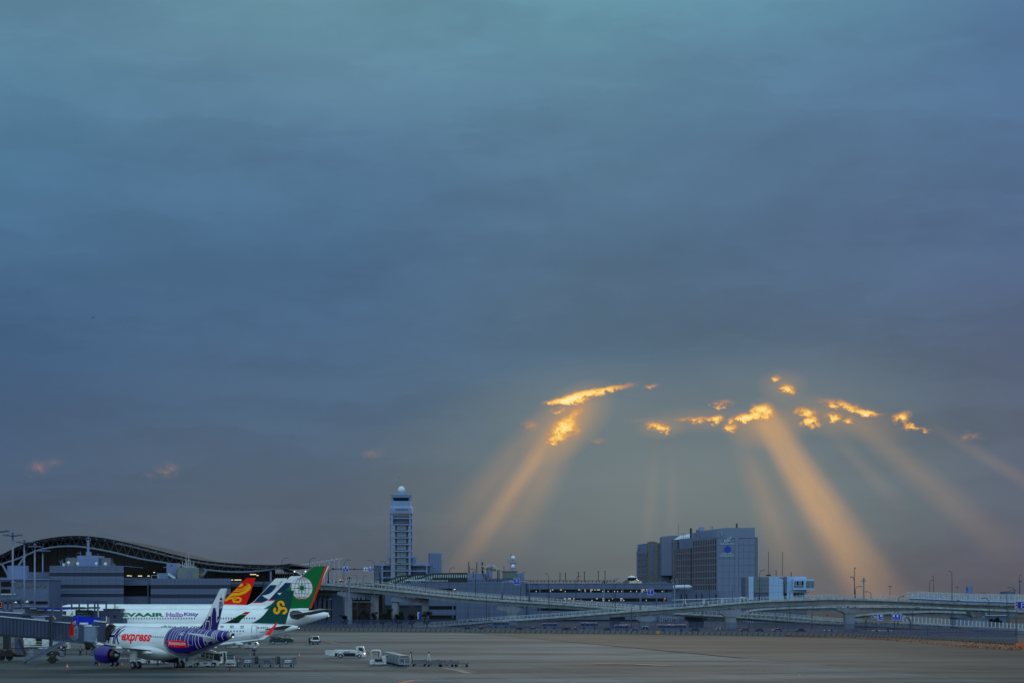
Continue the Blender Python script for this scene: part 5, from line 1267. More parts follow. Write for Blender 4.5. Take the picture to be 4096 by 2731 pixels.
# -- white high loader with a hoop
D = 317.0; t = place_thing('cargo_lift', 'low white lift vehicle with a hoop frame beside the grey containers', 'lift vehicle', 1512, D)
P2('base', tslab(MB(), [(1479,2640),(1483,2638),(1543,2640),(1543,2655),(1481,2655),(1479,2648)], D, 2.0), M_gse, t)
P2('driver_box', tslab(MB(), [(1528,2623),(1529,2621.5),(1543,2621.5),(1544,2623),(1544,2654),(1528,2654)], D-.04, 1.4), M_gse, t)
P2('platform', tslab(MB(), [(1497,2635),(1530,2635),(1527,2644),(1501,2644)], D-.2, 2.0), M_black, t)
P2('hoop', MB().tube([Wp(x, y, D+.5) for x, y in ((1486,2637),(1485,2607),(1487,2602.5),(1492,2600.5),(1515,2600.5),(1520,2602.5),(1521.5,2607),(1520,2637))], .16, 8), M_gse, t, smooth_=True)
P2('hoop_liner', MB().tube([Wp(x, y, D+.7) for x, y in ((1490,2607),(1493,2604),(1513,2604),(1516.5,2607),(1516.5,2628))], .11, 6), M_dark, t)
for a in (1488, 1519): P2('post', tpath(MB(), [(a,2612),(a,2637)], D+.3, .12), M_sil, t)
P2('red_print', tpath(MB(), [(1527.6,2645.5),(1535,2645.5)], D-.06, .1), M_anab, t)
for x in (1496,1540): P2('headlamp', pbox(MB(), x, 2647, x+3, 2649.5, D-.05, .06), M_dark, t)
for x in (1490,1531): twheel(t, x, 2655.5, 4.6, D+.1); twheel(t, x+2, 2655, 4.4, D+1.6, rim=False)
P2('mirror', MB().lathe([(.13,0),(.13,-.06)], Wp(1546.5,2624,D), 'Y', 10), M_dark, t)
# -- train of aluminium containers on dollies running away from the camera
A0, A1 = Vector((-16.75, 311.2, 0)), Vector((-20.9, 334.5, 0)); dv = (A1-A0); dn = dv.normalized(); ang = math.atan2(dn.y, dn.x)-PI/2
ct = thing('cargo_container', 'nearest aluminium container on a dolly, end face with a blue plate', 'cargo container', A0, ang, 'aluminium containers in a row')
part('box', MB().slab([(-.84,0,.45),(.84,0,.45),(.84,0,1.35),(.62,0,1.72),(-.62,0,1.72),(-.84,0,1.35)], (0,1,0), 3.4), M_alu, ct)
part('edge_frame', MB().path([(-.85,-.03,.45),(.85,-.03,.45),(.85,-.03,1.35),(.63,-.03,1.73),(-.63,-.03,1.73),(-.85,-.03,1.35),(-.85,-.03,.45)], .06).path([(-.85,-.03,1.3),(.85,-.03,1.3)], .05), M_sil, ct)
for y in (.85, 1.7, 2.55): part('side_rib', MB().bb(-.88,-.84,y-.04,y+.04,.45,1.35), M_sil, ct)
part('dolly', MB().bb(-.9,.9,-.1,3.5,.30,.42), M_steel, ct)
for x in (-.7,.7):
    for y in (.5, 2.9): part('wheel', MB().lathe([(.17,-.06),(.17,.06)], (x,y,.2), 'X', 12), M_black, ct)
part('drawbar', MB().bar((0,-.1,.3), (0,-.22,1.2), .07), M_gse, ct)
nl = ['second','third','fourth','fifth','sixth and farthest']
P2('blue_plate', MB().bb(A0.x-.5, A0.x-.15, A0.y-.09, A0.y-.07, .85, 1.0), M_anab, ct)
for k in range(5):
    r = dup(ct, A0+dv*((k+1)/5.8), ang, nl[k]+' aluminium container of the row behind the hoop lift')
# -- empty dollies and two tow-bar stands
dl = thing('flat_dolly', 'nearest left empty dolly with rusty rollers', 'dolly', Vector((-14.6,311.5,0)), .1, 'empty flat dollies parked together')
part('deck_frame', MB().bb(-1.2,1.2,-.05,.05,.42,.52).bb(-1.2,1.2,2.0,2.1,.42,.52).bb(-1.2,-1.1,.05,2.0,.42,.52).bb(1.1,1.2,.05,2.0,.42,.52), M_steel, dl)
for q in range(6): part('roller', MB().tube([(-1.05,.25+q*.32,.5),(1.05,.25+q*.32,.5)], .08, 6), M_rust if q % 2 else M_dark, dl)
for x in (-1.15, 1.15): part('stop', MB().bb(x-.05,x+.05,.9,1.1,.5,.72), M_rust, dl)
for x in (-.85,.85):
    for y in (.3,1.8): part('wheel', MB().lathe([(.2,-.07),(.2,.07)], (x,y,.22), 'X', 12), M_black, dl)
part('drawbar', MB().bar((0,0,.4), (0,-.6,.25), .08), M_dark, dl)
names_ = [('front row, second from left',(-12.0,309.9)),('front row, third from left',(-10.6,309.4)),('front row, rightmost',(-9.2+.6,309.2)),
          ('middle row, left',(-14.5,318)),('middle row, centre',(-12.0,317.5)),('middle row, right',(-9.4,316.8)),('back row, left',(-14.9,325)),('back row, centre',(-12.6,324)),('back row, right',(-10.6,323.4))]
dl.location = (-14.4,311.0,0)
for k, (nm, (x, y)) in enumerate(names_): dup(dl, (x + (.9 if k == 2 else .6 if k == 1 else 0) , y+(0 if k else .3), 0), .1+.03*k, 'empty dolly with rusty rollers, '+nm)
for k, (px, lab) in enumerate(((1644,'tow-bar stand at the left end of the empty dollies, white legs'),(1715.5,'white A-shaped tow-bar stand in the middle of the empty dollies'))):
    D = 322.0; t = place_thing('tow_bar', lab, 'tow bar', px, D, 'upright tow bars among the dollies')
    P2('leg', MB().tube([Wp(px-6,2642,D), Wp(px-1,2611,D)], .06, 6), M_gse, t); P2('leg', MB().tube([Wp(px+6,2642,D), Wp(px+1,2611,D)], .06, 6), M_gse if k else M_dark, t)
    P2('crossbar', MB().bar(Wp(px-3.4,2626,D), Wp(px+3.4,2626,D), .05).bar(Wp(px-2,2617,D), Wp(px+2,2617,D), .05), M_gse, t)
    P2('head', MB().lathe([(.02,-.14),(.13,-.08),(.13,.1),(.05,.16)], Wp(px, 2608.5, D), n=10), M_dark, t)
# -- small truck seen from the front
D = 468.0; o = lambda x, y: (1100+x/11.76, 2540+y/11.76)
t = place_thing('small_truck', 'small dark pickup truck with a pale cab driving towards the camera', 'truck', 1259, D)
P2('cab', tslab(MB(), [o(*p) for p in ((1680,60),(1730,38),(1990,30),(2040,60),(2075,160),(2080,265),(1740,270),(1660,240))], D, 1.6), M_gse, t)
P2('lower_body', tslab(MB(), [o(*p) for p in ((1740,262),(2082,258),(2075,360),(1740,365))], D-.03, 4.4), M_teal, t)
P2('windscreen', tslab(MB(), [o(*p) for p in ((1775,62),(2035,58),(2066,205),(1765,212))], D-.03, .04), M_cabg, t)
P2('side_window', tslab(MB(), [o(*p) for p in ((1682,80),(1735,72),(1735,150),(1690,150))], D-.02, .04), M_cabg, t)
P2('bonnet_band', tslab(MB(), [o(*p) for p in ((1755,218),(2070,215),(2060,258),(1780,262))], D-.06, .08), M_wht, t)
P2('cargo_bed', pbox(MB(), 1234, 2549, 1272, 2567, D+1.7, 2.8), M_dark, t)
for a, b in ((1780,1870),(1960,2050)): P2('headlamp', tslab(MB(), [o(a,290),o(b,290),o(b,310),o(a,310)], D-.07, .06), M_sil, t)
P2('number_plate', tslab(MB(), [o(1885,296),o(1945,296),o(1945,318),o(1885,318)], D-.07, .05), M_blue, t)
P2('mirror', tslab(MB(), [o(2085,92),o(2112,92),o(2112,160),o(2085,160)], D-.1, .1), M_dark, t)
for x in (1790, 2015): P2('wheel', MB().lathe([(.36,-.12),(.36,.12)], Wp(*o(x,392), D+.6)+Vector((0,0,-.02)), 'X', 14), M_black, t)
P2('wheel', MB().lathe([(.36,-.12),(.36,.12)], Wp(*o(1640,375), D+3.4), 'X', 14), M_black, t)
# -- dark teal scissor-lift truck
D = 473.0; o = lambda x, y: (980+x/11.76, 2530+y/11.76)
t = place_thing('scissor_lift_truck', 'dark teal scissor-lift truck with an open cage cab behind the tail of the green-finned jet', 'truck', 1120, D)
P2('chassis', tslab(MB(), [o(*p) for p in ((1150,300),(1220,290),(1760,310),(1770,440),(1150,440))], D, 2.2), M_teal, t)
P2('cab', tslab(MB(), [o(*p) for p in ((1745,265),(1800,242),(2130,250),(2250,290),(2252,446),(2035,452),(1760,440))], D-.03, 2.2), M_teal, t)
for a, b in (((1190,290),(1760,255)),((1200,210),(1745,330)),((1190,205),(1500,195)),((1500,195),(1760,255))): P2('scissor_arm', MB().bar(Wp(*o(*a), D+.3), Wp(*o(*b), D+.3), .22), M_teal, t)
P2('cage', tpath(MB(), [o(*p) for p in ((1860,250),(1870,100),(1900,88),(2050,92),(2075,120),(2110,250))], D+.1, .08).path([Wp(*o(1925,90), D+.1),Wp(*o(1925,250), D+.1)], .06), M_teal, t)
for x in (1320, 1930): twheel(t, *o(x,450), 6.4, D-.05, .35); twheel(t, *o(x+10,448), 6.2, D+2.0, .35, rim=False)
P2('jack', tpath(MB(), [o(1740,430),o(1740,515)], D+.2, .12).path([Wp(*o(1150,440), D+.2),Wp(*o(1150,515), D+.2)], .12), M_teal, t)
# -- white vehicles farther back
D = 430.0; t = place_thing('ramp_vehicle', 'white low ramp vehicle with bars on its deck, beyond the standing worker', 'ramp vehicle', 1004, D)
P2('deck', tslab(MB(), [(978,2576.5),(1016,2577),(1016,2581),(978,2580)], D, 2.4), M_gse, t); P2('skirt', tslab(MB(), [(977,2584),(1016,2583),(1018,2589),(979,2589)], D-.02, 2.4), M_gse, t)
P2('cab', tslab(MB(), [(1014,2566),(1024,2566),(1030,2574),(1031,2580),(1027,2590),(1015,2590)], D-.05, 2.4), M_gse, t); P2('dark_panel', tslab(MB(), [(1020,2570),(1027,2571),(1027,2576),(1020,2576)], D-.1, .1), M_dark, t)
P2('control_panel', pbox(MB(), 1005, 2568, 1014, 2579, D+.1, .8), M_gse, t); P2('load', pbox(MB(), 992, 2568, 1003, 2579, D+.3, 1.2), M_dark, t)
for x in (984,992,1011,1024): twheel(t, x, 2590, 2.6, D-.03, .25, rim=False)
D = 432.0; t = place_thing('flat_trailer', 'white flat-sided trailer under the far wing of the purple-tailed jet', 'trailer', 933, D)
P2('side', pbox(MB(), 908, 2579, 952, 2588, D, 2.2), M_gse, t); P2('end', pbox(MB(), 953, 2577, 959, 2589, D, 2.2), M_steel, t); P2('top', pbox(MB(), 908, 2577.5, 952, 2578.6, D, 2.2), M_sil, t)
for x in (903,915,948): twheel(t, x, 2589, 2.3, D-.02, .2, rim=False)
D = 340.0; t = place_thing('equipment_trolley', 'silver equipment trolley behind the purple engine', 'trolley', 500, D)
P2('box', pbox(MB(), 481, 2610, 512, 2628, D, 1.4), M_alu, t); P2('frame', pbox(MB(), 478, 2629, 516, 2632, D-.05, 1.5), M_sil, t)
for x in (484,507): twheel(t, x, 2637, 4.6, D)
# -- stepladder behind the carts
D = 362.0; t = place_thing('step_ladder', 'small aluminium stepladder left of the worker behind the carts', 'ladder', 998, D)
for a, b in (((995,2628),(998,2606)),((1003,2628),(1000,2606))): P2('leg', MB().tube([Wp(*a, D), Wp(*b, D)], .04, 6).tube([Wp(*a, D+.5), Wp(*b, D+.2)], .04, 6), M_sil, t)
P2('tread', MB().bb(Wp(996,0,D).x, Wp(1002,0,D).x, D, D+.3, Wp(0,2607,D).z, Wp(0,2605.5,D).z), M_dark, t)

# ---------------------------------------------------------------- jet bridges on the left
M_jb = mat('jet_bridge_paint', srgb(52,65,94), .55, .05, var=.12, scale=.8, streak=True)
M_jbl = mat('jet_bridge_light', srgb(112,130,156), .5, .05, var=.08)
M_jbd = mat('jet_bridge_dark', srgb(32,36,44), .6, .1, var=.2)
M_trim = mat('bridge_trim', srgb(178,192,206), .4, .2, var=.05)
def tunnel(t, a0, a1, b0, b1, D0, D1, dep=2.6, n=12, m=None, name='tunnel', trim=True):
    """corrugated tunnel: top edge a0-a1, bottom edge b0-b1 (photo), from depth D0 to D1; every rib a panel of its own"""
    m = m or M_jb; A_, B_ = Wp(*a0, D0), Wp(*a1, D1); C_, D_ = Wp(*b0, D0), Wp(*b1, D1); nv = Vector((0,1,0))
    P2(name, MB().slab([A_+nv*.12, B_+nv*.12, D_+nv*.12, C_+nv*.12], nv, dep), m, t)
    for i in range(n):
        f0, f1 = (i+.12)/n, (i+.62)/n
        p = [A_.lerp(B_, f0), A_.lerp(B_, f1), C_.lerp(D_, f1), C_.lerp(D_, f0)]
        p = [q+Vector((0,0,-.18 if j < 2 else .1)) for j, q in enumerate(p)]
        P2('rib_panel', MB().slab(p, nv, .13), m, t)
    if trim:
        P2('roof_trim', MB().bar(A_+Vector((0,-.05,0)), B_+Vector((0,-.05,0)), .16), M_trim, t); P2('floor_beam', MB().bar(C_+Vector((0,.1,-.1)), D_+Vector((0,.1,-.1)), .2, .28), M_jbd, t)
def gantry(t, xa, xb, yt, yb, D, w=7, m=None):
    m = m or M_jb
    for x in (xa, xb): P2('lift_post', pbox(MB(), x-w/2, yt-3, x+w/2, yb, D, .35), m, t)
    P2('lift_beam', pbox(MB(), xa+w/2, yt, xb-w/2, yt+6, D+.02, .3), m, t)
DJ = 328.0
jb = place_thing('jet_bridge', 'nearest corrugated jet bridge reaching the front door of the purple-tailed jet', 'jet bridge', 209, DJ, 'jet bridges at the gates')
tunnel(jb, (-40,2460), (196,2482), (-40,2533), (196,2551), DJ+4, DJ, n=17)
tunnel(jb, (211,2485), (292,2490.5), (205,2553), (300,2563), DJ+.6, DJ+2, dep=2.2, n=6)
P2('lower_skirt', tslab(MB(), [(205,2552),(300,2562),(330,2566),(330,2573),(205,2560)], DJ+.5, 2.2), M_jb, jb)
P2('lift_column', pbox(MB(), 196.5, 2466, 203, 2604, DJ-.3, .6), M_jbd, jb); P2('lift_column', pbox(MB(), 205, 2470, 209, 2604, DJ-.2, .5), M_jb, jb)
gantry(jb, 209, 244, 2403, 2470, DJ, 7)
P2('brace', tslab(MB(), [(209,2470),(212,2462),(222,2476),(238,2464),(248,2468),(228,2484),(214,2484)], DJ-.1, .5), M_jb, jb)
dr = P2('drive_unit', tslab(MB(), [(184,2607),(188,2603),(232,2604),(240,2610),(252,2604),(253,2622),(244,2625),(232,2620),(205,2622),(190,2624),(184,2614)], DJ-1, 2.0), M_jbd, jb)
P2('control_box', pbox(MB(), 240, 2604, 253, 2622, DJ-1.1, 1.2), M_steel, jb); P2('warning_plate', pbox(MB(), 205, 2609, 211, 2612, DJ-1.05, .04), M_yel, jb)
P2('wheel', MB().lathe([(.35,-.25),(.6,-.25),(.64,-.1),(.64,.1),(.6,.25),(.35,.25)], Wp(209,2637.2,DJ-1.8), 'Y', 20), M_black, jb)
P2('wheel', MB().lathe([(.35,-.25),(.6,-.25),(.64,-.1),(.64,.1),(.6,.25),(.35,.25)], Wp(209,2636.2,DJ+1.0), 'Y', 20), M_black, jb)
P2('wheel_guard', tslab(MB(), [(181,2641),(194,2630),(194,2642)], DJ-2, .3).slab([Wp(x,y,DJ-2) for x,y in ((238,2641),(224,2630),(224,2642))], (0,1,0), .3), M_jbd, jb)
P2('fork', pbox(MB(), 203, 2620, 215, 2628, DJ-1.2, 1.6), M_steel, jb)
st = P2('stair', MB().bar(Wp(94,2646,DJ-3), Wp(252,2562,DJ+.5), .16, .34), M_steel, jb); P2('stair', MB().bar(Wp(108,2650,DJ-3), Wp(262,2566,DJ+.5), .16, .34), M_steel, jb)
for i in range(18):
    f = i/17; a = Wp(97,2644,DJ-3).lerp(Wp(252,2561.5,DJ+.5), f); b = Wp(106,2648,DJ-3).lerp(Wp(260,2565,DJ+.5), f); P2('tread', MB().bar(a+Vector((0,0,-.05)), b+Vector((0,0,-.05)), .34, .05), M_jbd, st)
for i in range(7):
    f = (i+.5)/7; a = Wp(94,2646,DJ-3).lerp(Wp(252,2562,DJ+.5), f); P2('handrail_post', MB().bar(a, a+Vector((0,0,1.0)), .04), M_steel, st)
for dz_ in (1.0,.5): P2('handrail', MB().bar(Wp(94,2646,DJ-3)+Vector((.2,0,dz_)), Wp(252,2562,DJ+.5)+Vector((0,0,dz_)), .045), M_steel, st)
for x in (96,103): twheel(jb, x, 2648.5, 2.6, DJ-3.3, .15, rim=False)
# cab and rotunda
P2('cab_wall', pbox(MB(), 291, 2497, 340, 2565, DJ+1.5, 2.4), M_jb, jb)
dd = P2('service_door', pbox(MB(), 296, 2507, 313, 2553, DJ+1.44, .06), M_jbl, jb); P2('door_window', pbox(MB(), 299, 2513, 308.5, 2532, DJ+1.40, .03), M_glass, dd)
P2('rail', tpath(MB(), [(293,2537),(316,2537)], DJ+1.2, .05).path([Wp(293,2545,DJ+1.2),Wp(316,2545,DJ+1.2)], .05).path([Wp(305,2537,DJ+1.2),Wp(305,2553,DJ+1.2)], .05), M_steel, jb)
P2('door_lamp', pbox(MB(), 302, 2504, 308, 2506.5, DJ+1.2, .3), M_wht, jb)
c = Wp(362,2533,DJ-10); rr_ = 26*(DJ-14)/FO
P2('rotunda', MB().lathe([(rr_*1.0,Wp(0,2568,DJ-12).z),(rr_*1.0,Wp(0,2506,DJ-12).z)], (c.x,c.y,0), n=28), M_jbl, jb, smooth_=False)
P2('rotunda_roof', MB().lathe([(rr_*1.08,Wp(0,2505,DJ-12).z),(rr_*1.08,Wp(0,2501,DJ-12).z),(.1,Wp(0,2498,DJ-12).z)], (c.x,c.y,0), n=28), M_trim, jb)
DB = 306.0
P2('cab_head', tslab(MB(), [(386,2505),(400,2503),(420,2500),(421,2566),(388,2566)], DB+4.0, 3.0), M_jb, jb)
P2('cab_window', tslab(MB(), [(387,2520),(389,2518),(393,2519),(393,2539),(390,2541),(387,2539)], DB+3.94, .06), M_glass, jb)
P2('roof_box', pbox(pbox(MB(), 368, 2487, 398, 2503, DB+4.4, 1.4), 398.5, 2493, 418, 2504, DB+4.4, 1.4), M_jb, jb)
P2('roof_beam', MB().bar(Wp(376,2481,DB+5), Wp(426,2486.5,DB+5), .2), M_trim, jb); P2('roof_wall', tslab(MB(), [(390,2484),(425,2487),(420,2503),(398,2503)], DB+5, .8), M_jb, jb)
P2('bellows', tslab(MB(), [(437,2493.5),(453,2502),(443,2512),(434,2524),(431,2538),(430,2557),(424,2560),(419.5,2536),(421,2512)], DB+3.0, 2.2), mat('bellows_black', srgb(22,22,28), .9, var=.1), jb)
for i in range(7): P2('bellows_rib', MB().bar(Wp(423+i*4.6,2510-i*2.0,DB+2.9), Wp(421+i*1.5,2540+i*3.0,DB+2.9), .10), M_black, jb)
P2('head_post', pbox(MB(), 420, 2488, 423, 2566, DB+3.8, .4), M_jb, jb)
P2('under_lift', tslab(MB(), [(330,2566),(400,2568),(398,2575),(372,2578),(370,2588),(345,2588),(338,2576)], DJ+3, 1.8), M_jbd, jb)
P2('cable_reel', MB().lathe([(.45,-.3),(.45,.3)], Wp(352,2587,DJ+4), 'Y', 16), M_black, jb)
# small mobile stair left of the engine
t = place_thing('mobile_steps', 'low mobile steps with a yellow plate behind the purple engine', 'steps', 372, 345.0); D = 345.0
P2('frame', MB().bar(Wp(353,2617,D), Wp(386,2590,D), .14, .3).bar(Wp(358,2620,D), Wp(392,2592,D), .14, .3), M_steel, t)
P2('panel', tslab(MB(), [(363,2598),(375,2580),(388,2586),(384,2596),(368,2604)], D+.3, .8), M_jbd, t); P2('plate', pbox(MB(), 376, 2582.5, 382, 2585, D+.25, .05), M_yel, t)
for x in (361,369): twheel(t, x, 2620, 2.2, D, .12, rim=False)
t = place_thing('step_stool', 'small two-legged steel stool between the dark cone and the mobile steps', 'stool', 353, 365.0)
P2('leg', tpath(MB(), [(351,2593),(350,2610)], 365, .06).path([Wp(356,2593,365),Wp(359,2610,365)], .06).path([Wp(350,2609.5,365),Wp(360,2609.5,365)], .08), M_steel, t)

# second and third bridges behind
J2 = 372.0
b2 = place_thing('jet_bridge', 'second jet bridge carrying a blue advertising banner', 'jet bridge', 250, J2, 'jet bridges at the gates')
tunnel(b2, (-40,2443), (90,2452), (-40,2490), (90,2498), J2, J2, n=9); tunnel(b2, (244,2459), (297,2462), (244,2500), (297,2505), J2, J2, n=6)
P2('tunnel_end', pbox(MB(), 60, 2453, 245, 2500, J2+.3, 2.4), M_jb, b2); P2('roof_slab', pbox(MB(), 86, 2455, 160, 2460, J2-.3, 3), M_jb, b2)
P2('light_panel', pbox(MB(), 131, 2467, 180, 2480, J2-.1, 1), M_jbl, b2); P2('panel_trim', pbox(MB(), 124, 2461.5, 196, 2463.5, J2-.2, 1), M_trim, b2)
P2('light_panel', pbox(MB(), 53, 2441, 93, 2452.5, J2-.1, 1), M_jbl, b2); P2('panel_trim', pbox(MB(), 52, 2437, 94, 2438.6, J2-.2, 1), M_trim, b2)
M_ban = mat('banner_blue', srgb(0,38,180), .6, var=.08, scale=.6, spec=.2)
bn = P2('banner', tslab(MB(), [(293,2460),(401,2470.5),(401,2500),(293,2500)], J2-.2, .12), M_ban, b2)
P2('banner_lettering', textmb('neec', Wp(320,2497,J2)+Vector((0,-.24,0)), (1,0,0), (0,0,1), 34*J2/FO, 9*J2/FO, .04), M_wht, b2, fix=False)
P2('banner_lettering', textmb('JCL', Wp(294,2491,J2)+Vector((0,-.24,0)), (1,0,0), (0,0,1), 12*J2/FO, 6*J2/FO, .02), M_wht, b2, fix=False)
P2('banner_bar', MB().bar(Wp(296,2482.5,J2)+Vector((0,-.26,0)), Wp(306,2483.5,J2)+Vector((0,-.26,0)), .06), M_wht, b2)
P2('handrail', tpath(MB(), [(285,2466),(312,2466)], J2-.5, .06).path([Wp(289,2466,J2-.5),Wp(289,2490,J2-.5)], .06).path([Wp(311,2466,J2-.5),Wp(311,2490,J2-.5)], .06), M_steel, b2)
gantry(b2, 10, 49, 2401, 2440, J2, 7.5); gantry(b2, 31, 84, 2396, 2437, J2+1.5, 7)
P2('brace', tslab(MB(), [(11,2436),(14,2430),(28,2443),(42,2434),(52,2436),(52,2449),(28,2449),(12,2449)], J2-.1, .5), M_jb, b2)
P2('cab', pbox(MB(), 402, 2468, 426, 2505, J2+.2, 3), M_jb, b2); P2('cab_lamp', pbox(MB(), 424.5, 2464, 426.5, 2487, J2-.1, .2), M_wht, b2)
P2('support', pbox(MB(), 58, 2500, 84, 2625, J2-8, 1.6), M_jb, b2); P2('support', pbox(MB(), 12, 2540, 36, 2612, 345, 1.4), M_jbd, b2)
P2('drive_unit', tslab(MB(), [(0,2597),(45,2597),(54,2612),(50,2624),(0,2624)], 336, 2.4), M_jbd, b2); P2('warning_plate', pbox(MB(), 16, 2598.5, 22, 2601, 335.9, .05), M_yel, b2)
for x in (7, 38): P2('wheel', MB().lathe([(.3,-.25),(.55,-.25),(.6,0),(.55,.25),(.3,.25)], Wp(x, 2626.5, 337), 'Y', 18), M_black, b2)
P2('platform', MB().bar(Wp(28,2621,338), Wp(98,2621,338), .12, .3).bar(Wp(45,2591,340), Wp(100,2593,340), .12, .12), M_jbd, b2)
s2 = P2('stair', MB().bar(Wp(72,2556,342), Wp(100,2622,338), .12, .3), M_jbd, b2); P2('stair', MB().bar(Wp(78,2554,342), Wp(106,2618,338), .12, .3), M_jbd, b2)
for i in range(9): f = (i+.5)/9; P2('tread', MB().bar(Wp(72,2556,342).lerp(Wp(100,2622,338), f), Wp(78,2554,342).lerp(Wp(106,2618,338), f)+Vector((0,.5,0)), .25, .04), M_steel, s2)
for k, (a, b) in enumerate((((46,2572),(78,2548)),((46,2562),(74,2546)),((44,2604),(52,2568)),((60,2602),(76,2588)),((76,2590),(92,2618)),((96,2608),(116,2594)))): P2('stair_rail', MB().bar(Wp(*a,340), Wp(*b,340), .09), M_steel, b2)
P2('stair_rail', MB().bar(Wp(46,2560,341), Wp(76,2546,341), .35, .1), M_trim, b2)
J3 = 405.0
b3 = place_thing('jet_bridge', 'third jet bridge with a dark green bank banner and a leaf panel', 'jet bridge', 300, J3, 'jet bridges at the gates')
tunnel(b3, (190,2438), (266,2442), (190,2462), (266,2470), J3, J3, n=8, trim=True); P2('tunnel', pbox(MB(), 200, 2441, 420, 2480, J3+.6, 2.6), M_jb, b3)
gb = P2('banner', tslab(MB(), [(303,2437),(370,2438.5),(367,2470),(303,2462)], J3-.2, .12), mat('banner_green', srgb(4,34,30), .6, var=.08, spec=.2), b3)
P2('banner_lettering', textmb('SUMITOMO MITSUI', Wp(308,2454,J3)+Vector((0,-.24,0)), (1,0,0), (0,0,1), 43*J3/FO, 4*J3/FO), M_jbl, b3, fix=False)
P2('banner_lettering', textmb('BANKING CORPORATION', Wp(308,2463,J3)+Vector((0,-.24,0)), (1,0,0), (0,0,1), 56*J3/FO, 4*J3/FO), M_jbl, b3, fix=False)
P2('leaf_panel', pbox(MB(), 265, 2437, 301, 2460, J3-.2, .12), M_wht, b3)
P2('leaf', tslab(MB(), [(280,2461),(284,2452),(288,2445),(291,2443),(291,2461)], J3-.26, .04), mat('leaf_green', srgb(150,170,20), .5, var=.2), b3)
for (a, b, yt) in ((286,316,2402),(351,391,2402),(378,424,2404)): gantry(b3, a, b, yt, 2442, J3+.2*(a%3), 5.5)
P2('roof_gear', pbox(pbox(pbox(MB(), 291, 2429, 309, 2436, J3+.5, 1.5), 313, 2428, 352, 2434, J3+.5, 1.5), 356, 2426, 395, 2433, J3+.5, 1.5), M_jb, b3)
P2('roof_lamp', pbox(MB(), 325, 2436, 347, 2438, J3-.3, .4), M_wht, b3)
P2('cab', pbox(MB(), 413, 2434, 483, 2472, J3+.3, 3.5), M_jb, b3); P2('cab_roof', pbox(MB(), 412, 2433, 485, 2436, J3+.1, 4), M_jbd, b3)
for i in range(6): P2('rib_panel', pbox(MB(), 396+i*8, 2446, 401+i*8, 2470, J3+.1, .2), M_jb, b3)
P2('cab_lower', pbox(MB(), 427, 2472, 494, 2502, J3-3, 4), M_jb, b3); P2('cab_door', pbox(MB(), 455, 2457, 463, 2472, J3+.2, .1), M_glass, b3)
P2('roof_ladder', tpath(MB(), [(456,2433),(457,2414)], J3+.5, .09).path([Wp(461,2433,J3+.5),Wp(461,2414,J3+.5)], .09).path([Wp(457,2416,J3+.5),Wp(464,2409,J3+.5)], .09).path([Wp(463,2424,J3+.5),Wp(472,2424,J3+.5),Wp(472,2433,J3+.5)], .07).path([Wp(467,2424,J3+.5),Wp(467,2433,J3+.5)], .07), M_jbd, b3)
for y in (2419,2424,2429): P2('ladder_rung', tpath(MB(), [(456.5,y),(461,y)], J3+.5, .07), M_jbd, b3)
P2('edge_lamp', pbox(MB(), 392, 2442, 394, 2466, J3-.1, .1), M_wht, b3)
J4 = 450.0
b4 = place_thing('jet_bridge', 'farthest jet bridge, a low grey roofline behind the others with a blue stripe', 'jet bridge', 150, J4, 'jet bridges at the gates')
P2('tunnel', pbox(MB(), 55, 2426, 330, 2470, J4, 3), M_jb, b4); P2('roof_edge', pbox(MB(), 52, 2424.5, 182, 2427, J4-.3, 3), M_jbl, b4)
P2('blue_stripe', pbox(pbox(MB(), 174, 2428, 186, 2434, J4-.35, .3), 186, 2430, 283, 2435, J4-.35, .3), M_ban, b4)
P2('roof_gear', pbox(pbox(pbox(MB(), 120, 2430, 144, 2435, J4-1, 1.5), 148, 2438, 176, 2440, J4-1, 1.5), 100, 2421, 112, 2426, J4-1, 1.5), M_jbl, b4)
P2('louvre', MB().path([Wp(120,2447,J4-.5),Wp(195,2447.5,J4-.5)], .2).path([Wp(118,2452,J4-.5),Wp(150,2454,J4-.5)], .25), M_rust, b4)
for x, y in ((63,2408),(109,2405)):
    t = place_thing('gate_lamp', ('white dome lamp right of the orange gate number','white dome lamp beside the second mast foot')[x > 80], 'lamp', x, 470.0, 'white dome lamps above the bridges')
    P2('shade', MB().lathe([(.42,-.12),(.38,-.02),(.2,.05),(.2,.18),(.05,.24)], Wp(x, y, 470), n=14), M_wht, t); P2('arm', MB().tube([Wp(x+3,y+2,470), Wp(x+6,y+30,470)], .05, 5), M_steel, t)
t = place_thing('gate_sign', 'black gate sign with an orange number 7 at the left edge', 'sign', 6, 480.0)
P2('board', pbox(MB(), -22, 2404, 10, 2434, 480, .3), M_inside, t)
P2('number', textmb('7', Wp(3.2,2422,480)+Vector((0,-.05,0)), (1,0,0), (0,0,1), 5.6*480/FO, 13*480/FO, .03, .15), M_org, t, fix=False)
P2('line', pbox(pbox(MB(), -20, 2406.5, 9.5, 2407.5, 479.9, .05), -20, 2426.5, 9.5, 2428, 479.9, .05), M_org, t)
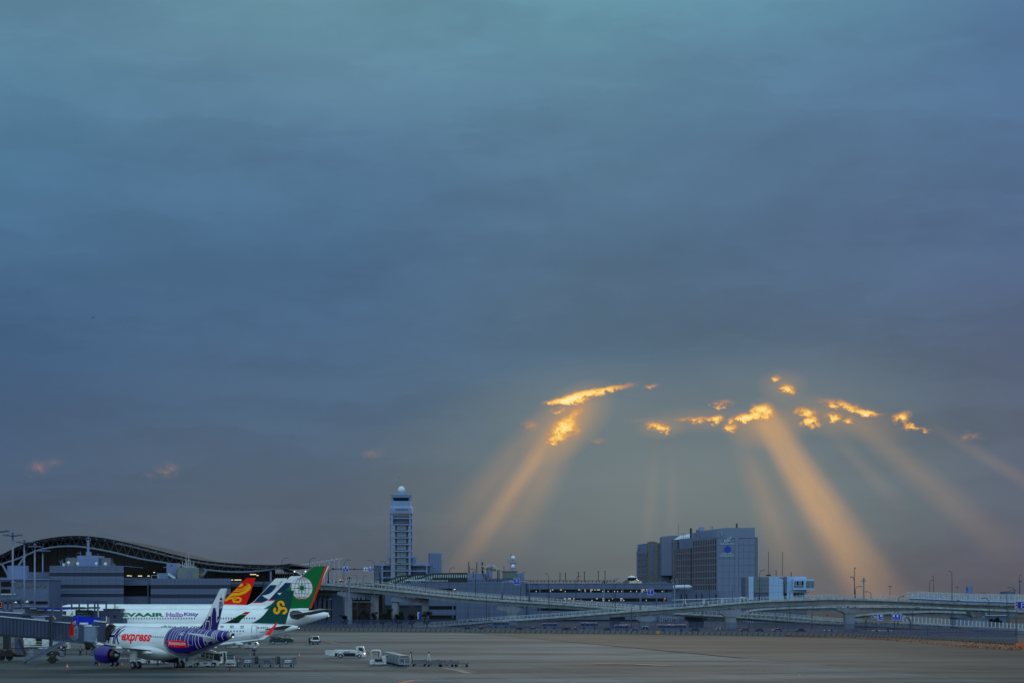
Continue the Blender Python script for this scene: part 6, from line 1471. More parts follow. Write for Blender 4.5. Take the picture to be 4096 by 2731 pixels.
# white service truck under the near bridge
D = 400.0; t = place_thing('service_truck', 'large white service truck with side rails and a red stripe under the near jet bridge', 'truck', 180, D)
P2('body', tslab(MB(), [(90,2548),(140,2548),(142,2580),(96,2580),(96,2562)], D+1, 2), M_gse, t); P2('cab', tslab(MB(), [(203,2574),(206,2567),(222,2567),(226,2580),(222,2594),(203,2594)], D+.2, 2.2), M_gse, t)
P2('rear_body', pbox(MB(), 168, 2553, 196, 2582, D+1, 2), M_gse, t); P2('dark_bay', pbox(MB(), 118, 2553, 168, 2582, D+1.6, 1), M_inside, t)
for y in (2564.5,2574): P2('side_rail', pbox(MB(), 118, y, 194, y+1.6, D+.4, .1), M_gse, t)
P2('bed', pbox(MB(), 96, 2582, 205, 2586, D, 2.4), M_gse, t); P2('red_stripe', pbox(pbox(MB(), 97, 2579.3, 113, 2581, D+.5, .1), 122, 2578.5, 143, 2580, D+.5, .1), M_coned, t)
P2('chassis', pbox(MB(), 98, 2587, 262, 2592, D+.4, 1.6), M_black, t); P2('side_tank', tpath(MB(), [(152,2591),(196,2590)], D, .18), M_gse, t)
P2('tail_frame', tslab(MB(), [(262,2570),(273,2567),(273,2592),(264,2592),(264,2590),(270,2590),(270,2572),(262,2573)], D, 2.2), M_gse, t)
twheel(t, 245, 2587, 9.5, D-.1, .4); twheel(t, 152, 2591, 4.2, D-.1, .3)
P2('harness', MB().bar(Wp(140,2563,D+.3), Wp(143,2568,D+.3), .06).bar(Wp(146,2561,D+.3), Wp(144,2568,D+.3), .06).bar(Wp(140,2569,D+.3), Wp(146,2569,D+.3), .12), mat('hi_vis', srgb(200,200,40), .6, var=0), t)
t = place_thing('step_ladder', 'grey warehouse stepladder standing behind the long jet bridge stairs', 'ladder', 127, 350.0)
for i in range(5): P2('tread', pbox(MB(), 119, 2597+i*5.6, 131, 2598.2+i*5.6, 350-i*.25, .3), M_trim, t)
for x in (117.5,132.5): P2('side', MB().bar(Wp(x,2590,350), Wp(x,2625,348.6), .07), M_steel, t)
for x in (120,137): P2('post', MB().bar(Wp(x,2570,351), Wp(x,2624,350), .06), M_steel, t)
P2('top', pbox(MB(), 117, 2591, 138, 2593.5, 350, .8), M_jbd, t)
# ---------------------------------------------------------------- control tower
D = 1330.0; o = lambda x, y: (1480+x/3.5625, 1900+y/3.5625); s_ = D/FO
ct_ = thing('control_tower', 'tall open-framed control tower with a dark glazed cab and white ball on top', 'control tower', (Wp(1604,YH,D).x, D, 0))
M_tw = mat('tower_concrete', srgb(116,140,176), .6, var=.08, scale=.1, streak=True); M_tw2 = mat('tower_dark_panel', srgb(74,88,116), .6, var=.08)  # second material is a darker blue-grey than the tower concrete
M_tg = mat('tower_window', srgb(112,142,156), .2, var=.2, scale=.4, spec=.7)
def tb_(mb, x0, y0, x1, y1, d=0.0, dep=1.2): a, b = o(x0,y0), o(x1,y1); return pbox(mb, a[0], a[1], b[0], b[1], D+d, dep)
cxw = Wp(o(441,0)[0], YH, D).x
def zz(y): return Wp(0, o(0,y)[1], D).z
cyc = D+6.5
P2('radome', MB().lathe([(50/3.5625*s_*math.cos(a), 50/3.5625*s_*math.sin(a)) for a in [(-55+i*14.5)*PI/180 for i in range(11)]], (cxw, cyc, zz(198)), n=24), M_dome, ct_, smooth_=True)
P2('radome_base', MB().lathe([(54/3.5625*s_, zz(272)), (46/3.5625*s_, zz(228))], (cxw, cyc, 0), n=12), M_tw, ct_)
sq = lambda r, z: [Vector((cxw+a*r, cyc+b*r, z)) for a, b in ((-1,-1),(1,-1),(1,1),(-1,1))]
def frust(r0, y0, r1, y1):
    a, b = sq(r0/3.5625*s_, zz(y0)), sq(r1/3.5625*s_, zz(y1)); return MB().add(a+b, [(0,1,2,3),(7,6,5,4),(0,4,5,1),(1,5,6,2),(2,6,7,3),(3,7,4,0)])
P2('cab_roof', frust(131, 318, 143, 278), M_tw, ct_); P2('cab_glass', frust(118, 366, 128, 318), M_glass, ct_)
for sx in (-1, 1): P2('cab_post', MB().bar(Vector((cxw+sx*118/3.5625*s_, cyc-118/3.5625*s_-.1, zz(366))), Vector((cxw+sx*130/3.5625*s_, cyc-130/3.5625*s_-.1, zz(318))), .8), M_tw, ct_)
P2('gallery', frust(137, 440, 137, 366), M_tw, ct_); P2('neck', frust(157, 470, 143, 436), M_tw, ct_); P2('crown', frust(157, 545, 157, 470), M_tw, ct_)
for a, b, c, d in ((350,412,388,428),(412,412,450,428),(470,412,545,430)): P2('slot_window', tb_(MB(), a, b, c, d, -.25+.9, .3), M_glass, ct_)
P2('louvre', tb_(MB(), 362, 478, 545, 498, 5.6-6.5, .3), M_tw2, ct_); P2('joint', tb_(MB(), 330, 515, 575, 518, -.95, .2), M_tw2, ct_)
for x, y0 in ((310,240),(326,235),(350,255),(367,248),(551,240),(560,236),(570,234),(345,262),(545,262)): P2('aerial', MB().bar(Vector((Wp(o(x,0)[0],YH,D).x, cyc-2, zz(278))), Vector((Wp(o(x,0)[0],YH,D).x, cyc-2, zz(y0))), .22), M_tw, ct_)
fl = [545, 612, 702, 797, 890, 985, 1080, 1170, 1265, 1360, 1450, 1500]
for xa, xb, d, dp in ((303,328,-.4,1.6),(560,578,-.4,1.6),(281,296,10.5,1.6),(578,597,10.5,1.6)): P2('column', tb_(MB(), xa, 520, xb, 1520, d, dp), M_tw, ct_)
for y in fl[1:-1]:
    P2('floor_slab', tb_(MB(), 283, y-8, 597, y+8, 0, 12), M_tw, ct_)
P2('floor_slab', tb_(MB(), 283, 535, 597, 548, 0, 12), M_tw, ct_)
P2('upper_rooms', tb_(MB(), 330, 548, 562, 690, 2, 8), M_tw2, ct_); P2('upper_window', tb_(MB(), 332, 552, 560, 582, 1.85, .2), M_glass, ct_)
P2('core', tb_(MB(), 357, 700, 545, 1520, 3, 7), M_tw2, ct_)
P2('core_edge', tb_(MB(), 517, 700, 545, 1520, 2.9, 7), M_tw2, ct_) if 0 else None
me_ = mesh('window_pane', MB().bb(0, 40/3.5625*s_, -.12, .1, 0, 26/3.5625*s_), M_tg); Mi = ROOT[ct_.name].inverted()
for i in range(2, len(fl)-1):
    for r in range(2):
        for c in range(3):
            p = Wp(*o(387+c*43.5, fl[i]+44+r*30), D+2.85); inst('window_pane', me_, ct_, Mi @ T(p))
for x in (402, 474): P2('lamp_box', tb_(MB(), x-8, 1142, x+8, 1155, 2.3, .4), M_litw, ct_) if 0 else P2('lamp_box', tb_(MB(), x-4, 1144, x+4, 1151, 2.3, .4), M_wht, ct_)
P2('side_balcony', tb_(MB(), 238, 1172, 283, 1216, 4, 6), M_tw, ct_)
bs = thing('tower_base_building', 'framed office building wrapped round the foot of the control tower', 'building', (Wp(1540,YH,D+4).x, D+4, 0))
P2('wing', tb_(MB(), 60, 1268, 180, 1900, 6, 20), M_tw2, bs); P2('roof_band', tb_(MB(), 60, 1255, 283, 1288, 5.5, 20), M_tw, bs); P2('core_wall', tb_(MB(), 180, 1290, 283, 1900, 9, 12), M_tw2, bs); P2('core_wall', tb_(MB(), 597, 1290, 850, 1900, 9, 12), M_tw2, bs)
for x in (168, 800): P2('column', tb_(MB(), x, 1288, x+18, 1900, 5, 1.5), M_tw, bs)
P2('roof_band', tb_(MB(), 592, 1258, 850, 1290, 5.5, 20), M_tw, bs)
for y in (1362, 1455): P2('floor_band', tb_(MB(), 186, y-8, 283, y+10, 5.2, 1.5), M_tw, bs); P2('floor_band', tb_(MB(), 597, y-8, 800, y+10, 5.2, 1.5), M_tw, bs)
P2('roof_house', tb_(MB(), 592, 1165, 664, 1258, 10, 8), M_tw, bs)
for a, b, c, d in ((218,1300,268,1355),(218,1385,268,1445),(655,1303,775,1355),(600,1303,630,1350),(655,1390,775,1400)): P2('bay_panel', tb_(MB(), a, b, c, d, 8.8, .3), M_panel, bs)
for i in range(7): P2('window', tb_(MB(), 160, 1294+i*27, 169, 1310+i*27, 4.8, .2), M_tg, bs)
for y in (1370,1455): P2('wing_band', tb_(MB(), 62, y, 160, y+6, 5.8, .3), M_tw, bs)
P2('railing', MB().path([Wp(*o(665,1243),D+6), Wp(*o(850,1246),D+6)], .3).path([Wp(*o(638,1258),D+6), Wp(*o(638,1120),D+6)], .4).path([Wp(*o(625,1137),D+6), Wp(*o(662,1137),D+6)], .2), M_tw, bs)
for x, y in ((247,1130),(258,1120),(266,1150)): P2('aerial', MB().bar(Wp(*o(x,1172),D+5), Wp(*o(x,y),D+5), .25), M_tw, bs)
stw = thing('stair_tower', 'plain windowless panelled block right of the control tower', 'building', (Wp(1740,YH,D+10).x, D+10, 0))
P2('wall', tb_(MB(), 848, 1110, 1020, 1900, 10, 10), M_panel2, stw); P2('side_wall', MB().slab([Wp(*o(848,1112),D+10), Wp(*o(834,1114),D+20), Wp(*o(834,1700),D+20), Wp(*o(848,1700),D+10)], (0,1,0), .5), M_panel, stw)
panels(stw, o(850,0)[0], o(0,1112)[1], o(1018,0)[0], o(0,1400)[1], D+9.9, 4, 8, M_panel2, th=.1, gap=.25)
P2('roof_hatch', tb_(MB(), 960, 1103, 1000, 1110, 12, 5), M_tw, stw); P2('window', tb_(MB(), 893, 1280, 920, 1325, 9.5, .4), M_tw, stw); P2('window_inner', tb_(MB(), 900, 1286, 914, 1320, 9.3, .3), M_glass, stw)

# ---------------------------------------------------------------- multi-storey car park
DC = 1000.0
cp = thing('car_park', 'long low multi-storey car park with open slots and lit ceiling lamps behind the viaducts', 'building', (Wp(2100,YH,DC).x, DC, 0))
M_slotl = mat('lamp_and_glint', (1,.95,.8,1), .5, var=0, emit=(1,.92,.74), es=1.1)  # glow shared by the ceiling lamps and the painted glints
zf = 2480
# left block with rounded end
P2('core', pbox(MB(), 1512, 2334, 2108, None, DC+.6, 45), M_join, cp)
panels(cp, 1718, 2331, 2093, 2353, DC, 10, 1, M_panel3); panels(cp, 1824, 2353, 2093, 2480, DC, 7, 5, M_panel3)
P2('rounded_corner', MB().slab([Vector((Wp(2093,0,DC).x+2.4*math.sin(a)*1.0, DC+2.4*(1-math.cos(a))*1.6, 0)) for a in [i*PI/12 for i in range(7)]]+[Vector((Wp(2093,0,DC).x, DC+8, 0))], (0,0,1), Wp(0,2331,DC).z), M_panel3, cp, smooth_=False)
P2('coping', pbox(MB(), 1718, 2328.5, 2100, 2331, DC-.3, 3), M_panel2, cp)
P2('slope_wall', tslab(MB(), [(1500,2336),(1530,2332),(1718,2328),(1718,2353),(1680,2352),(1500,2354)], DC-.1, 2), M_panel3, cp)
panels(cp, 1512, 2354, 1718, 2420, DC-.05, 5, 3, M_panel3)
for y0, y1 in ((2353,2366),(2423,2436),(2460,2471)):
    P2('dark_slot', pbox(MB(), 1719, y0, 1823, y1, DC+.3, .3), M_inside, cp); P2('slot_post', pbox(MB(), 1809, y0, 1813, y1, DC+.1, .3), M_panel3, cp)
panels(cp, 1718, 2366.5, 1823, 2422.5, DC, 3, 2, M_panel3); panels(cp, 1718, 2436.5, 1823, 2459.5, DC, 3, 1, M_panel3)
P2('slot_lamp', pbox(MB(), 1815, 2355, 1822, 2357, DC+.2, .1), M_slotl, cp)
# right block
P2('core', pbox(MB(), 2112, 2335, 2690, None, DC+2.6, 42), M_join, cp)
P2('coping', pbox(MB(), 2118, 2331, 2690.5, 2333, DC+1.6, 3), M_panel2, cp)
for (ya, yb, r) in ((2332.5,2356,1),(2368.5,2391.5,1),(2404.5,2431.5,1),(2441,2478,2)): panels(cp, 2150, ya, 2690, yb, DC+2, 14, r, M_panel3)
for (ya, yb, r) in ((2332.5,2356,1),(2368.5,2391.5,1),(2404.5,2478,2)): P2('corner_wall', tslab(MB(), [(2108,ya),(2150,ya),(2150,yb),(2108,yb)], DC+2.2, .4), M_panel3, cp)
random.seed(11)
for (ya, yb, lit) in ((2356,2368.5,.62),(2391.5,2404.5,.55),(2431.5,2441,.1)):
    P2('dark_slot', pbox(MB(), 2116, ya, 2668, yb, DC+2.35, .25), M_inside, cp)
    for x in (2158,2322,2416,2490,2562,2654): P2('slot_post', pbox(MB(), x, ya, x+4, yb, DC+2.1, .3), M_panel3, cp)
    for y in (ya+4.6,): P2('slot_rail', pbox(MB(), 2120, y+.6, 2668, y+1.4, DC+2.2, .12), M_dark, cp)
    x = 2128
    while x < 2668:
        w = random.uniform(3, 13)
        if random.random() < lit*.5: P2('slot_lamp', pbox(MB(), x, ya+1.0, x+w, ya+2.3, DC+2.28, .06), M_slotl if random.random() < .75 else M_lit, cp)
        if random.random() < .3 and lit > .3: P2('painted_glint', pbox(MB(), x+2, ya+5.5, x+3.2, yb-2.5, DC+2.28, .06), M_slotl, cp)  # glowing slivers stand in for glints inside the slots
        x += w+random.uniform(2, 12)
P2('end_wall', pbox(MB(), 2668, 2368, 2690, 2404, DC+2.1, .4), M_panel3, cp)
rl = MB()
for y in (2319.5, 2323.5): rl.bar(Wp(1822,y,DC+3), Wp(2112,y,DC+3), .16); rl.bar(Wp(2112,y+.5,DC+5), Wp(2470,y+1,DC+5), .16)
P2('roof_rail', rl, M_dark, cp, split=False, kind='stuff')
pm2 = mesh('rail_post', MB().bb(-.18,.18,-.1,.1,0,1.15), M_dark); Mi = ROOT[cp.name].inverted()
for i in range(44): inst('rail_post', pm2, cp, Mi @ T(Wp(1824+i*14.7+(i%3)*1.5, 2328.7, DC+3)))
P2('pale_deck_edge', tpath(MB(), [(1622,2319),(1700,2317)], DC+4, .3).path([Wp(1640,2322,DC+4),Wp(1718,2319,DC+4)], .25), M_trim, cp, kind='stuff')  # pale bars along the deck edge
P2('deck_shed', pbox(MB(), 1690, 2317, 1790, 2327, DC+4, 1), M_dark, cp)
for i in range(20): P2('shed_post', pbox(MB(), 1694+i*5, 2318, 1695.6+i*5, 2326, DC+3.7, .2), M_rail, cp)
# roof lamp posts
for k, (x, yt, yb) in enumerate(((1893,2284,2317),(1933,2282,2317),(1952.5,2281,2317),(2240,2289,2320),(2262,2288,2320),(2313,2285,2322),(2337.5,2285,2322),(2393,2282,2320),(2420,2281,2320))):
    t = place_thing('roof_lamp_post', ('leftmost short','second short','third short','fourth','fifth','sixth','seventh','eighth','rightmost')[k]+' thin lamp post on the car park roof', 'lamp post', x, DC+6, 'thin lamp posts on the car park roof')
    P2('pole', MB().tube([Wp(x,yb,DC+6), Wp(x,yt,DC+6)], .18, 6), M_dark, t); P2('arm', MB().bar(Wp(x-3,yt+3,DC+6), Wp(x+3,yt+3,DC+6), .18), M_dark, t)
    P2('base_sign', MB().lathe([(.5,-.15),(.5,.15)], Wp(x,yb-2,DC+5.5), 'Y', 12), mat('faded_red', srgb(150,90,96), .6, var=0) if k == 0 else bpy.data.materials['faded_red'], t)
for k, (x, yt, yb, w) in enumerate(((1875,2245,2292,.22),(1907,2246,2292,.22),(1929.5,2247,2292,.42),(1878,2262,2292,.12),(2016,2263,2286,.15))):
    solo('roof_aerial', MB().tube([Wp(x,yb,DC+16), Wp(x,yt,DC+16)], w, 5), M_dark, ('tall aerial left of the steam chimney','plain rod aerial between two taller ones','thick aerial mast just left of the steam','short rod close beside the leftmost aerial','thin rod on the green-grey plant block')[k], 'aerial', 'aerials on the roofs behind the car park')
# buildings behind the car park roof
bb_ = thing('roof_building', 'pale stepped plant building behind the left half of the car park roof', 'building', (Wp(1980,YH,DC+14).x, DC+14, 0))
P2('wall', pbox(MB(), 1733, 2312, 2097, None, DC+14, 10), M_panel2, bb_); P2('upper_left', pbox(MB(), 1872, 2293, 1950, 2313, DC+15, 8), M_panel2, bb_)
P2('plant_block', pbox(MB(), 2010, 2286, 2067, 2312, DC+13, 8), mat('green_grey_wall', srgb(92,108,112), .7, var=.1), bb_); P2('right_block', pbox(MB(), 2067, 2292, 2097.5, 2313, DC+14, 8), M_panel2, bb_)
P2('blue_unit', pbox(MB(), 1941, 2296, 1952, 2312, DC+13, 2), M_panel, bb_); P2('tank', MB().lathe([(1.4,0),(1.6,1.5),(1.5,3.2),(.8,4.2)], Wp(1956,2311,DC+12), n=14), M_panel2, bb_)
P2('roof_line', pbox(MB(), 2006, 2283.5, 2070, 2286, DC+12.8, 8), M_dark, bb_)
ch = thing('chimney', 'short round chimney giving off white steam', 'chimney', Wp(1994.5,2318,DC+12))
P2('stack', MB().lathe([(.62,Wp(0,2318,DC+12).z),(.62,Wp(0,2281,DC+12).z)], (Wp(1994.5,0,DC+12).x, DC+12, 0), n=16), M_alu, ch); P2('ladder', MB().bar(Wp(1988.5,2318,DC+11), Wp(1988.5,2284,DC+11), .14), M_dark, ch); P2('rim', MB().lathe([(.75,-.2),(.75,.2)], Wp(1994.5,2281,DC+12), n=16), M_dark, ch)
P2('lamp', MB().lathe([(.05,-.15),(.25,0),(.05,.15)], Wp(1997,2286,DC+11)), M_wht, ch)
# relay tower with two balls
rt = thing('relay_tower', 'lattice relay tower with two white radar balls one above the other', 'radar tower', Wp(2052,2284,DC+16)); DR = DC+16
for x in (2042.5, 2049, 2055, 2061): P2('leg', MB().bar(Wp(x,2284,DR), Wp(x,2224 if x < 2050 else 2240,DR), .28), M_tw, rt)
for x in (2042.5, 2061): P2('leg', MB().bar(Wp(x,2284,DR+3), Wp(x,2240,DR+3), .28), M_tw, rt)
for y, xa, xb in ((2249,2031,2070),(2283,2031,2070)):
    P2('deck', pbox(MB(), xa, y, xb, y+2, DR-1.5, 6), M_tw, rt); P2('deck_rail', tpath(MB(), [(xa,y),(xa,y-8),(xb,y-8),(xb,y)], DR-1.6, .14), M_tw, rt)
    for q in range(1, 5): P2('deck_post', MB().bar(Wp(xa+q*7.8,y,DR-1.6), Wp(xa+q*7.8,y-8,DR-1.6), .1), M_tw, rt)
for y in (2258, 2268, 2276): P2('brace', MB().bar(Wp(2042,y,DR), Wp(2061,y+5,DR), .16), M_tw, rt)
for y, r in ((2230.5,8.9),(2264.5,8.7)):
    R = r*DR/FO; P2('ball', MB().lathe([(R*math.cos(a)+.001, R*math.sin(a)) for a in [(-90+i*18)*PI/180 for i in range(11)]], Wp(2052.3,y,DR-1.2), n=22), M_dome, rt, smooth_=True)
P2('top_aerial', MB().path([Wp(2044,2224,DR),Wp(2044,2216,DR)], .18).path([Wp(2041,2216,DR),Wp(2047,2216,DR)], .2), M_dark, rt); P2('side_camera', pbox(MB(), 2030, 2235, 2033, 2239, DR, .5), M_tw, rt)
# inclined glazed walkways
wk = thing('glazed_walkway', 'three stepped glazed ramps with V-shaped frames rising behind the car park wall', 'walkway', (Wp(1680,YH,DC+5).x, DC+5, 0))
M_wgl = mat('walkway_glass', srgb(150,184,194), .2, var=.15, spec=.7)
for k, (pts, d) in enumerate(((((1523,2332),(1602,2302),(1648,2300)), 12),(((1570,2332),(1662,2297),(1708,2294.5)), 9),(((1618,2331),(1733,2293),(1870,2291.5)), 6))):
    P2('roof_beam', tpath(MB(), pts, DC+d, .9, .5), M_dark, wk); (x0,y0),(x1,y1),(x2,y2) = pts; n = int((x1-x0)/9)
    for i in range(n):
        a = x0+8+(x1-x0-8)*i/n; y = y0+(y1-y0)*(a-x0)/(x1-x0)
        yb = min(2333, y+17+i*.2); P2('glass_bay', tslab(MB(), [(a,y+3),(a+6,y+1),(a+4.8,yb),(a+1.2,yb)], DC+d+.3, .3), M_wgl, wk)
    n = int((x2-x1)/9)
    for i in range(n): a = x1+1+i*9; P2('glass_bay', tslab(MB(), [(a,y1+3),(a+6.4,y1+3),(a+4.8,y1+17),(a+1.6,y1+17)], DC+d+.3, .3), M_wgl, wk)
    P2('backing', tslab(MB(), [(x0+10,y0),(x1,y1+2),(x2,y2+2),(x2,2331),(x0+10,2333)], DC+d+.9, .4), M_dark, wk)
# steam plume: lumps of thin white volume
global_nt = nt
mst_ = bpy.data.materials.new('steam'); mst_.use_nodes = True; nt = mst_.node_tree; nt.nodes.clear()
pv = nt.nodes.new('ShaderNodeVolumePrincipled'); pv.inputs['Color'].default_value = (.93,.97,1,1); pv.inputs['Anisotropy'].default_value = .2
g_ = nt.nodes.new('ShaderNodeNewGeometry'); dn_ = noise(g_.outputs['Position'], .55, 4, .65)
nt.links.new((smooth(dn_, 0.42, .6)*3.0).o, pv.inputs['Density']); oo = nt.nodes.new('ShaderNodeOutputMaterial'); nt.links.new(pv.outputs[0], oo.inputs['Volume']); nt = global_nt
a = [Wp(*p, DC+12) for p in ((1993,2281),(1986,2276),(1976,2272),(1962,2270),(1948,2270),(1934,2268),(1920,2262))]
solo('steam', MB().tube(a, [.5,1.1,1.7,1.6,1.3,.9,.3], 14), mst_, 'white steam drifting left from the round chimney', 'steam', kind='stuff')
# glass cupola
cu_ = thing('glass_cupola', 'low glass cupola with a round cap and bright facets behind the car park roof', 'cupola', (Wp(2532,YH,DC+34).x, DC+34, 0)); Dq = DC+34
q = lambda x, y: (2420+x/5.807, 2130+y/5.807); k_ = Dq/FO; cx0 = Wp(q(650,0)[0],0,Dq).x; zq = lambda y: Wp(0, q(0,y)[1], Dq).z
P2('cap', MB().lathe([(20.5*k_, zq(1036)), (20.5*k_, zq(1026)), (10*k_, zq(1000)), (.1, zq(993))], (cx0, Dq+10, 0), n=20), M_trim, cu_)
P2('neck', MB().lathe([(16*k_, zq(1085)), (17.5*k_, zq(1036))], (cx0, Dq+10, 0), n=20), M_glass, cu_)
rr = [(43*k_, zq(1175)), (30*k_, zq(1118)), (18.5*k_, zq(1082))]
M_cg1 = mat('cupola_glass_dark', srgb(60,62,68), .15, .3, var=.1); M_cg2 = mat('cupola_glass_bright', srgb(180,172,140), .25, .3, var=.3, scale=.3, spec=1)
for i in range(20):
    a0, a1 = 2*PI*i/20, 2*PI*(i+.9)/20
    for j in range(2):
        (r0, z0), (r1, z1) = rr[j], rr[j+1]; c = Vector((cx0, Dq+10, 0)); f = lambda r, a, z: c+Vector((r*math.cos(a)*1.02, r*math.sin(a)*.6, z))
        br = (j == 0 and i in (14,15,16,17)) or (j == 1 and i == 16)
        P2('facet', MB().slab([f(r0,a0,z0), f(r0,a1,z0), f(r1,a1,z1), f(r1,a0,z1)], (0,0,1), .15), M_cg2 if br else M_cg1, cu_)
for k, (x0, x1) in enumerate(((2588,2606),(2612,2628),(2632,2648),(2652,2668))):
    solo('roof_skylight', MB().tube([Wp(x0,2331,DC+20), Wp((x0+x1)/2-3,2325.5,DC+20), Wp(x1,2331,DC+20)], .3, 6), M_steel, ('first','second','third','fourth')[k]+' curved skylight rib right of the glass cupola', 'skylight', 'skylight ribs right of the cupola')

# ---------------------------------------------------------------- hotel slab
D = 1150.0; q = lambda x, y: (2680+x/4.9, 2100+y/4.9)
ht = thing('hotel_building', 'large dark blue-grey hotel block with rows of windows and white and blue signs', 'building', (Wp(2850,YH,D).x, D, 0))
M_h = mat('hotel_wall', srgb(98,112,138), .6, var=.07, scale=.05, streak=True); M_hp = mat('hotel_panel', srgb(102,117,144), .6, var=.07, scale=.05)
M_hw = mat('hotel_window_frame', srgb(126,122,138), .5, var=.1); M_hg = mat('hotel_glass', srgb(40,48,64), .15, var=.4, scale=.3, spec=.8)
# frontal right wall
P2('right_wall', MB().slab([Wp(2867,2142,D), Wp(2872,2114,D), Wp(2905,2110,D), Wp(3019,2109.5,D), Wp(3019,2500,D), Wp(2867,2500,D)], (0,1,0), 30), M_h, ht)
for (xa, xb) in ((2868,2940),(2953,3019)):
    for j in range(10):
        y0 = 2152.5+j*26.6; n = 3 if xa < 2900 else 3; w = (xb-xa)/n
        if j == 0: me_c = {}
        for i in range(n):
            a = Wp(xa+i*w, y0+26.6, D); key = (n, round(w, 2)); 
            if key not in me_c: me_c[key] = mesh('panel', MB().bb(.06, w*D/FO-.06, -.22, 0, .12, 26.6*D/FO-.12), M_hp)
            inst('panel', me_c[key], ht, ROOT[ht.name].inverted() @ T(a))
P2('pilaster', pbox(MB(), 2940.5, 2142, 2952.5, 2500, D-.5, .4), M_hp, ht); P2('top_band', tslab(MB(), [(2868,2118),(2905,2112),(3018,2111.5),(3018,2150.5),(2868,2150.5)], D-.35, .35), M_hp, ht)
# oblique window face, running away to the left
class Obl:
    def __init__(s, xr, xl, Dr, Dl): s.a, s.b = Wp(xr, YH, Dr), Wp(xl, YH, Dl); s.L = (s.b-s.a).length; s.d = (s.b-s.a).normalized(); s.n = Vector((s.d.y, -s.d.x, 0)); s.n = s.n if s.n.y < 0 else -s.n
    def pt(s, px, py):
        A_ = (px-CX)/FO; f = (A_*s.a.y-s.a.x)/((s.b.x-s.a.x)-A_*(s.b.y-s.a.y)); p = s.a.lerp(s.b, f); return Vector((p.x, p.y, HC-(py-YH)*p.y/FO))
    def quad(s, px0, y0, px1, y1, off=0.0, dep=.4):
        """rectangle on the face; heights measured at the px0 end"""
        p, r = s.pt(px0, y0), s.pt(px1, y0); z1 = s.pt(px0, y1).z
        pts = [Vector((p.x,p.y,p.z)), Vector((r.x,r.y,p.z)), Vector((r.x,r.y,z1)), Vector((p.x,p.y,z1))]
        return MB().slab([v+s.n*off for v in pts], -s.n, dep)
def windowrow(face, t, xr, xl, n, y0, y1, wr=.62, seed=0):
    """row of windows between photo columns xr (near) and xl (far); heights at the near end of the face"""
    zt, zb2 = face.pt(face_x0, y0).z, face.pt(face_x0, y1).z
    p, r = face.pt(xr, y0), face.pt(xl, y0); step = (Vector((r.x,r.y,0))-Vector((p.x,p.y,0)))/n; w = step.length*wr; h = zt-zb2
    key = (round(w,2), round(h,2))
    if key not in wm:
        wm[key] = (mesh('window', MB().bb(-w/2, w/2, -.12, .0, 0, h), M_hg), mesh('window_frame', MB().bb(-w*.62, -w*.42, -.5, .0, 0, h).bb(-w*.4, w*.5, -.4, 0, -.1, h*.16), M_hw))
    for i in range(n):
        c = Vector((p.x,p.y,0))+step*(i+.5); c.z = zb2
        M = ROOT[t.name].inverted() @ T(c+face.n*.1) @ Matrix.Rotation(math.atan2(face.n.y, face.n.x)+PI/2, 4, 'Z')
        o1 = inst('window', wm[key][0], t, M); inst('window_frame', wm[key][1], t, M @ T((-w*.1*0,0,0)))['kind'] = 'stuff'
wm = {}
fc_ = Obl(2867, 2692, D, D+80); face_x0 = 2867
P2('window_wall', fc_.quad(2867, 2146, 2770, 2500, 0, 25), M_h, ht); P2('window_wall', fc_.quad(2770, 2150.5, 2717, 2500, -.3, 25), M_h, ht)
for j in range(8): windowrow(fc_, ht, 2866, 2772, 14, 2155+j*26.4, 2179+j*26.4)
for j in range(1, 7): windowrow(fc_, ht, 2768, 2702, 9, 2156+j*26.4+0, 2179+j*26.4)
P2('upper_wall', tslab(MB(), [(2772,2131),(2818,2121),(2872,2113.8),(2872,2160),(2772,2160)], D+42, 20), M_h, ht)
P2('glass_corner', pbox(MB(), 2692.5, 2157, 2717, 2500, D+76, 12), M_hg, ht)
for i in range(6): P2('glazing_bar', pbox(MB(), 2693+i*4.6, 2157, 2693.7+i*4.6, 2400, D+75.7, .3), M_h, ht)
for j in range(11): P2('floor_line', pbox(MB(), 2692.5, 2165+j*14, 2717, 2166+j*14, D+75.5, .3), M_h, ht)
P2('roof_vault', MB().tube([Wp(2690,2162,D+100), Wp(2725,2153,D+100), Wp(2760,2150,D+100), Wp(2790,2150,D+100)], [.3,2,2.4,2.4], 14), M_trim, ht)
P2('rear_tower', tslab(MB(), [(2648,2145),(2690,2141),(2722,2141),(2722,2300),(2648,2300)], D+110, 20), M_h, ht)
P2('roof_unit', pbox(MB(), 2798, 2107, 2818, 2124, D+30, 5), M_tw, ht); P2('roof_unit', pbox(MB(), 2787, 2118, 2797, 2128, D+30, 5), M_panel, ht)
for x, y0, y1, w in ((2763,2111,2150,1.0),(2767,2113,2150,.7),(2849,2104,2116,.8),(2945,2092,2110,.5),(2949,2092,2110,.4),(2887,2121,2141,.8),(2713.5,2096,2142,.15),(2728,2132,2150,.2),(2734,2132,2150,.2),(2741,2132,2150,.2),(2785,2136,2148,.3),(2799,2138,2150,.3),(2842,2103,2116,.15)):
    P2('roof_pole', MB().bar(Wp(x,y1,D-.8 if 2880 < x < 2890 else D+20), Wp(x,y0,D-.8 if 2880 < x < 2890 else D+20), w), M_dark if w < .6 or x == 2763 else M_tw, ht)
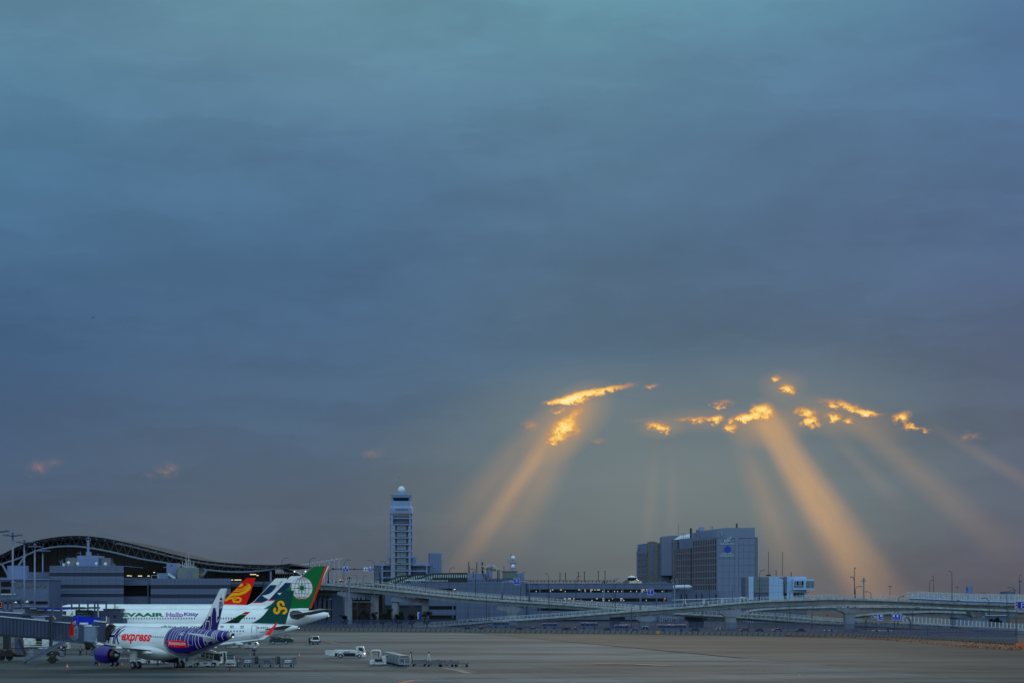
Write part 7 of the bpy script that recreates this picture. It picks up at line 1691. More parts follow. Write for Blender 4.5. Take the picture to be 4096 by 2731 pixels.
# left wing
f2 = Obl(2593, 2549, D+130, D+160); face_x0 = 2593
P2('left_wing', f2.quad(2594, 2171.5, 2549.5, 2500, 0, 30), M_h, ht); P2('left_wing_edge', f2.quad(2551, 2204, 2547, 2500, .2, 20), M_h, ht)
for j in range(6): windowrow(f2, ht, 2597 if j else 2592, 2552.5, 8, 2209.5+j*23.3, 2225.5+j*23.3)
P2('glass_tower', pbox(MB(), 2592.5, 2170.5, 2638, 2500, D+124, 14), M_hg, ht); P2('blue_fin', pbox(MB(), 2606, 2172, 2614, 2297, D+123, 1), mat('blue_glass_fin', srgb(60,96,160), .2, var=.2), ht)
for j in range(14): P2('floor_line', pbox(MB(), 2614, 2177+j*11.5, 2631, 2178+j*11.5, D+123.4, .4), M_hp, ht)
for x in (2598,2614.5,2631.5): P2('glazing_bar', pbox(MB(), x, 2171, x+.9, 2400, D+123.2, .4), M_h, ht)
P2('middle_wall', pbox(MB(), 2638, 2170, 2672, 2500, D+122, 10), M_h, ht); P2('recess_wall', pbox(MB(), 2671.5, 2166, 2693, 2500, D+118, 10), M_h, ht)
P2('recess_glass', pbox(MB(), 2672, 2167, 2692, 2200, D+117.6, .4), M_hg, ht)
for j in range(6):
    for i in range(3): P2('window', pbox(MB(), 2676+i*6, 2207+j*24, 2679.6+i*6, 2223+j*24, D+117.6, .4), M_hg, ht)
P2('roof_gear', pbox(pbox(MB(), 2590, 2167.5, 2628, 2170, D+130, 4), 2600, 2164.5, 2619, 2166, D+130, 3), M_dark, ht)
P2('podium', pbox(MB(), 2690, 2357, 2868, 2500, D-10, 9), M_tw2, ht); P2('podium_side', pbox(MB(), 2868, 2400, 3000, 2500, D-6, 5), M_h, ht)
for x in (2723,2744,2783,2806,2862): P2('podium_recess', pbox(MB(), x, 2375.5, x+4, 2400, D-10.3, .3), M_inside, ht)
P2('entrance_canopy', MB().tube([Wp(2692,2347,D-14), Wp(2755,2346,D-14), Wp(2768,2344,D-14)], [1.2,1.2,.2], 14), M_trim, ht); P2('canopy_shade_slab', tslab(MB(), [(2694,2347),(2765,2345),(2756,2353),(2694,2353)], D-13.9, .5), M_inside, ht)  # dark slab put in for the shade under the canopy
# signs on the wall
def sgn_(x0, y0, x1, y1): return Wp(*q(x0,y1), D)+Vector((0,-.55,0)), (x1-x0)/4.9*D/FO, (y1-y0)/4.9*D/FO
M_sgw = mat('sign_pale', srgb(170,190,206), .5, var=0)
a, w, h = sgn_(978, 345, 1268, 380); P2('lettering', textmb('AEROPLAZA', a, (1,0,0), (0,0,1), w, h, .01), M_sgw, ht, fix=False)
a, w, h = sgn_(1018, 530, 1228, 566); P2('lettering', textmb('hotel nikko', a, (1,0,0), (0,0,1), w, h, .01), M_sgw, ht, fix=False)
a, w, h = sgn_(988, 574, 1255, 618); P2('lettering', textmb('kansai airport', a, (1,0,0), (0,0,1), w, h, .01), M_sgw, ht, fix=False)
for pts in (((1068,326),(1066,290),(1085,268),(1130,262),(1175,250),(1208,226)),((1092,318),(1110,300),(1150,292),(1180,276),(1200,262)),((1098,300),(1110,290),(1150,280)),((1075,324),(1115,326),(1140,310),(1182,304))):
    P2('emblem_stroke', MB().path([Wp(*q(*p), D)+Vector((0,-.6,0)) for p in pts], .55, .3), M_sgw, ht)
M_sb = mat('emblem_blue', srgb(16,50,180), .5, var=0)
for i in range(5):
    an = PI/2+i*2*PI/5; c = Wp(*q(1127+38*math.cos(an), 466-38*math.sin(an)), D); P2('emblem_petal', MB().lathe([(.88,-.7-i*.04),(.88,-.5)], c, 'Y', 14), M_sb, ht)
a, w, h = sgn_(280, 340, 432, 392); P2('lettering', textmb('ホテル日航', fc_.pt(q(280,0)[0], q(0,392)[1])+fc_.n*.8, -fc_.d, (0,0,1), w*1.25, h*1.05, .01), M_sb, ht, fix=False)
a = f2.pt(2553.5, 2197)+f2.n*.6; P2('lettering', textmb('AEROPLAZA', a+Vector((1.2,0,0)), -f2.d, (0,0,1), 3.0, 1.1, .02), M_sgw, ht, fix=False) if 0 else None
P2('emblem_stroke', MB().path([f2.pt(x,y)+f2.n*.6 for x, y in ((2552,2197),(2553,2188),(2557,2185))], .5).path([f2.pt(x,y)+f2.n*.6 for x, y in ((2553,2197),(2558,2193))], .4), M_sgw, ht)
P2('lettering', textmb('NIKKO', f2.pt(2558,2197)+f2.n*.6, -f2.d, (0,0,1), 9*(D+140)/FO, 1.0, .02), M_sgw, ht, fix=False)

# ---------------------------------------------------------------- pale blue office block right of the hotel
D = 900.0; q = lambda x, y: (2900+x/3.92, 2220+y/3.92)
wb = thing('pale_office_block', 'pale blue-white office block with a cantilevered glazed bay right of the hotel', 'building', (Wp(3110,YH,D).x, D, 0))
P_core = M_tw2; M_wb = mat('pale_cladding', srgb(140,172,210), .45, var=.07, scale=.2, streak=True); M_wg = mat('grey_green_curtain_wall', srgb(88,104,116), .3, var=.1)
def qb(x0, y0, x1, y1, d=0, dep=.3, mb=None): a, b = q(x0,y0), q(x1,y1); return pbox(mb or MB(), a[0], a[1], b[0], b[1], D+d, dep)
P2('body', pbox(MB(), q(318,0)[0], q(0,345)[1], q(1280,0)[0], None, D+.5, 16), P_core, wb)
for i in range(2):
    for j in range(4): P2('curtain_panel', qb(452+i*117, 340+j*62+ (0 if j == 0 else 0), 566+i*117, 398+j*62+(0), 0, .4), M_wg, wb)
for j in range(4): P2('curtain_panel', qb(319, 346+j*80, 369, 422+j*80, .1, .4), M_wg, wb)
for x0, x1, n in ((371,449,1),(687,914,3),(971,1072,1),(1073,1279,2)):
    for j in range(3):
        for i in range(n):
            w = (x1-x0)/n; y0 = (332, 473, 580)[j]; y1 = (471, 578, 700)[j]
            if x0 == 1073 and j == 0: y1 = 372
            if x0 == 1073 and j == 1: y0 = 543
            P2('cladding_panel', qb(x0+i*w+.8, y0, x0+(i+1)*w-.8, y1, -.05, .5), M_wb, wb)
P2('recess', qb(915, 334, 970, 410, .2, .2), M_panel, wb); P2('recess', qb(915, 470, 970, 700, .1, .2), M_panel, wb); P2('recess_window', qb(925, 588, 962, 645, 0, .1), M_inside, wb)
P2('cantilever', qb(1073, 372, 1400, 540, -3, 8), M_wb, wb)
for i in range(4): P2('window', qb(1086+i*38, 402, 1116+i*38, 466, -3.15, .2), M_inside if i % 2 else M_wg, wb)
P2('glazed_bay', qb(1270, 400, 1397, 508, -3.15, .2), M_wg, wb); P2('pale_pane', qb(1236, 400, 1266, 508, -3.15, .2), mat('aqua_pane', srgb(130,176,200), .2, var=.1), wb); P2('spandrel', qb(1078, 472, 1232, 506, -3.15, .2), M_wg, wb)
for x in (1342,): P2('mullion', qb(x, 400, x+5, 508, -3.3, .2), M_wb, wb)
P2('lower_window', qb(1076, 586, 1238, 655, -.2, .2), M_inside, wb)
for x in (1115,1160,1180,1215): P2('blind', qb(x, 588, x+14, 652, -.3, .1), M_wg, wb)
for x, y0, y1, w in ((682,-60,330,.2),(900,-60,330,.2),(803,240,330,.2),(1037,262,330,.3)): P2('mast', MB().bar(Wp(*q(x,y1),D+4), Wp(*q(x,y0),D+4), w), M_dark, wb)
P2('aerial_bar', MB().bar(Wp(*q(782,242),D+4), Wp(*q(818,242),D+4), .15).bar(Wp(*q(790,292),D+4), Wp(*q(816,292),D+4), .15), M_dark, wb); P2('roof_unit', qb(655, 300, 720, 322, 3, 3), M_dark, wb)
t = thing('storage_tank', 'pale round tower tank with a blue mark on the horizon at the right', 'tank', (Wp(3877,YH,1300).x, 1300, 0))
P2('shell', MB().lathe([(2.15,0),(2.15,Wp(0,2343,1300).z)], (Wp(3877,0,1300).x,1300,0), n=24), M_panel2, t, smooth_=False); P2('mark', pbox(MB(), 3865, 2351, 3870, 2358, 1297.8, .3), M_sb, t)
t = thing('distant_shed', 'low grey shed on the horizon near the right edge', 'building', (Wp(4046,YH,1200).x, 1200, 0)); P2('wall', pbox(MB(), 4032, 2364, 4061, None, 1200, 20), M_panel, t)
t = thing('underpass_building', 'blue-grey building with a pale roof edge seen beneath the right viaduct', 'building', (Wp(3950,YH,840).x, 840, 0)); P2('wall', pbox(MB(), 3869, 2437, 4030, None, 840, 20), M_panel, t); P2('roof_edge', pbox(MB(), 3864, 2459, 4030, 2461.5, 839, 2), M_trim, t)
for j in range(4): P2('wall_line', pbox(MB(), 3870, 2441+j*5, 4029, 2441.7+j*5, 839.8, .2), M_join, t)
# dark station hall under the left viaduct
t = thing('underdeck_hall', 'dark hall with tall pillars beneath the left end of the viaduct', 'building', (Wp(1380,YH,930).x, 930, 0))
P2('back_wall', pbox(MB(), 1180, 2340, 1530, None, 940, 20), M_inside, t)
for i, x in enumerate((1257,1275,1293,1312)): P2('pillar', pbox(MB(), x, 2382-i, x+9, None, 900, 2), M_tw2, t)
P2('pillar', pbox(MB(), 1328, 2372, 1372, None, 880, 5), M_tw2, t); P2('beam', pbox(MB(), 1180, 2372, 1360, 2382, 898, 3), M_dark, t)
for x, w in ((1411,4),(1417,9),(1432,8),(1448,12),(1466,4),(1474,5)): P2('painted_lit_opening', pbox(MB(), x, 2389, x+w, 2397, 925, .4), M_panel2, t)  # pale panels carry the light of the openings in their colour
P2('rail_light', pbox(MB(), 1409, 2405, 1485, 2406.4, 920, .4), M_trim, t)
# ---------------------------------------------------------------- roads and viaducts
struct('road', MB().quad((-60,700,.03),(160,560,.03),(170,640,.03),(-60,790,.03)), M_road)
struct('road_verge', MB().quad((-140,760,.02),(190,660,.02),(190,960,.02),(-140,960,.02)), mat('dark_ground', srgb(40,44,50), .95, var=.3, scale=.05))
def resamp(pts, step):
    out = [pts[0]]
    for a, b in zip(pts, pts[1:]):
        n = max(1, int(round(abs(b[0]-a[0])/step)))
        out += [tuple(a[k]+(b[k]-a[k])*i/n for k in range(len(a))) for i in range(1, n+1)]
    return out
def viaduct(label, edge, width=9.0, fascia=6.0, rail=13.0, post=15.5, farrail=True, postpart=True, girder=True, raillow=True, gm=None):
    """edge: (photo x, row of deck edge top, row of girder bottom, depth)"""
    E_ = resamp(catm4(edge), 60); P_ = [Wp(e[0], e[1], e[3]) for e in E_]; N_ = len(P_)
    t = thing('viaduct', label, 'viaduct', (P_[N_//2].x, P_[N_//2].y, 0), group='road viaducts beyond the fence')
    dirs = []
    for i in range(N_): d = P_[min(i+1,N_-1)]-P_[max(i-1,0)]; d.z = 0; d.normalize(); dirs.append(Vector((-d.y, d.x, 0)) if d.x > 0 else Vector((d.y,-d.x,0)))
    fz_ = [fascia*e[3]/FO for e in E_]; gz = [(e[2]-e[1])*e[3]/FO for e in E_]
    def strip(name, m, fn_):
        rows = [fn_(i) for i in range(N_)]; mb = MB(); k = len(rows[0])
        for r in rows: mb.v += [tuple(v) for v in r]
        for i in range(N_-1):
            for j in range(k): a = i*k+j; b = i*k+(j+1)%k; mb.f.append((a, b, b+k, a+k))
        mb.f.append(tuple(range(k))); mb.f.append(tuple(range((N_-1)*k, N_*k))[::-1]); return P2(name, mb, m, t, split=False)
    Z = lambda z: Vector((0,0,z))
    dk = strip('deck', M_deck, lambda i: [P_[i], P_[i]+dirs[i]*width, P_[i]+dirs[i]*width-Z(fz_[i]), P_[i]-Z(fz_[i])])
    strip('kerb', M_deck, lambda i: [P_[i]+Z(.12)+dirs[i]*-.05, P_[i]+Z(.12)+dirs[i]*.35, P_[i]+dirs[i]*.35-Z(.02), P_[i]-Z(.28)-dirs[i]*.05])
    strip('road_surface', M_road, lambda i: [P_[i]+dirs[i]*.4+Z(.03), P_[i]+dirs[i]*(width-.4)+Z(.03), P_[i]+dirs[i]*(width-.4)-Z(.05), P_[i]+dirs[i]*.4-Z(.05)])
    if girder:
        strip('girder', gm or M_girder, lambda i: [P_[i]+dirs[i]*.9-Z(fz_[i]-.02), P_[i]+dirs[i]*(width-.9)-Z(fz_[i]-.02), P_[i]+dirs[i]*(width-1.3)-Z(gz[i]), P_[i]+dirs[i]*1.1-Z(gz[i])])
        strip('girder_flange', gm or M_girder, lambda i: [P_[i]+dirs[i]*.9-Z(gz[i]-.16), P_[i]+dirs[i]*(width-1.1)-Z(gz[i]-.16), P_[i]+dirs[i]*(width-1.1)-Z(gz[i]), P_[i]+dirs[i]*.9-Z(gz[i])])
    if rail:
        R_ = resamp(catm4(edge), post); pp = [Wp(e[0], e[1], e[3]) for e in R_]; h = rail*edge[0][3]/FO
        pm_ = mesh('rail_post', MB().bb(-.08,.08,-.07,.07,0,h), M_rail); Mi_ = ROOT[t.name].inverted()
        far = MB(); f_ = 0
        for i, p in enumerate(pp):
            if postpart: inst('rail_post', pm_, t, Mi_ @ T(p+Vector((0,.15,.1))))
            nrm = dirs[min(N_-1, int(i*N_/len(pp)))]
            if farrail and i % 2: c = p+nrm*(width-.2); far.bb(c.x-.05, c.x+.05, c.y-.05, c.y+.05, c.z, c.z+h)
        for i, (a, b) in enumerate(zip(pp, pp[1:])):
            if farrail:
                nrm = dirs[min(N_-1, int(i*N_/len(pp)))]*(width-.2)
                far.bar(a+nrm+Vector((0,0,h)), b+nrm+Vector((0,0,h)), .07)
        P2('far_rail', far, M_rail, t, kind='stuff') if farrail else None
        rr_ = MB().tube([a+Vector((0,.15,h)) for a in pp], .06, 5)
        P2('rail_tube', rr_, M_rail, t, split=False)
        if raillow: P2('rail_tube', MB().tube([a+Vector((0,.15,h*.55)) for a in pp], .04, 5), M_rail, t, split=False)
    return t
def catm4(tab, n=3):
    out = []
    for i in range(len(tab)-1):
        p = [tab[max(i-1,0)], tab[i], tab[i+1], tab[min(i+2,len(tab)-1)]]
        for k in range(n):
            t = k/n; out.append(tuple(.5*((2*p[1][c])+(-p[0][c]+p[2][c])*t+(2*p[0][c]-5*p[1][c]+4*p[2][c]-p[3][c])*t*t+(-p[0][c]+3*p[1][c]-3*p[2][c]+p[3][c])*t**3) for c in range(4)))
    out.append(tab[-1]); return out
v1 = viaduct('long viaduct sloping down from the terminal on the left to the crossing in the middle', [(1190,2330,2352,880),(1289,2333,2357,868),(1557,2356,2378,850),(1800,2382,2403,835),(2008,2399,2418,822),(2246,2413.5,2433,808),(2455,2430,2445,795),(2640,2443,2456,785)], 10)
v1b = viaduct('far carriageway behind the long left viaduct, with small orange reflectors', [(1380,2331,2336,935),(1440,2328,2334,925),(1485,2328,2334,915),(1530,2336,2342,905),(1800,2371,2378,880),(2100,2394,2400,860),(2380,2415,2421,845),(2560,2430,2436,835),(2760,2448,2453,830)], 8, 4, 9, 16, False)
v2 = viaduct('nearest viaduct curving up from the middle and across the whole right side', [(1640,2504,2507,790),(1760,2498,2501,782),(1850,2491.5,2494,772),(1984.5,2480,2488,765),(2187,2467,2481,757),(2500,2442,2463,745),(2698,2428,2449,737),(2995,2404,2430,725),(3100,2398.5,2425,720),(3257,2392.5,2419,712),(3334,2391,2417.7,708),(3500,2394.5,2417.7,698),(3637,2400,2421,690),(3844,2409,2431,676),(4060,2415,2436,662),(4180,2418,2439,655)], 11, 7, 12.5, 17)
v3 = viaduct('second deck partly hidden just below the nearest right viaduct', [(2985,2441,2452,800),(3040,2434,2448,796),(3155,2428,2445,790),(3346,2424,2444.5,780),(3600,2424,2443,768),(3800,2429,2448,758),(4120,2443,2462,745)], 10, 6, 0)
v4 = viaduct('low ramp descending to the right beneath the nearest viaduct', [(2690,2450,2462,770),(2787,2456,2468,762),(2941,2465,2478,752),(3155,2480,2493,738),(3380,2495.5,2507,722),(3600,2506,2516,708),(3746,2512,2522,700)], 8, 5, 15, 17, True)
v5 = viaduct('short curved ramp rising to the right under the right viaduct', [(3400,2462,2470,760),(3470,2454,2466,755),(3560,2448,2464,750),(3680,2444,2464,742),(3764,2443,2465,735),(3900,2450,2472,725)], 8, 6, 0)
v6 = viaduct('farther ramp with white posts crossing under the viaducts on the right', [(2960,2452,2458,800),(3090,2460,2467,790),(3200,2469,2476,782),(3377,2483,2490,770),(3560,2491,2498,760),(3760,2499,2506,750)], 7, 4, 10, 17, False)
# noise barrier on the right part of the nearest viaduct: each clear panel and post a part
nb = thing('noise_barrier', 'tall clear-panelled noise barrier on the right end of the nearest viaduct', 'barrier', Wp(3860,2400,676))
M_clear = mat('clear_panel', srgb(150,170,186), .1, var=0, alpha=.16, spec=.5)
tb_top = [(3628,2368.5),(3681,2365.5),(3873,2374),(4100,2377)]; tb_bot = [(3600,2389),(3700,2391),(3900,2400),(4100,2406)]
for row, (xa, dd_, st, off) in enumerate(((3628, 688, 21.6, 0), (3685, 701, 21.6, 5))):
    x = xa
    while x < 4100:
        D_ = dd_-(x-3628)*.055; y0, y1 = interp(tb_top, x)-off*.3+row*3, interp(tb_bot, x)
        P2('post', MB().bar(Wp(x,y1,D_), Wp(x,y0,D_), .24), M_rail, nb)
        if not row or True: P2('clear_panel', tslab(MB(), [(x+2,y1),(x+20,y1+.5),(x+20,interp(tb_top, min(x+20,4099))-off*.3+row*3+1),(x+2,y0+1)], D_+.05, .05), M_clear, nb)
        x += st
P2('top_rail', MB().path([Wp(3591,2385,690),Wp(3628,2368.5,688),Wp(3681,2365.5,685),Wp(3873,2374,674),Wp(4100,2377,662)], .14).path([Wp(3640,2382,700),Wp(3685,2368,700),Wp(3873,2377,690),Wp(4100,2380,678)], .12), M_rail, nb)
for y in (8,14,20): P2('mid_rail', MB().path([Wp(3640,2366+y,684),Wp(3873,2374+y,671),Wp(4100,2377+y,659)], .07), M_rail, nb)
P2('silver_guard', MB().tube([Wp(3638,2392,684),Wp(3700,2394.5,681),Wp(3873,2403,671),Wp(4060,2408,660),Wp(4120,2410,657)], .42, 8), mat('guard_silver', srgb(130,150,190), .35, .4, var=.1), nb)
# lower barrier with white posts
lbr = thing('noise_barrier', 'lower clear barrier with thick white posts along the ramp at the right', 'barrier', Wp(3860,2500,640))
lt = [(3555,2459),(3641,2464),(3747,2471),(3858,2479.5),(4087,2493),(4120,2495)]; lbt = [(3555,2484),(3641,2489),(3747,2496),(3858,2503),(4087,2517),(4120,2519)]
x = 3612
while x < 4110:
    D_ = 650-(x-3600)*.16; P2('post', MB().bar(Wp(x,interp(lbt,x),D_), Wp(x,interp(lt,x),D_), .26), M_rail, lbr)
    P2('clear_panel', tslab(MB(), [(x+2,interp(lbt,x)),(x+14,interp(lbt,x+14) if x < 4100 else 2518),(x+14,interp(lt,min(x+14,4119))),(x+2,interp(lt,x))], D_, .05), M_clear, lbr); x += 15.4
P2('base_beam', MB().bar(Wp(3755,2497.5,625), Wp(3860,2504.5,610), .25, .4).bar(Wp(3857,2504,608), Wp(4120,2520,567), .3, .6).bar(Wp(3560,2486,655), Wp(3755,2497.5,626), .2, .3), M_rail, lbr)
for k, (y0, y1) in enumerate(((2514,2524),(2524,2536),(2533,2547),(2546,2556))):
    t = thing('guard_rail', ('topmost','second','third','lowest')[k]+' silver guard rail of the road at the lower right', 'guard rail', Wp(3900,y0+5,600-k*14), group='silver guard rails at the lower right')
    P2('beam', MB().tube([Wp(3740-k*60,y0,600-k*12), Wp(3950,(y0+y1)/2,585-k*12), Wp(4140,y1,575-k*12)], .13, 6), M_steel, t)
    for q in range(12): x = 3760-k*60+q*32; P2('post', MB().bar(Wp(x,interp([(3600,y0),(4200,y1)],x)+3,598-k*12), Wp(x,interp([(3600,y0),(4200,y1)],x),598-k*12), .12), M_steel, t)
# piers
def pier(label, cap, stem, D, dep=5.0, boxes=True, m=None):
    m = m or M_pier; t = thing('viaduct_pier', label, 'pier', (Wp((stem[0]+stem[1])/2,YH,D).x, D+1.5, 0), group='concrete piers under the viaducts')
    if cap: P2('cap', tslab(MB(), cap, D, dep), m, t)
    st = MB()
    if stem[2] == 'r': R = (stem[1]-stem[0])/2*D/FO; P2('column', st.lathe([(R,0),(R,Wp(0,stem[3],D).z)], (Wp((stem[0]+stem[1])/2,0,D).x, D+R+.5, 0), n=20), m, t, smooth_=True)
    else: P2('column', pbox(st, stem[0], stem[3], stem[1], None, D+.3, dep*.7), m, t)
    if boxes and cap:
        x0 = min(p[0] for p in cap); x1 = max(p[0] for p in cap); y = min(p[1] for p in cap)
        for k in range(3):
            x = x0+(x1-x0)*(.1+.3*k); P2('bearing', pbox(MB(), x, y-5, x+6, y+1, D+.3, 1), M_dark if k % 2 else m, t)
        P2('walkway_rail', MB().path([Wp(x0,y-8,D-.4),Wp(x0+(x1-x0)*.3,y-8,D-.4)], .1).path([Wp(x0,y-8,D-.4),Wp(x0,y+2,D-.4)], .1).path([Wp(x0+(x1-x0)*.3,y-8,D-.4),Wp(x0+(x1-x0)*.3,y+2,D-.4)], .1).path([Wp(x0+(x1-x0)*.15,y-8,D-.4),Wp(x0+(x1-x0)*.15,y+2,D-.4)], .08), M_dark, t)
    return t
pier('pier with a long left cap below the left end of the viaduct', [(1349,2366),(1495,2366),(1495,2388),(1385,2389),(1349,2378)], (1378,1407,'b',2386), 862)
pier('second pier from the left, plain square column', None, (1483,1513,'b',2378), 858)
pier('third pier, round pale column with a broad cap', [(1565,2390),(1700,2390),(1700,2412),(1565,2404)], (1565,1596,'r',2392), 850)
pier('fourth pier, round column just left of the car park slots', None, (1685,1715,'r',2392), 848)
pier('hammerhead pier in front of the solid car park wall', [(1987,2424),(2095,2424),(2095,2434),(2075,2443),(2066,2452),(2030,2452),(2020,2443),(1987,2436)], (2028,2068,'b',2450), 820, 6)
pier('short hammerhead pier left of the hotel podium', [(2543,2464),(2623,2464),(2623,2478),(2600,2485),(2565,2485),(2543,2476)], (2562,2603,'b',2484), 742, 6)
pier('large hammerhead pier below the hotel sign', [(2881,2440),(2962,2436),(2966,2442),(2960,2455),(2945,2466),(2903,2466),(2881,2452)], (2903,2945,'b',2464), 726, 6)
pier('large hammerhead pier with a split cap under the right viaduct', [(3350,2430),(3400,2430),(3404,2436),(3448,2430),(3448,2442),(3424,2447),(3419,2452),(3381,2452),(3370,2446),(3352,2440)], (3381,3419,'b',2450), 705, 6)
pier('hammerhead pier close to the right edge', [(3880,2444),(3905,2444),(3910,2450),(3941,2446),(3941,2462),(3910,2466),(3895,2470),(3884,2458)], (3891,3930,'b',2465), 675, 6)
pier('small dark pier left of the rightmost hammerhead', [(3800,2446),(3838,2446),(3838,2460),(3800,2460)], (3806,3832,'b',2458), 742, 4, m=M_tw2)
pier('dark pier under the farther deck left of the large hammerhead', [(2740,2464),(2830,2464),(2828,2480),(2745,2480)], (2755,2815,'b',2480), 770, 4, m=M_tw2)
pier('hidden dark pier beneath the start of the rising ramp', [(2440,2470),(2500,2466),(2500,2480),(2440,2480)], (2440,2480,'b',2478), 752, 4, m=M_tw2)
# white pipe portal frames behind the near viaduct
t = thing('pipe_frame', 'long low white pipe frame on portal posts in front of the hotel podium', 'frame', (Wp(2850,YH,900).x, 900, 0))
P2('pipe', MB().path([Wp(2690,2398,900),Wp(2740,2396.5,900),Wp(2900,2391.5,900),Wp(2992,2389,900)], .3), M_trim, t); P2('pipe', MB().path([Wp(2958,2387,901),Wp(2996,2387,901)], .3), M_trim, t)
for x in (2736,2742,2812,2818,2886,2892,2961,2976,2990): P2('post', MB().bar(Wp(x,2393,900), Wp(x,2413,900), .35), M_trim, t)
# blue-grey low equipment behind the fence, under the ramps
t = thing('plant_yard', 'yard of pale pipes and cabinets below the near viaduct, left of the big pier', 'plant', (Wp(2700,YH,780).x, 780, 0))
for (x0,y0,x1,y1) in ((2632,2458,2660,2488),(2668,2466,2690,2488),(2700,2470,2735,2490),(2590,2474,2628,2488)): P2('cabinet', pbox(MB(), x0, y0, x1, y1, 780, 2), M_panel, t)
for k in range(9): P2('pipe', MB().bar(Wp(2640+k*9,2462+(k*7)%11,778), Wp(2648+k*9,2462+(k*5)%13,778), .12).bar(Wp(2641+k*9,2464,778), Wp(2641+k*9,2486,778), .1), M_rail, t)
for k in range(22):
    if k < 6: x = 2868+k*9
    else: x = 2945+(k-6)*9.5
    P2('post_row', MB().bar(Wp(x,2490,760), Wp(x,2478,760), .25), M_trim, t) if k < 14 else None

# ---------------------------------------------------------------- street lamps
M_lpole = mat('street_lamp_pole', srgb(70,76,84), .5, .2, var=.08)
LN = 0
def lamp(px, yt, yb, hx, D, label, w=.10, arm_y=None):
    """curved-arm lamp; hx = photo x of the lamp head"""
    t = thing('street_lamp', label, 'street lamp', Wp(px, yb, D), group='curved-arm street lamps')
    s = 1 if hx > px else -1; dx = abs(hx-px); h = min(22, (yb-yt)*.3)
    pts = [(px,yb),(px,yt+h)]+[(px+s*dx*.62*(1-math.cos(a)), yt+h-h*math.sin(a)*1.0) for a in [PI/2*i/5 for i in range(1,6)]]+[(px+s*dx*.8, yt-.3)]
    P2('pole', MB().tube([Wp(a, b, D) for a, b in pts], [w*1.3]+[w]*(len(pts)-2)+[w*.7], 7), M_lpole, t, smooth_=True)
    a = Wp(px+s*dx*.72, yt-.2, D); b = Wp(hx, yt+.3, D)
    P2('lamp_head', MB().tube([a, a.lerp(b,.3)+Vector((0,0,-.02)), b+Vector((0,0,-.06)), b+Vector((s*.05,0,-.06))], [.07,.19,.17,.03], 8), M_lamp, t)
    return t
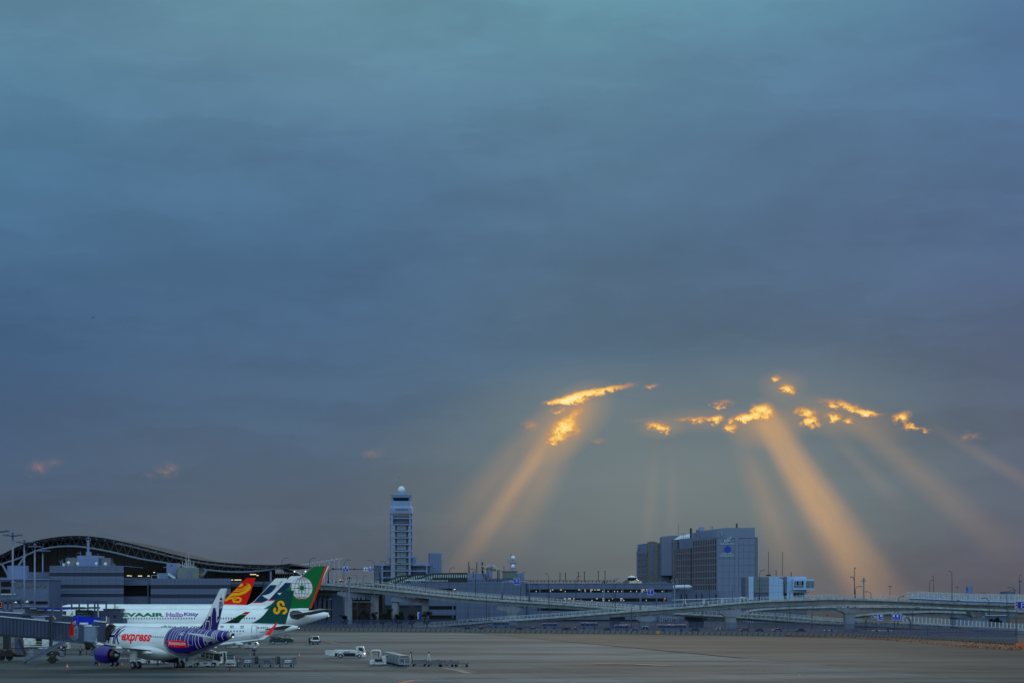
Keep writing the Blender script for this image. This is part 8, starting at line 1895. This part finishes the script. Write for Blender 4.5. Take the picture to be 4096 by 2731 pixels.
LAMPS = [(1127,2230,2312,1155,862,'above the right tip of the wave roof'),(1237,2231,2300,1263,862,'rising behind the bright green fin'),(1375.6,2238,2331,1403,861,'through the first blue road sign'),(1497.6,2239,2332,1470,858,'arm to the left, right of the second blue sign'),
 (1546.7,2243,2336,1520,856,'arm to the left, in front of the control tower wing'),(1581,2254,2358,1604,852,'arm to the right, in front of the control tower'),(1703,2258,2374,1680,845,'arm to the left, before the windowless tower block'),(1796.7,2269,2386,1819,838,'standing over the glazed walkway, arm to the right'),
 (1902.7,2273,2394,1882,832,'arm to the left, between the roof aerials'),(2082.7,2287,2406,2103,820,'beside the right post of the first Y sign'),(2195,2292,2412,2179,812,'arm to the left, over the dark inner corner of the car park'),(2303.6,2302,2417,2323,805,'arm to the right, over the lit car park slots'),
 (2452,2313,2429,2472,797,'first of the close pair left of the glass cupola'),(2461,2328,2450,2482,750,'second, lower one of the close pair left of the glass cupola'),(1946.7,2367,2483,1967,768,'below deck, in front of the solid car park wall'),(2197,2349,2478,2218,757,'short, near the crossing of the rising ramp'),
 (2738,2306,2424,2757,735,'in front of the left part of the hotel windows'),(2837.5,2316,2415,2819,820,'arm to the left, in front of the hotel windows'),(2929,2344,2409,2947,830,'small, in front of the panelled hotel wall'),(3038,2279,2400,3056,723,'in front of the pale office block'),
 (3159,2359,2396,3181,800,'low, in front of the middle of the pale office block'),(3216,2367,2394,3237,810,'low, at the right end of the pale office block'),(3422,2343,2393,3447,760,'right of the tall straight lamp on the viaduct'),(3484,2365,2395,3460,765,'arm to the left, right of the pale floodlight mast'),
 (3718,2319,2372,3731,900,'left of the two close lamps behind the noise barrier'),(3734,2303,2374,3729,880,'right of the two close lamps behind the noise barrier'),(3808,2283,2408,3796,672,'tall and alone above the noise barrier'),(4078,2297,2378,4085,720,'tall, beside the last mast at the right edge'),
 (4058,2347,2378,4030,740,'arm to the left, in front of the distant shed'),(4028,2357,2515,4067,610,'long pole with arm to the right at the lower right'),(3946,2369,2395,3920,730,'low, arm to the left, over the noise barrier'),(3957,2390,2510,3926,620,'long pole with arm to the left, before the dark round tree'),
 (3592,2383,2505,3617,640,'through the two-symbol blue board'),(3579,2417,2505,3552,650,'arm to the left, beside the two-symbol blue board'),(3650,2428,2505,3678,690,'short, just right of the sign gantry'),(3812,2400,2515,3840,600,'long pole before the lower barrier, arm to the right'),
 (3806,2421,2500,3784,640,'arm to the left, close beside the long pole at the lower barrier'),(4035,2424,2512,4001,640,'low, arm to the left, at the lower right'),(4064,2435,2545,4085,560,'nearest the right end of the mesh fence'),(2996,2443,2512,3021,640,'small, right of the pier below the hotel sign'),
 (3104,2426,2516,3127,635,'below the viaduct, left of the first red chevron'),(3248,2423,2518,3269,630,'below the viaduct, right of the first red chevron'),(2526.5,2412,2512,2548,640,'in front of the rising viaduct, left of the second Y sign'),(2810.7,2418,2505,2831,650,'in front of the near viaduct below the hotel'),
 (1872,2394,2475,1891,780,'faint, low, in front of the car park wall on the left'),(1956,2403,2480,1976,775,'faint, low, beside the long pole in front of the car park wall'),(2204,2408,2478,2216,765,'short, left one of two under the viaduct crossing'),(2255,2412,2470,2268,765,'short, right one of two under the viaduct crossing'),
 (1273,2405,2478,1284,760,'small, low, left one under the left viaduct'),(1297,2395,2478,1327,760,'small, low, right one under the left viaduct'),(1429,2405,2472,1440,780,'tiny, low, between the first two piers'),(1640,2393,2478,1660,745,'pale, low, in front of the bare trees'),
 (1428,2298,2330,1413,960,'small, arm to the left, behind the first blue sign'),(1453,2301,2331,1468,960,'small, arm to the right, behind the hexagonal lamp column')]
for (px, yt, yb, hx, D_, lab) in LAMPS: lamp(px, yt, yb, hx, D_, 'street lamp '+lab)
# special lamps
t = lamp(3137,2309,2390,3117,724,'thick street lamp with two floodlights halfway, in front of the pale office block', .2)
P2('floodlight', pbox(pbox(MB(), 3127, 2329, 3135, 2332, 723.5, .8), 3139, 2329, 3150, 2332, 723.5, .8), M_lamp, t); P2('cabinet', pbox(MB(), 3138, 2322, 3145, 2336, 723.4, .6), M_lamp, t)
t = lamp(3418,2306,2392,3400,745,'tallest lamp on the right viaduct, straight top and one arm to the left', .16); P2('pole_top', MB().tube([Wp(3418,2325,745), Wp(3418,2272,745)], .13, 7), M_lpole, t); P2('lamp_head', MB().tube([Wp(3416,2271,745), Wp(3424,2270,745)], [.12,.2], 8), M_lamp, t)
t = thing('straight_pole', 'plain straight pole in front of the glass cupola', 'pole', Wp(2548,2410,800)); P2('pole', MB().tube([Wp(2548,2412,800), Wp(2548,2320,800)], .12, 6), M_lpole, t)
t = thing('straight_pole', 'plain straight pole under the right viaduct above a red chevron', 'pole', Wp(3159,2480,700)); P2('pole', MB().tube([Wp(3159,2480,700), Wp(3159,2420,700)], .1, 6), M_lpole, t)
# row of twin-arm lamps climbing behind the green fin
for k in range(11):
    x = 1356-k*19.4+(k>5)*2; y = 2234+k*3.1; D_ = 960+k*24
    t = thing('twin_arm_lamp', 'pale twin-arm lamp, '+('first','second','third','fourth','fifth','sixth','seventh','eighth','ninth','tenth','eleventh')[k]+' from the right in the row behind the green fin', 'street lamp', Wp(x, 2345, D_), group='pale twin-arm lamps')
    P2('pole', MB().tube([Wp(x,2345,D_), Wp(x,y,D_)], .11, 6), M_trim, t); w = 13-k*.5
    for s in (-1, 1): P2('lamp_head', MB().tube([Wp(x,y,D_), Wp(x+s*w*.6,y,D_), Wp(x+s*w,y-.5,D_)], [.07,.13,.2], 6), M_trim, t)
# floodlight columns with caps on the right
for k, (x, yt, yb, D_, w, cap) in enumerate(((3455,2322,2392,700,2.8,True),(3560,2343,2392,860,1.6,False),(3829,2346,2400,900,1.6,False),(4082,2322,2378,820,2,False))):
    t = thing('flood_column', ('thick floodlight column with a grey drum on top, right of the tall lamp','slim three-lamp column left of the noise barrier','slim three-lamp column behind the noise barrier','slim lamp column at the right edge')[k], 'light mast', Wp(x, yb, D_), group='floodlight columns on the right')
    P2('pole', MB().tube([Wp(x,yb,D_), Wp(x,yt,D_)], w*D_/FO, 10), M_mast, t)
    if cap: P2('drum', MB().lathe([(4*D_/FO,0),(4.4*D_/FO,10*D_/FO),(.3,11*D_/FO)], Wp(x,yt-1,D_), n=14), M_mast, t); P2('tip', MB().tube([Wp(x,yt-12,D_), Wp(x,yt-18,D_)], .05, 4), M_mast, t)
    for a in (-1,0,1): P2('lamp', pbox(MB(), x+a*(7.5 if cap else 5)-2.6, yt-1, x+a*(7.5 if cap else 5)+2.6, yt+2, D_-.4, .5), M_lamp, t)
# lamp columns with a boxed triple head
for k, (x, y0, yb, D_, s) in enumerate(((1396,2305,2476,740,1.0),(2416,2321,2412,815,1.0),(2698,2317,2440,760,1.1))):
    t = thing('box_head_lamp', ('flared column with boxed floodlights in front of the left viaduct','flared column with boxed floodlights over the lit car park slots','flared column with boxed floodlights left of the hotel canopy')[k], 'light mast', (Wp(x,YH,D_).x, D_, 0), group='columns with boxed floodlights')
    P2('pole', MB().tube([Wp(x,yb,D_), Wp(x,y0+30,D_), Wp(x,y0+16,D_)], [2.6*D_/FO,2.6*D_/FO,5.4*D_/FO], 10), M_mast, t)
    for i in range(3):
        a = x-11*s+i*8*s; P2('lamp_box', tslab(MB(), [(a,y0+(1 if i else 0)),(a+7*s,y0),(a+8*s,y0+12*s),(a+3*s,y0+13*s)], D_-.3, .8), M_rail if i != 1 else M_steel, t); P2('lamp_glass', tslab(MB(), [(a+1.2,y0+1.5),(a+6*s,y0+1.5),(a+6.6*s,y0+11*s),(a+3.4*s,y0+11.5*s)], D_-.36, .06), M_inside, t)

# ---------------------------------------------------------------- road signs
def board(t, x0, y0, x1, y1, D, m=None, frame=True):
    b = P2('board', pbox(MB(), x0, y0, x1, y1, D, .1), m or M_blue, t)
    if frame: P2('border', tpath(MB(), [(x0,y0),(x1,y0),(x1,y1),(x0,y1),(x0,y0)], D-.04, .09), M_signw, t, split=False)
    return b
def stext(t, s, x0, yb, w, h, D, m=None, bold=0.01): P2('lettering', textmb(s, Wp(x0,yb,D)+Vector((0,-.06,0)), (1,0,0), (0,0,1), w*D/FO, h*D/FO, bold), m or M_signw, t, fix=False)
def arrow(t, x, y, h, D, up=False):
    s = -1 if up else 1; mb = MB().poly([Wp(x-.7,y-h*s,D-.05),Wp(x+.7,y-h*s,D-.05),Wp(x+.7,y,D-.05),Wp(x-.7,y,D-.05)]); P2('arrow_print', mb, M_signw, t, fix=False); P2('arrow_print', MB().poly([Wp(x-2,y-1*s,D-.055),Wp(x+2,y-1*s,D-.055),Wp(x,y+2.2*s,D-.055)]), M_signw, t, fix=False)
def rounds(t, x, y, r, D, dark=True, num=None):
    c = Wp(x, y, D-.1); R = r*D/FO; P2('round_sign', MB().lathe([(R,0),(R,.08)], c, 'Y', 20), M_signw, t); P2('round_face', MB().lathe([(R*(.78 if dark else .62),-.03),(R*(.78 if dark else .62),-.01)], c, 'Y', 20), M_anab if dark else M_signw, t)
    if not dark: P2('round_ring', MB().lathe([(R*.9,-.02),(R*.9,-.005)], c, 'Y', 20), M_anab, t)
    if num: stext(t, num, x-r*.45, y+r*.35, r*.9, r*.7, D-.14, M_inkd)
D = 850.0
t = thing('sign_gantry', 'long sign gantry over the left viaduct with two blue boards and a white one', 'sign gantry', Wp(1315,2333,D))
P2('pole', MB().tube([Wp(1314,2333,D), Wp(1314,2288,D), Wp(1318,2278,D), Wp(1326,2274,D), Wp(1500,2276,D), Wp(1513,2281,D), Wp(1519.5,2291,D), Wp(1521,2334,D)], [.3,.28,.2,.2,.2,.22,.26,.3], 8), M_lpole, t, smooth_=True)
for x in (1329,1333,1362,1416): P2('clamp', pbox(MB(), x, 2271, x+4, 2278, D-.3, .6), M_dark, t)
board(t, 1371, 2264, 1394, 2284.5, D-.5); stext(t, '出発', 1373, 2275.5, 7, 3, D-.5); stext(t, '駐車', 1384, 2275.5, 7, 3, D-.5); P2('symbol', pbox(pbox(MB(), 1374, 2265.5, 1379, 2270.5, D-.56, .03), 1386, 2266, 1391, 2271, D-.56, .03), M_signw, t); arrow(t, 1382, 2280.5, 4, D-.5)
board(t, 1455, 2267, 1470, 2284, D-.5, M_signw, False); stext(t, '制限速度', 1456.5, 2269.8, 12, 2, D-.5, M_anab); rounds(t, 1463, 2275.5, 4.6, D-.6); stext(t, '最高速度', 1456.5, 2283, 12, 2, D-.5, M_anab)
board(t, 1474.5, 2264.5, 1487.8, 2285.5, D-.5); P2('symbol', pbox(MB(), 1478, 2266, 1484, 2271.5, D-.56, .03), M_signw, t); stext(t, '駐車場', 1476.5, 2277, 9, 3, D-.5); arrow(t, 1481, 2281.5, 4, D-.5)
t = thing('round_sign_post', 'round dark blue speed sign on a small lamp pole behind the left viaduct', 'sign', Wp(1431,2330,940)); rounds(t, 1431, 2313, 3.2, 940); P2('pole', MB().bar(Wp(1429,2333,940), Wp(1429,2310,940), .1), M_lpole, t)
D = 812.0
t = thing('sign_gantry', 'arched sign gantry with blue Y board and two round signs over the car park', 'sign gantry', Wp(2009,2397,D))
P2('pole', MB().tube([Wp(2008.5,2397,D), Wp(2009,2338,D), Wp(2012,2328,D), Wp(2021,2324,D), Wp(2100,2325,D), Wp(2111,2328,D), Wp(2117,2338,D), Wp(2117,2405,D)], [.34,.3,.26,.2,.2,.26,.3,.34], 8), M_mast, t, smooth_=True)
board(t, 2055.5, 2312.5, 2079.5, 2337, D-.5)
def why(t, x, y, D): P2('fork_arrow', MB().path([Wp(x,y+13,D-.06),Wp(x,y+6,D-.06),Wp(x-3,y,D-.06)], .16).path([Wp(x,y+6,D-.06),Wp(x+3,y,D-.06)], .16), M_signw, t, split=False)
why(t, 2067.5, 2317, D-.5); stext(t, '出発', 2058, 2318, 5, 2.6, D-.5); stext(t, '到着', 2072.5, 2318, 5, 2.6, D-.5); stext(t, '2F', 2058, 2327, 4, 2.4, D-.5); stext(t, '1F', 2073, 2327, 4, 2.4, D-.5); stext(t, '50m', 2064, 2335.5, 7, 2.4, D-.5)
for x in (2040.3,2047): rounds(t, x, 2324, 4.1, D-.5, False, '40')
D = 744.0
t = thing('sign_gantry', 'arched gantry with a blue Y board on the rising viaduct left of the hotel', 'sign gantry', Wp(2561,2438,D))
P2('pole', MB().tube([Wp(2561,2438,D), Wp(2561,2382,D), Wp(2564,2372,D), Wp(2572,2366,D), Wp(2590,2364,D), Wp(2608,2364,D), Wp(2620,2370,D), Wp(2626,2380,D), Wp(2627,2425,D)], [.28,.26,.24,.2,.2,.2,.22,.24,.28], 8), M_mast, t, smooth_=True)
board(t, 2590.5, 2354, 2614.5, 2377, D-.5); why(t, 2602, 2358, D-.5); stext(t, '駐車', 2592, 2363, 4.5, 2.6, D-.5); stext(t, '一般', 2607.5, 2361, 4.5, 2.6, D-.5); stext(t, '50m', 2598.5, 2375.5, 6.5, 2.4, D-.5)
D = 640.0
t = thing('sign_gantry', 'low sign gantry with two tilted blue boards and round signs on the right', 'sign gantry', Wp(3463,2519,D))
P2('pole', MB().tube([Wp(3462,2519,D), Wp(3462,2490,D), Wp(3466,2473,D), Wp(3478,2465.5,D), Wp(3500,2464.5,D), Wp(3615,2464.5,D), Wp(3630,2468,D), Wp(3640,2478,D), Wp(3642,2490,D), Wp(3642,2520,D)], [.26,.24,.22,.2,.2,.2,.22,.24,.24,.26], 8), M_lpole, t, smooth_=True)
board(t, 3509, 2454.5, 3531.5, 2478.5, D-.5); P2('lane_print', MB().bar(Wp(3511,2459,D-.56), Wp(3516,2476,D-.56), .12), M_signw, t); P2('symbol', pbox(MB(), 3521, 2458, 3527.5, 2465, D-.56, .03), M_signw, t); stext(t, '駐車', 3520.5, 2474.5, 7, 4, D-.5)
board(t, 3568, 2454.5, 3608, 2478.5, D-.5); P2('lane_print', MB().bar(Wp(3603,2457,D-.56), Wp(3602,2476,D-.56), .12), M_signw, t)
for x in (3572.5,3587): P2('symbol', pbox(MB(), x, 2458, x+6.5, 2465, D-.56, .03), M_signw, t)
stext(t, '一 般', 3571, 2471.5, 11, 3.4, D-.5); stext(t, '出発', 3586.5, 2471.5, 8, 3.4, D-.5); stext(t, 'LEVEL', 3572, 2475.5, 9, 2, D-.5); stext(t, 'DEP', 3588, 2475.5, 6, 2, D-.5)
rounds(t, 3491.6, 2466, 5.6, D-.5); rounds(t, 3502.5, 2466, 4.9, D-.5, False, '40'); rounds(t, 3617.5, 2465.2, 5.6, D-.5, False, '40')
D = 600.0
t = thing('parking_sign', 'blue parking guidance board with red and green readouts at the right edge', 'sign', Wp(4080,2434,D)); board(t, 4060.5, 2404.5, 4140, 2433.5, D)
M_rled = mat('readout_red', srgb(150,20,40), .5, var=0); M_gled = mat('readout_dark', srgb(30,40,24), .5, var=0)
for y in (2410, 2422): P2('red_panel', pbox(MB(), 4063, y, 4071, y+8, D-.06, .05), M_rled, t); P2('dark_panel', pbox(MB(), 4073, y, 4080, y+8, D-.06, .05), M_gled, t)
stext(t, 'P4', 4063.5, 2417, 6, 5.5, D-.06, M_signw); stext(t, 'P3', 4063.5, 2429, 6, 5.5, D-.06, M_signw); P2('route_print', tpath(MB(), [(4086,2429),(4086,2410),(4096,2410)], D-.08, .12).path([Wp(4086,2420,D-.08), Wp(4096,2420,D-.08)], .12), M_signw, t, split=False); P2('post', MB().bar(Wp(4110,2434,D+.4), Wp(4110,2530,D+.4), .3), M_lpole, t)
for k, (x0,y0,x1,y1,D_,m_,lab) in enumerate(((1675,2445,1681.5,2476,742,M_blue,'tall narrow blue sign beyond the fence between the trees'),(1670,2446,1674,2474,743,M_signw,'tall narrow white sign beside the tall blue one'),(3421,2479,3427,2494,650,M_blue,'small blue sign beside the split-cap pier'),(1327,2313,1332,2325,900,M_blue,'small blue sign on the viaduct right of the green fin'))):
    t = thing('upright_sign', lab, 'sign', Wp(x0, y1, D_), group='small upright signs'); P2('board', pbox(MB(), x0, y0, x1, y1, D_, .12), m_, t); stext(t, '案内', x0+1, y0+5, x1-x0-2, 3, D_, M_signw if m_ is M_blue else M_anab); P2('post', MB().bar(Wp((x0+x1)/2,y1+10,D_+.2), Wp((x0+x1)/2,y0+2,D_+.2), .12), M_lpole, t)
for k, (x, y, D_, lab) in enumerate(((3626,2483,655,'leftmost red chevron at the foot of the lower barrier'),(3770,2493,628,'second red chevron on the lower barrier'),(3911,2504,603,'third red chevron on the lower barrier'),(3991,2509,590,'fourth red chevron on the lower barrier'),(4052,2513,580,'rightmost red chevron on the lower barrier'),(3162,2449,735,'red chevron on the ramp under the straight pole'),(3309,2460,725,'red chevron left of the split-cap pier'),(2993,2439,728,'red mark beside the cap of the pier below the hotel'),(2659,2402,800,'orange-red marker post by the car park end'))):
    t = thing('chevron_sign', lab, 'sign', Wp(x, y+4, D_), group='red chevron signs'); P2('board', pbox(MB(), x-3, y-3.2, x+3, y+3.2, D_-.3, .1), M_red, t); P2('arrow_print', MB().path([Wp(x+1.5,y-2,D_-.35),Wp(x-1,y,D_-.35),Wp(x+1.5,y+2,D_-.35)], .12), M_black, t, split=False); P2('post', MB().bar(Wp(x,y+8,D_), Wp(x,y-2,D_), .1), M_lpole, t)
for k, (x, y) in enumerate(((1389.5,2327),(1455,2334.5),(1530.5,2340),(1616,2349),(1711,2356.5))):
    t = thing('road_reflector', ('leftmost','second','third','fourth','rightmost')[k]+' small orange reflector on the far left carriageway rail', 'reflector', Wp(x,y+4,905-k*8), group='orange reflectors on the far carriageway'); P2('body', pbox(MB(), x-2, y-2, x+2, y+2, 905-k*8, .2), M_red, t)

# ---------------------------------------------------------------- vehicles beyond the fence and on the viaduct
def carv(px, yr, w, h, D, label, kind='car', m=None, lights=False):
    """simple car, van or bus with body, glasshouse, wheels"""
    m = m or M_gse; k = D/FO; base = Wp(px, yr+h, D); t = thing({'car':'parked_car','bus':'bus','van':'van'}[kind], label, kind, base, group={'car':'cars beyond the fence','bus':'buses beyond the fence','van':'vans beyond the fence'}[kind])
    W_, H_ = w*k, h*k; r = .32 if kind == 'car' else .45
    if kind == 'car':
        part('body', MB().slab([(0,0,.25),(0,0,H_*.5),(W_*.06,0,H_*.56),(W_*.94,0,H_*.56),(W_,0,H_*.5),(W_,0,.25)], (0,1,0), 1.6), m, t); part('glasshouse', MB().slab([(W_*.16,.1,H_*.56),(W_*.3,.1,H_*.93),(W_*.72,.1,H_*.93),(W_*.86,.1,H_*.56)], (0,1,0), 1.4), M_carg, t); part('roof', MB().slab([(W_*.3,.1,H_*.93),(W_*.32,.1,H_),(W_*.7,.1,H_),(W_*.72,.1,H_*.93)], (0,1,0), 1.4), m, t)
    else:
        part('body', MB().slab([(0,0,.3),(0,0,H_*.85),(W_*.03,0,H_),(W_*.97,0,H_),(W_,0,H_*.85),(W_,0,.3)], (0,1,0), 2.3), m, t)
        n = max(3, int(W_/1.3))
        for i in range(n): part('window', MB().bb(W_*.03+W_*.94*i/n+.06, W_*.03+W_*.94*(i+1)/n-.06, -.03, .03, H_*.52, H_*.86), M_carg, t)
    for x in (.2, .8): part('wheel', MB().lathe([(r,-.05),(r,.15)], (W_*x, 0, r), 'Y', 14), M_black, t)
    if lights: part('roof_light', MB().lathe([(.15,0),(.15,.2)], (W_*.3, .8, H_)), M_litr, t)
    return t
M_busd = mat('bus_blue_grey', srgb(90,104,130), .4, var=.1); M_busr = mat('bus_dark_red', srgb(110,50,56), .4, var=.1); M_card = mat('car_dark', srgb(34,40,54), .6, var=.1, spec=.1); M_carg = mat('car_glass', (.01,.012,.016,1), .5, var=0, spec=.1)
carv(1970, 2485, 68, 26, 700, 'light bus behind the fence, leftmost of the buses', 'bus', M_busd); carv(2166, 2491, 64, 24, 690, 'grey bus second from the left behind the fence', 'bus', M_busd)
carv(2322, 2489, 72, 27, 680, 'pale minibus, third of the buses behind the fence', 'bus', M_busd); carv(2458, 2498, 62, 27, 655, 'grey bus behind the fence, directly left of the yellow board', 'bus', M_busd); carv(2570, 2503, 22, 14, 660, 'small white van just right of the bus beside the yellow board', 'van', M_gse)
carv(2629, 2497, 119, 28, 650, 'long coach behind the fence right of the yellow board', 'bus', M_busd); carv(2866, 2506, 28, 12, 640, 'white car behind the fence left of the pier below the hotel', 'car', M_gse); carv(3298, 2514, 36, 10, 625, 'white car behind the fence left of the split-cap pier', 'car', M_gse)
carv(3490, 2513, 78, 12, 615, 'low white vehicles row behind the fence under the sign gantry', 'car', M_gse)
for k, (x, w) in enumerate(((1850,40),(1905,40),(2060,36),(2110,40),(2245,42),(2290,22),(2410,36),(2525,30),(2760,40),(2960,40),(3020,36),(3090,44),(3180,44))):
    carv(x, 2506+k*.5, w, 15, 660-k*3, 'dark car behind the fence, '+('first','second','third','fourth','fifth','sixth','seventh','eighth','ninth','tenth','eleventh','twelfth','thirteenth')[k]+' dark one from the left', 'car', (M_card, M_busr, M_card, M_busd)[k%4])
e_ = carv(1357, 2319, 13, 10, 872, 'white emergency vehicle with a lit red roof lamp on the left viaduct', 'van', M_gse, True); carv(1340, 2322, 10, 7, 874, 'dark car left of the emergency vehicle on the left viaduct', 'car', M_card)
carv(1300, 2322, 22, 8, 878, 'dark car right behind the green fin on the left viaduct', 'car', M_card)

# ---------------------------------------------------------------- trees under the viaduct
M_leaf = mat('evergreen_leaf', srgb(44,56,44), .8, var=.4, scale=1.2); M_leaf2 = mat('dark_shrub_leaf', srgb(34,42,38), .8, var=.4, scale=1.0); M_bark = mat('bark', srgb(66,58,56), .9, var=.2, scale=3); M_twig = mat('bare_twig', srgb(74,64,72), .9, var=.2, scale=2)
def tree(px, yt, w, D, label, kind='evergreen', seed=1, lean=0.0):
    random.seed(seed); b = Wp(px, YH, D); k = D/FO; top = Wp(px, yt, D).z; W_ = w*k
    t = thing({'evergreen':'evergreen_tree','bare':'bare_tree','shrub':'shrub'}[kind], label, 'shrub' if kind == 'shrub' else 'tree', (b.x, D, 0), group='trees beneath the viaducts')
    tr = MB().tube([(0,0,0),(lean*.3,.05,top*.3),(lean*.6,-.1,top*.62),(lean,0,top*.9)], [.22,.17,.1,.03], 7)
    tips = []
    for i in range(9 if kind != 'bare' else 16):
        z = top*(.25+.6*random.random()); a = random.random()*2*PI; l = W_*.5*random.uniform(.5,1)*(1.1-z/top*.5); p0 = Vector((lean*z/top,0,z)); p1 = p0+Vector((math.cos(a)*l*.5, math.sin(a)*l*.5, l*.25)); p2 = p0+Vector((math.cos(a)*l, math.sin(a)*l, l*.55))
        tr.tube([p0,p1,p2], [.07,.045,.015], 5); tips += [p1,p2]
    part('trunk', tr, M_bark, t, split=False)
    cr = MB()
    if kind == 'bare':
        for i in range(420):
            p = random.choice(tips)+Vector((random.gauss(0,W_*.1), random.gauss(0,W_*.1), random.gauss(0,top*.06)+.1)); d = Vector((random.gauss(0,.5),random.gauss(0,.4),random.uniform(.2,1))).normalized()*random.uniform(.3,1.0)
            cr.bar(p, p+d, .03); cr.bar(p+d*.5, p+d*.8+Vector((random.gauss(0,.2),0,.15)), .02)
        part('crown', cr, M_twig, t, split=False, kind='stuff')
    else:
        cl = [(Vector((random.gauss(lean*.5,W_*.2), random.gauss(0,W_*.2), top*random.uniform(.3,.93)))) for _ in range(16)]
        for c in cl:
            f = 1-.55*abs(c.z/top-.5)*1.4; c.x *= f; R = W_*random.uniform(.12,.24)*f
            for _ in range(110):
                v = Vector((random.gauss(0,1),random.gauss(0,1),random.gauss(0,.8))).normalized()*R*random.uniform(.6,1.05); p = c+v
                if p.z > top*1.03 or p.z < .3: continue
                s = random.uniform(.10,.24); u = Vector((random.gauss(0,1),random.gauss(0,1),random.gauss(0,1))).normalized()*s; q2 = u.cross(Vector((random.random(),random.random(),1))).normalized()*s*.7
                cr.add([p-u, p+q2, p+u, p-q2], [(0,1,2,3)])
        part('crown', cr, M_leaf if kind == 'evergreen' else M_leaf2, t, split=False, kind='stuff', fix=False)
    return t
for k, a in enumerate(((1376,2451,34,745,'low round dark shrub left of the bare trees','shrub'),(1430,2413,62,752,'bare reddish tree between the first two piers','bare'),(1480,2407,66,756,'taller bare tree left of the round pier','bare'),(1450,2440,80,742,'broad dark shrub beneath the bare trees','shrub'),(1500,2446,50,740,'dark shrub right beneath the taller bare tree','shrub'),
    (1556,2426,46,738,'tall evergreen tree with an uneven outline left of the round pale pier','evergreen'),(1532,2444,40,738,'lower evergreen leaning against the tall one','evergreen'),(1606,2434,42,738,'evergreen tree just right of the round pale pier','evergreen'),(1650,2416,56,748,'bare tree between the evergreen and the tall blue sign','bare'),
    (1708,2442,44,738,'round dark evergreen right of the tall blue sign','evergreen'),(1590,2452,40,736,'small dark shrub at the foot of the round pier','shrub'),(1648,2456,36,738,'small shrub at the foot of the bare tree by the sign','shrub'),(3962,2470,34,690,'left round dark tree under the right viaduct','evergreen'),(3990,2467,42,690,'right round dark tree under the right viaduct','evergreen'))):
    tree(*a, seed=20+k)
# small plane and bird in the sky
t = thing('distant_airliner', 'tiny airliner far away in the blue sky at the left', 'airliner', Wp(371,1270,6000)); 
part('fuselage', MB().lathe([(.1,-9),(1.3,-7),(1.5,0),(1.3,5),(.3,9)], (0,0,0), 'X', 10), M_dark, t); t.scale = (.6,.6,.6); part('wing', MB().slab([(-2,0,0),(2,0,0),(4,-9,0),(3,-9,0)], (0,0,1), .4).slab([(-2,0,0),(2,0,0),(4,9,0),(3,9,0)], (0,0,1), .4), M_dark, t, split=False); part('tail_fin', MB().slab([(6,0,1),(9,0,1),(9.5,0,4.5),(8.2,0,4.5)], (0,1,0), .3), M_dark, t)
t = thing('bird', 'tiny dark bird just above the control tower', 'bird', Wp(1598,1910,900)); part('body', MB().lathe([(.01,-.2),(.07,0),(.01,.25)], (0,0,0), 'X', 8), M_black, t); part('wing', MB().slab([(-.1,0,0),(.1,0,0),(.2,.05,.15),(-.3,.5,.12)], (0,0,1), .02), M_black, t); part('wing', MB().slab([(-.1,0,0),(.1,0,0),(.2,-.05,.15),(-.3,-.5,.12)], (0,0,1), .02), M_black, t)
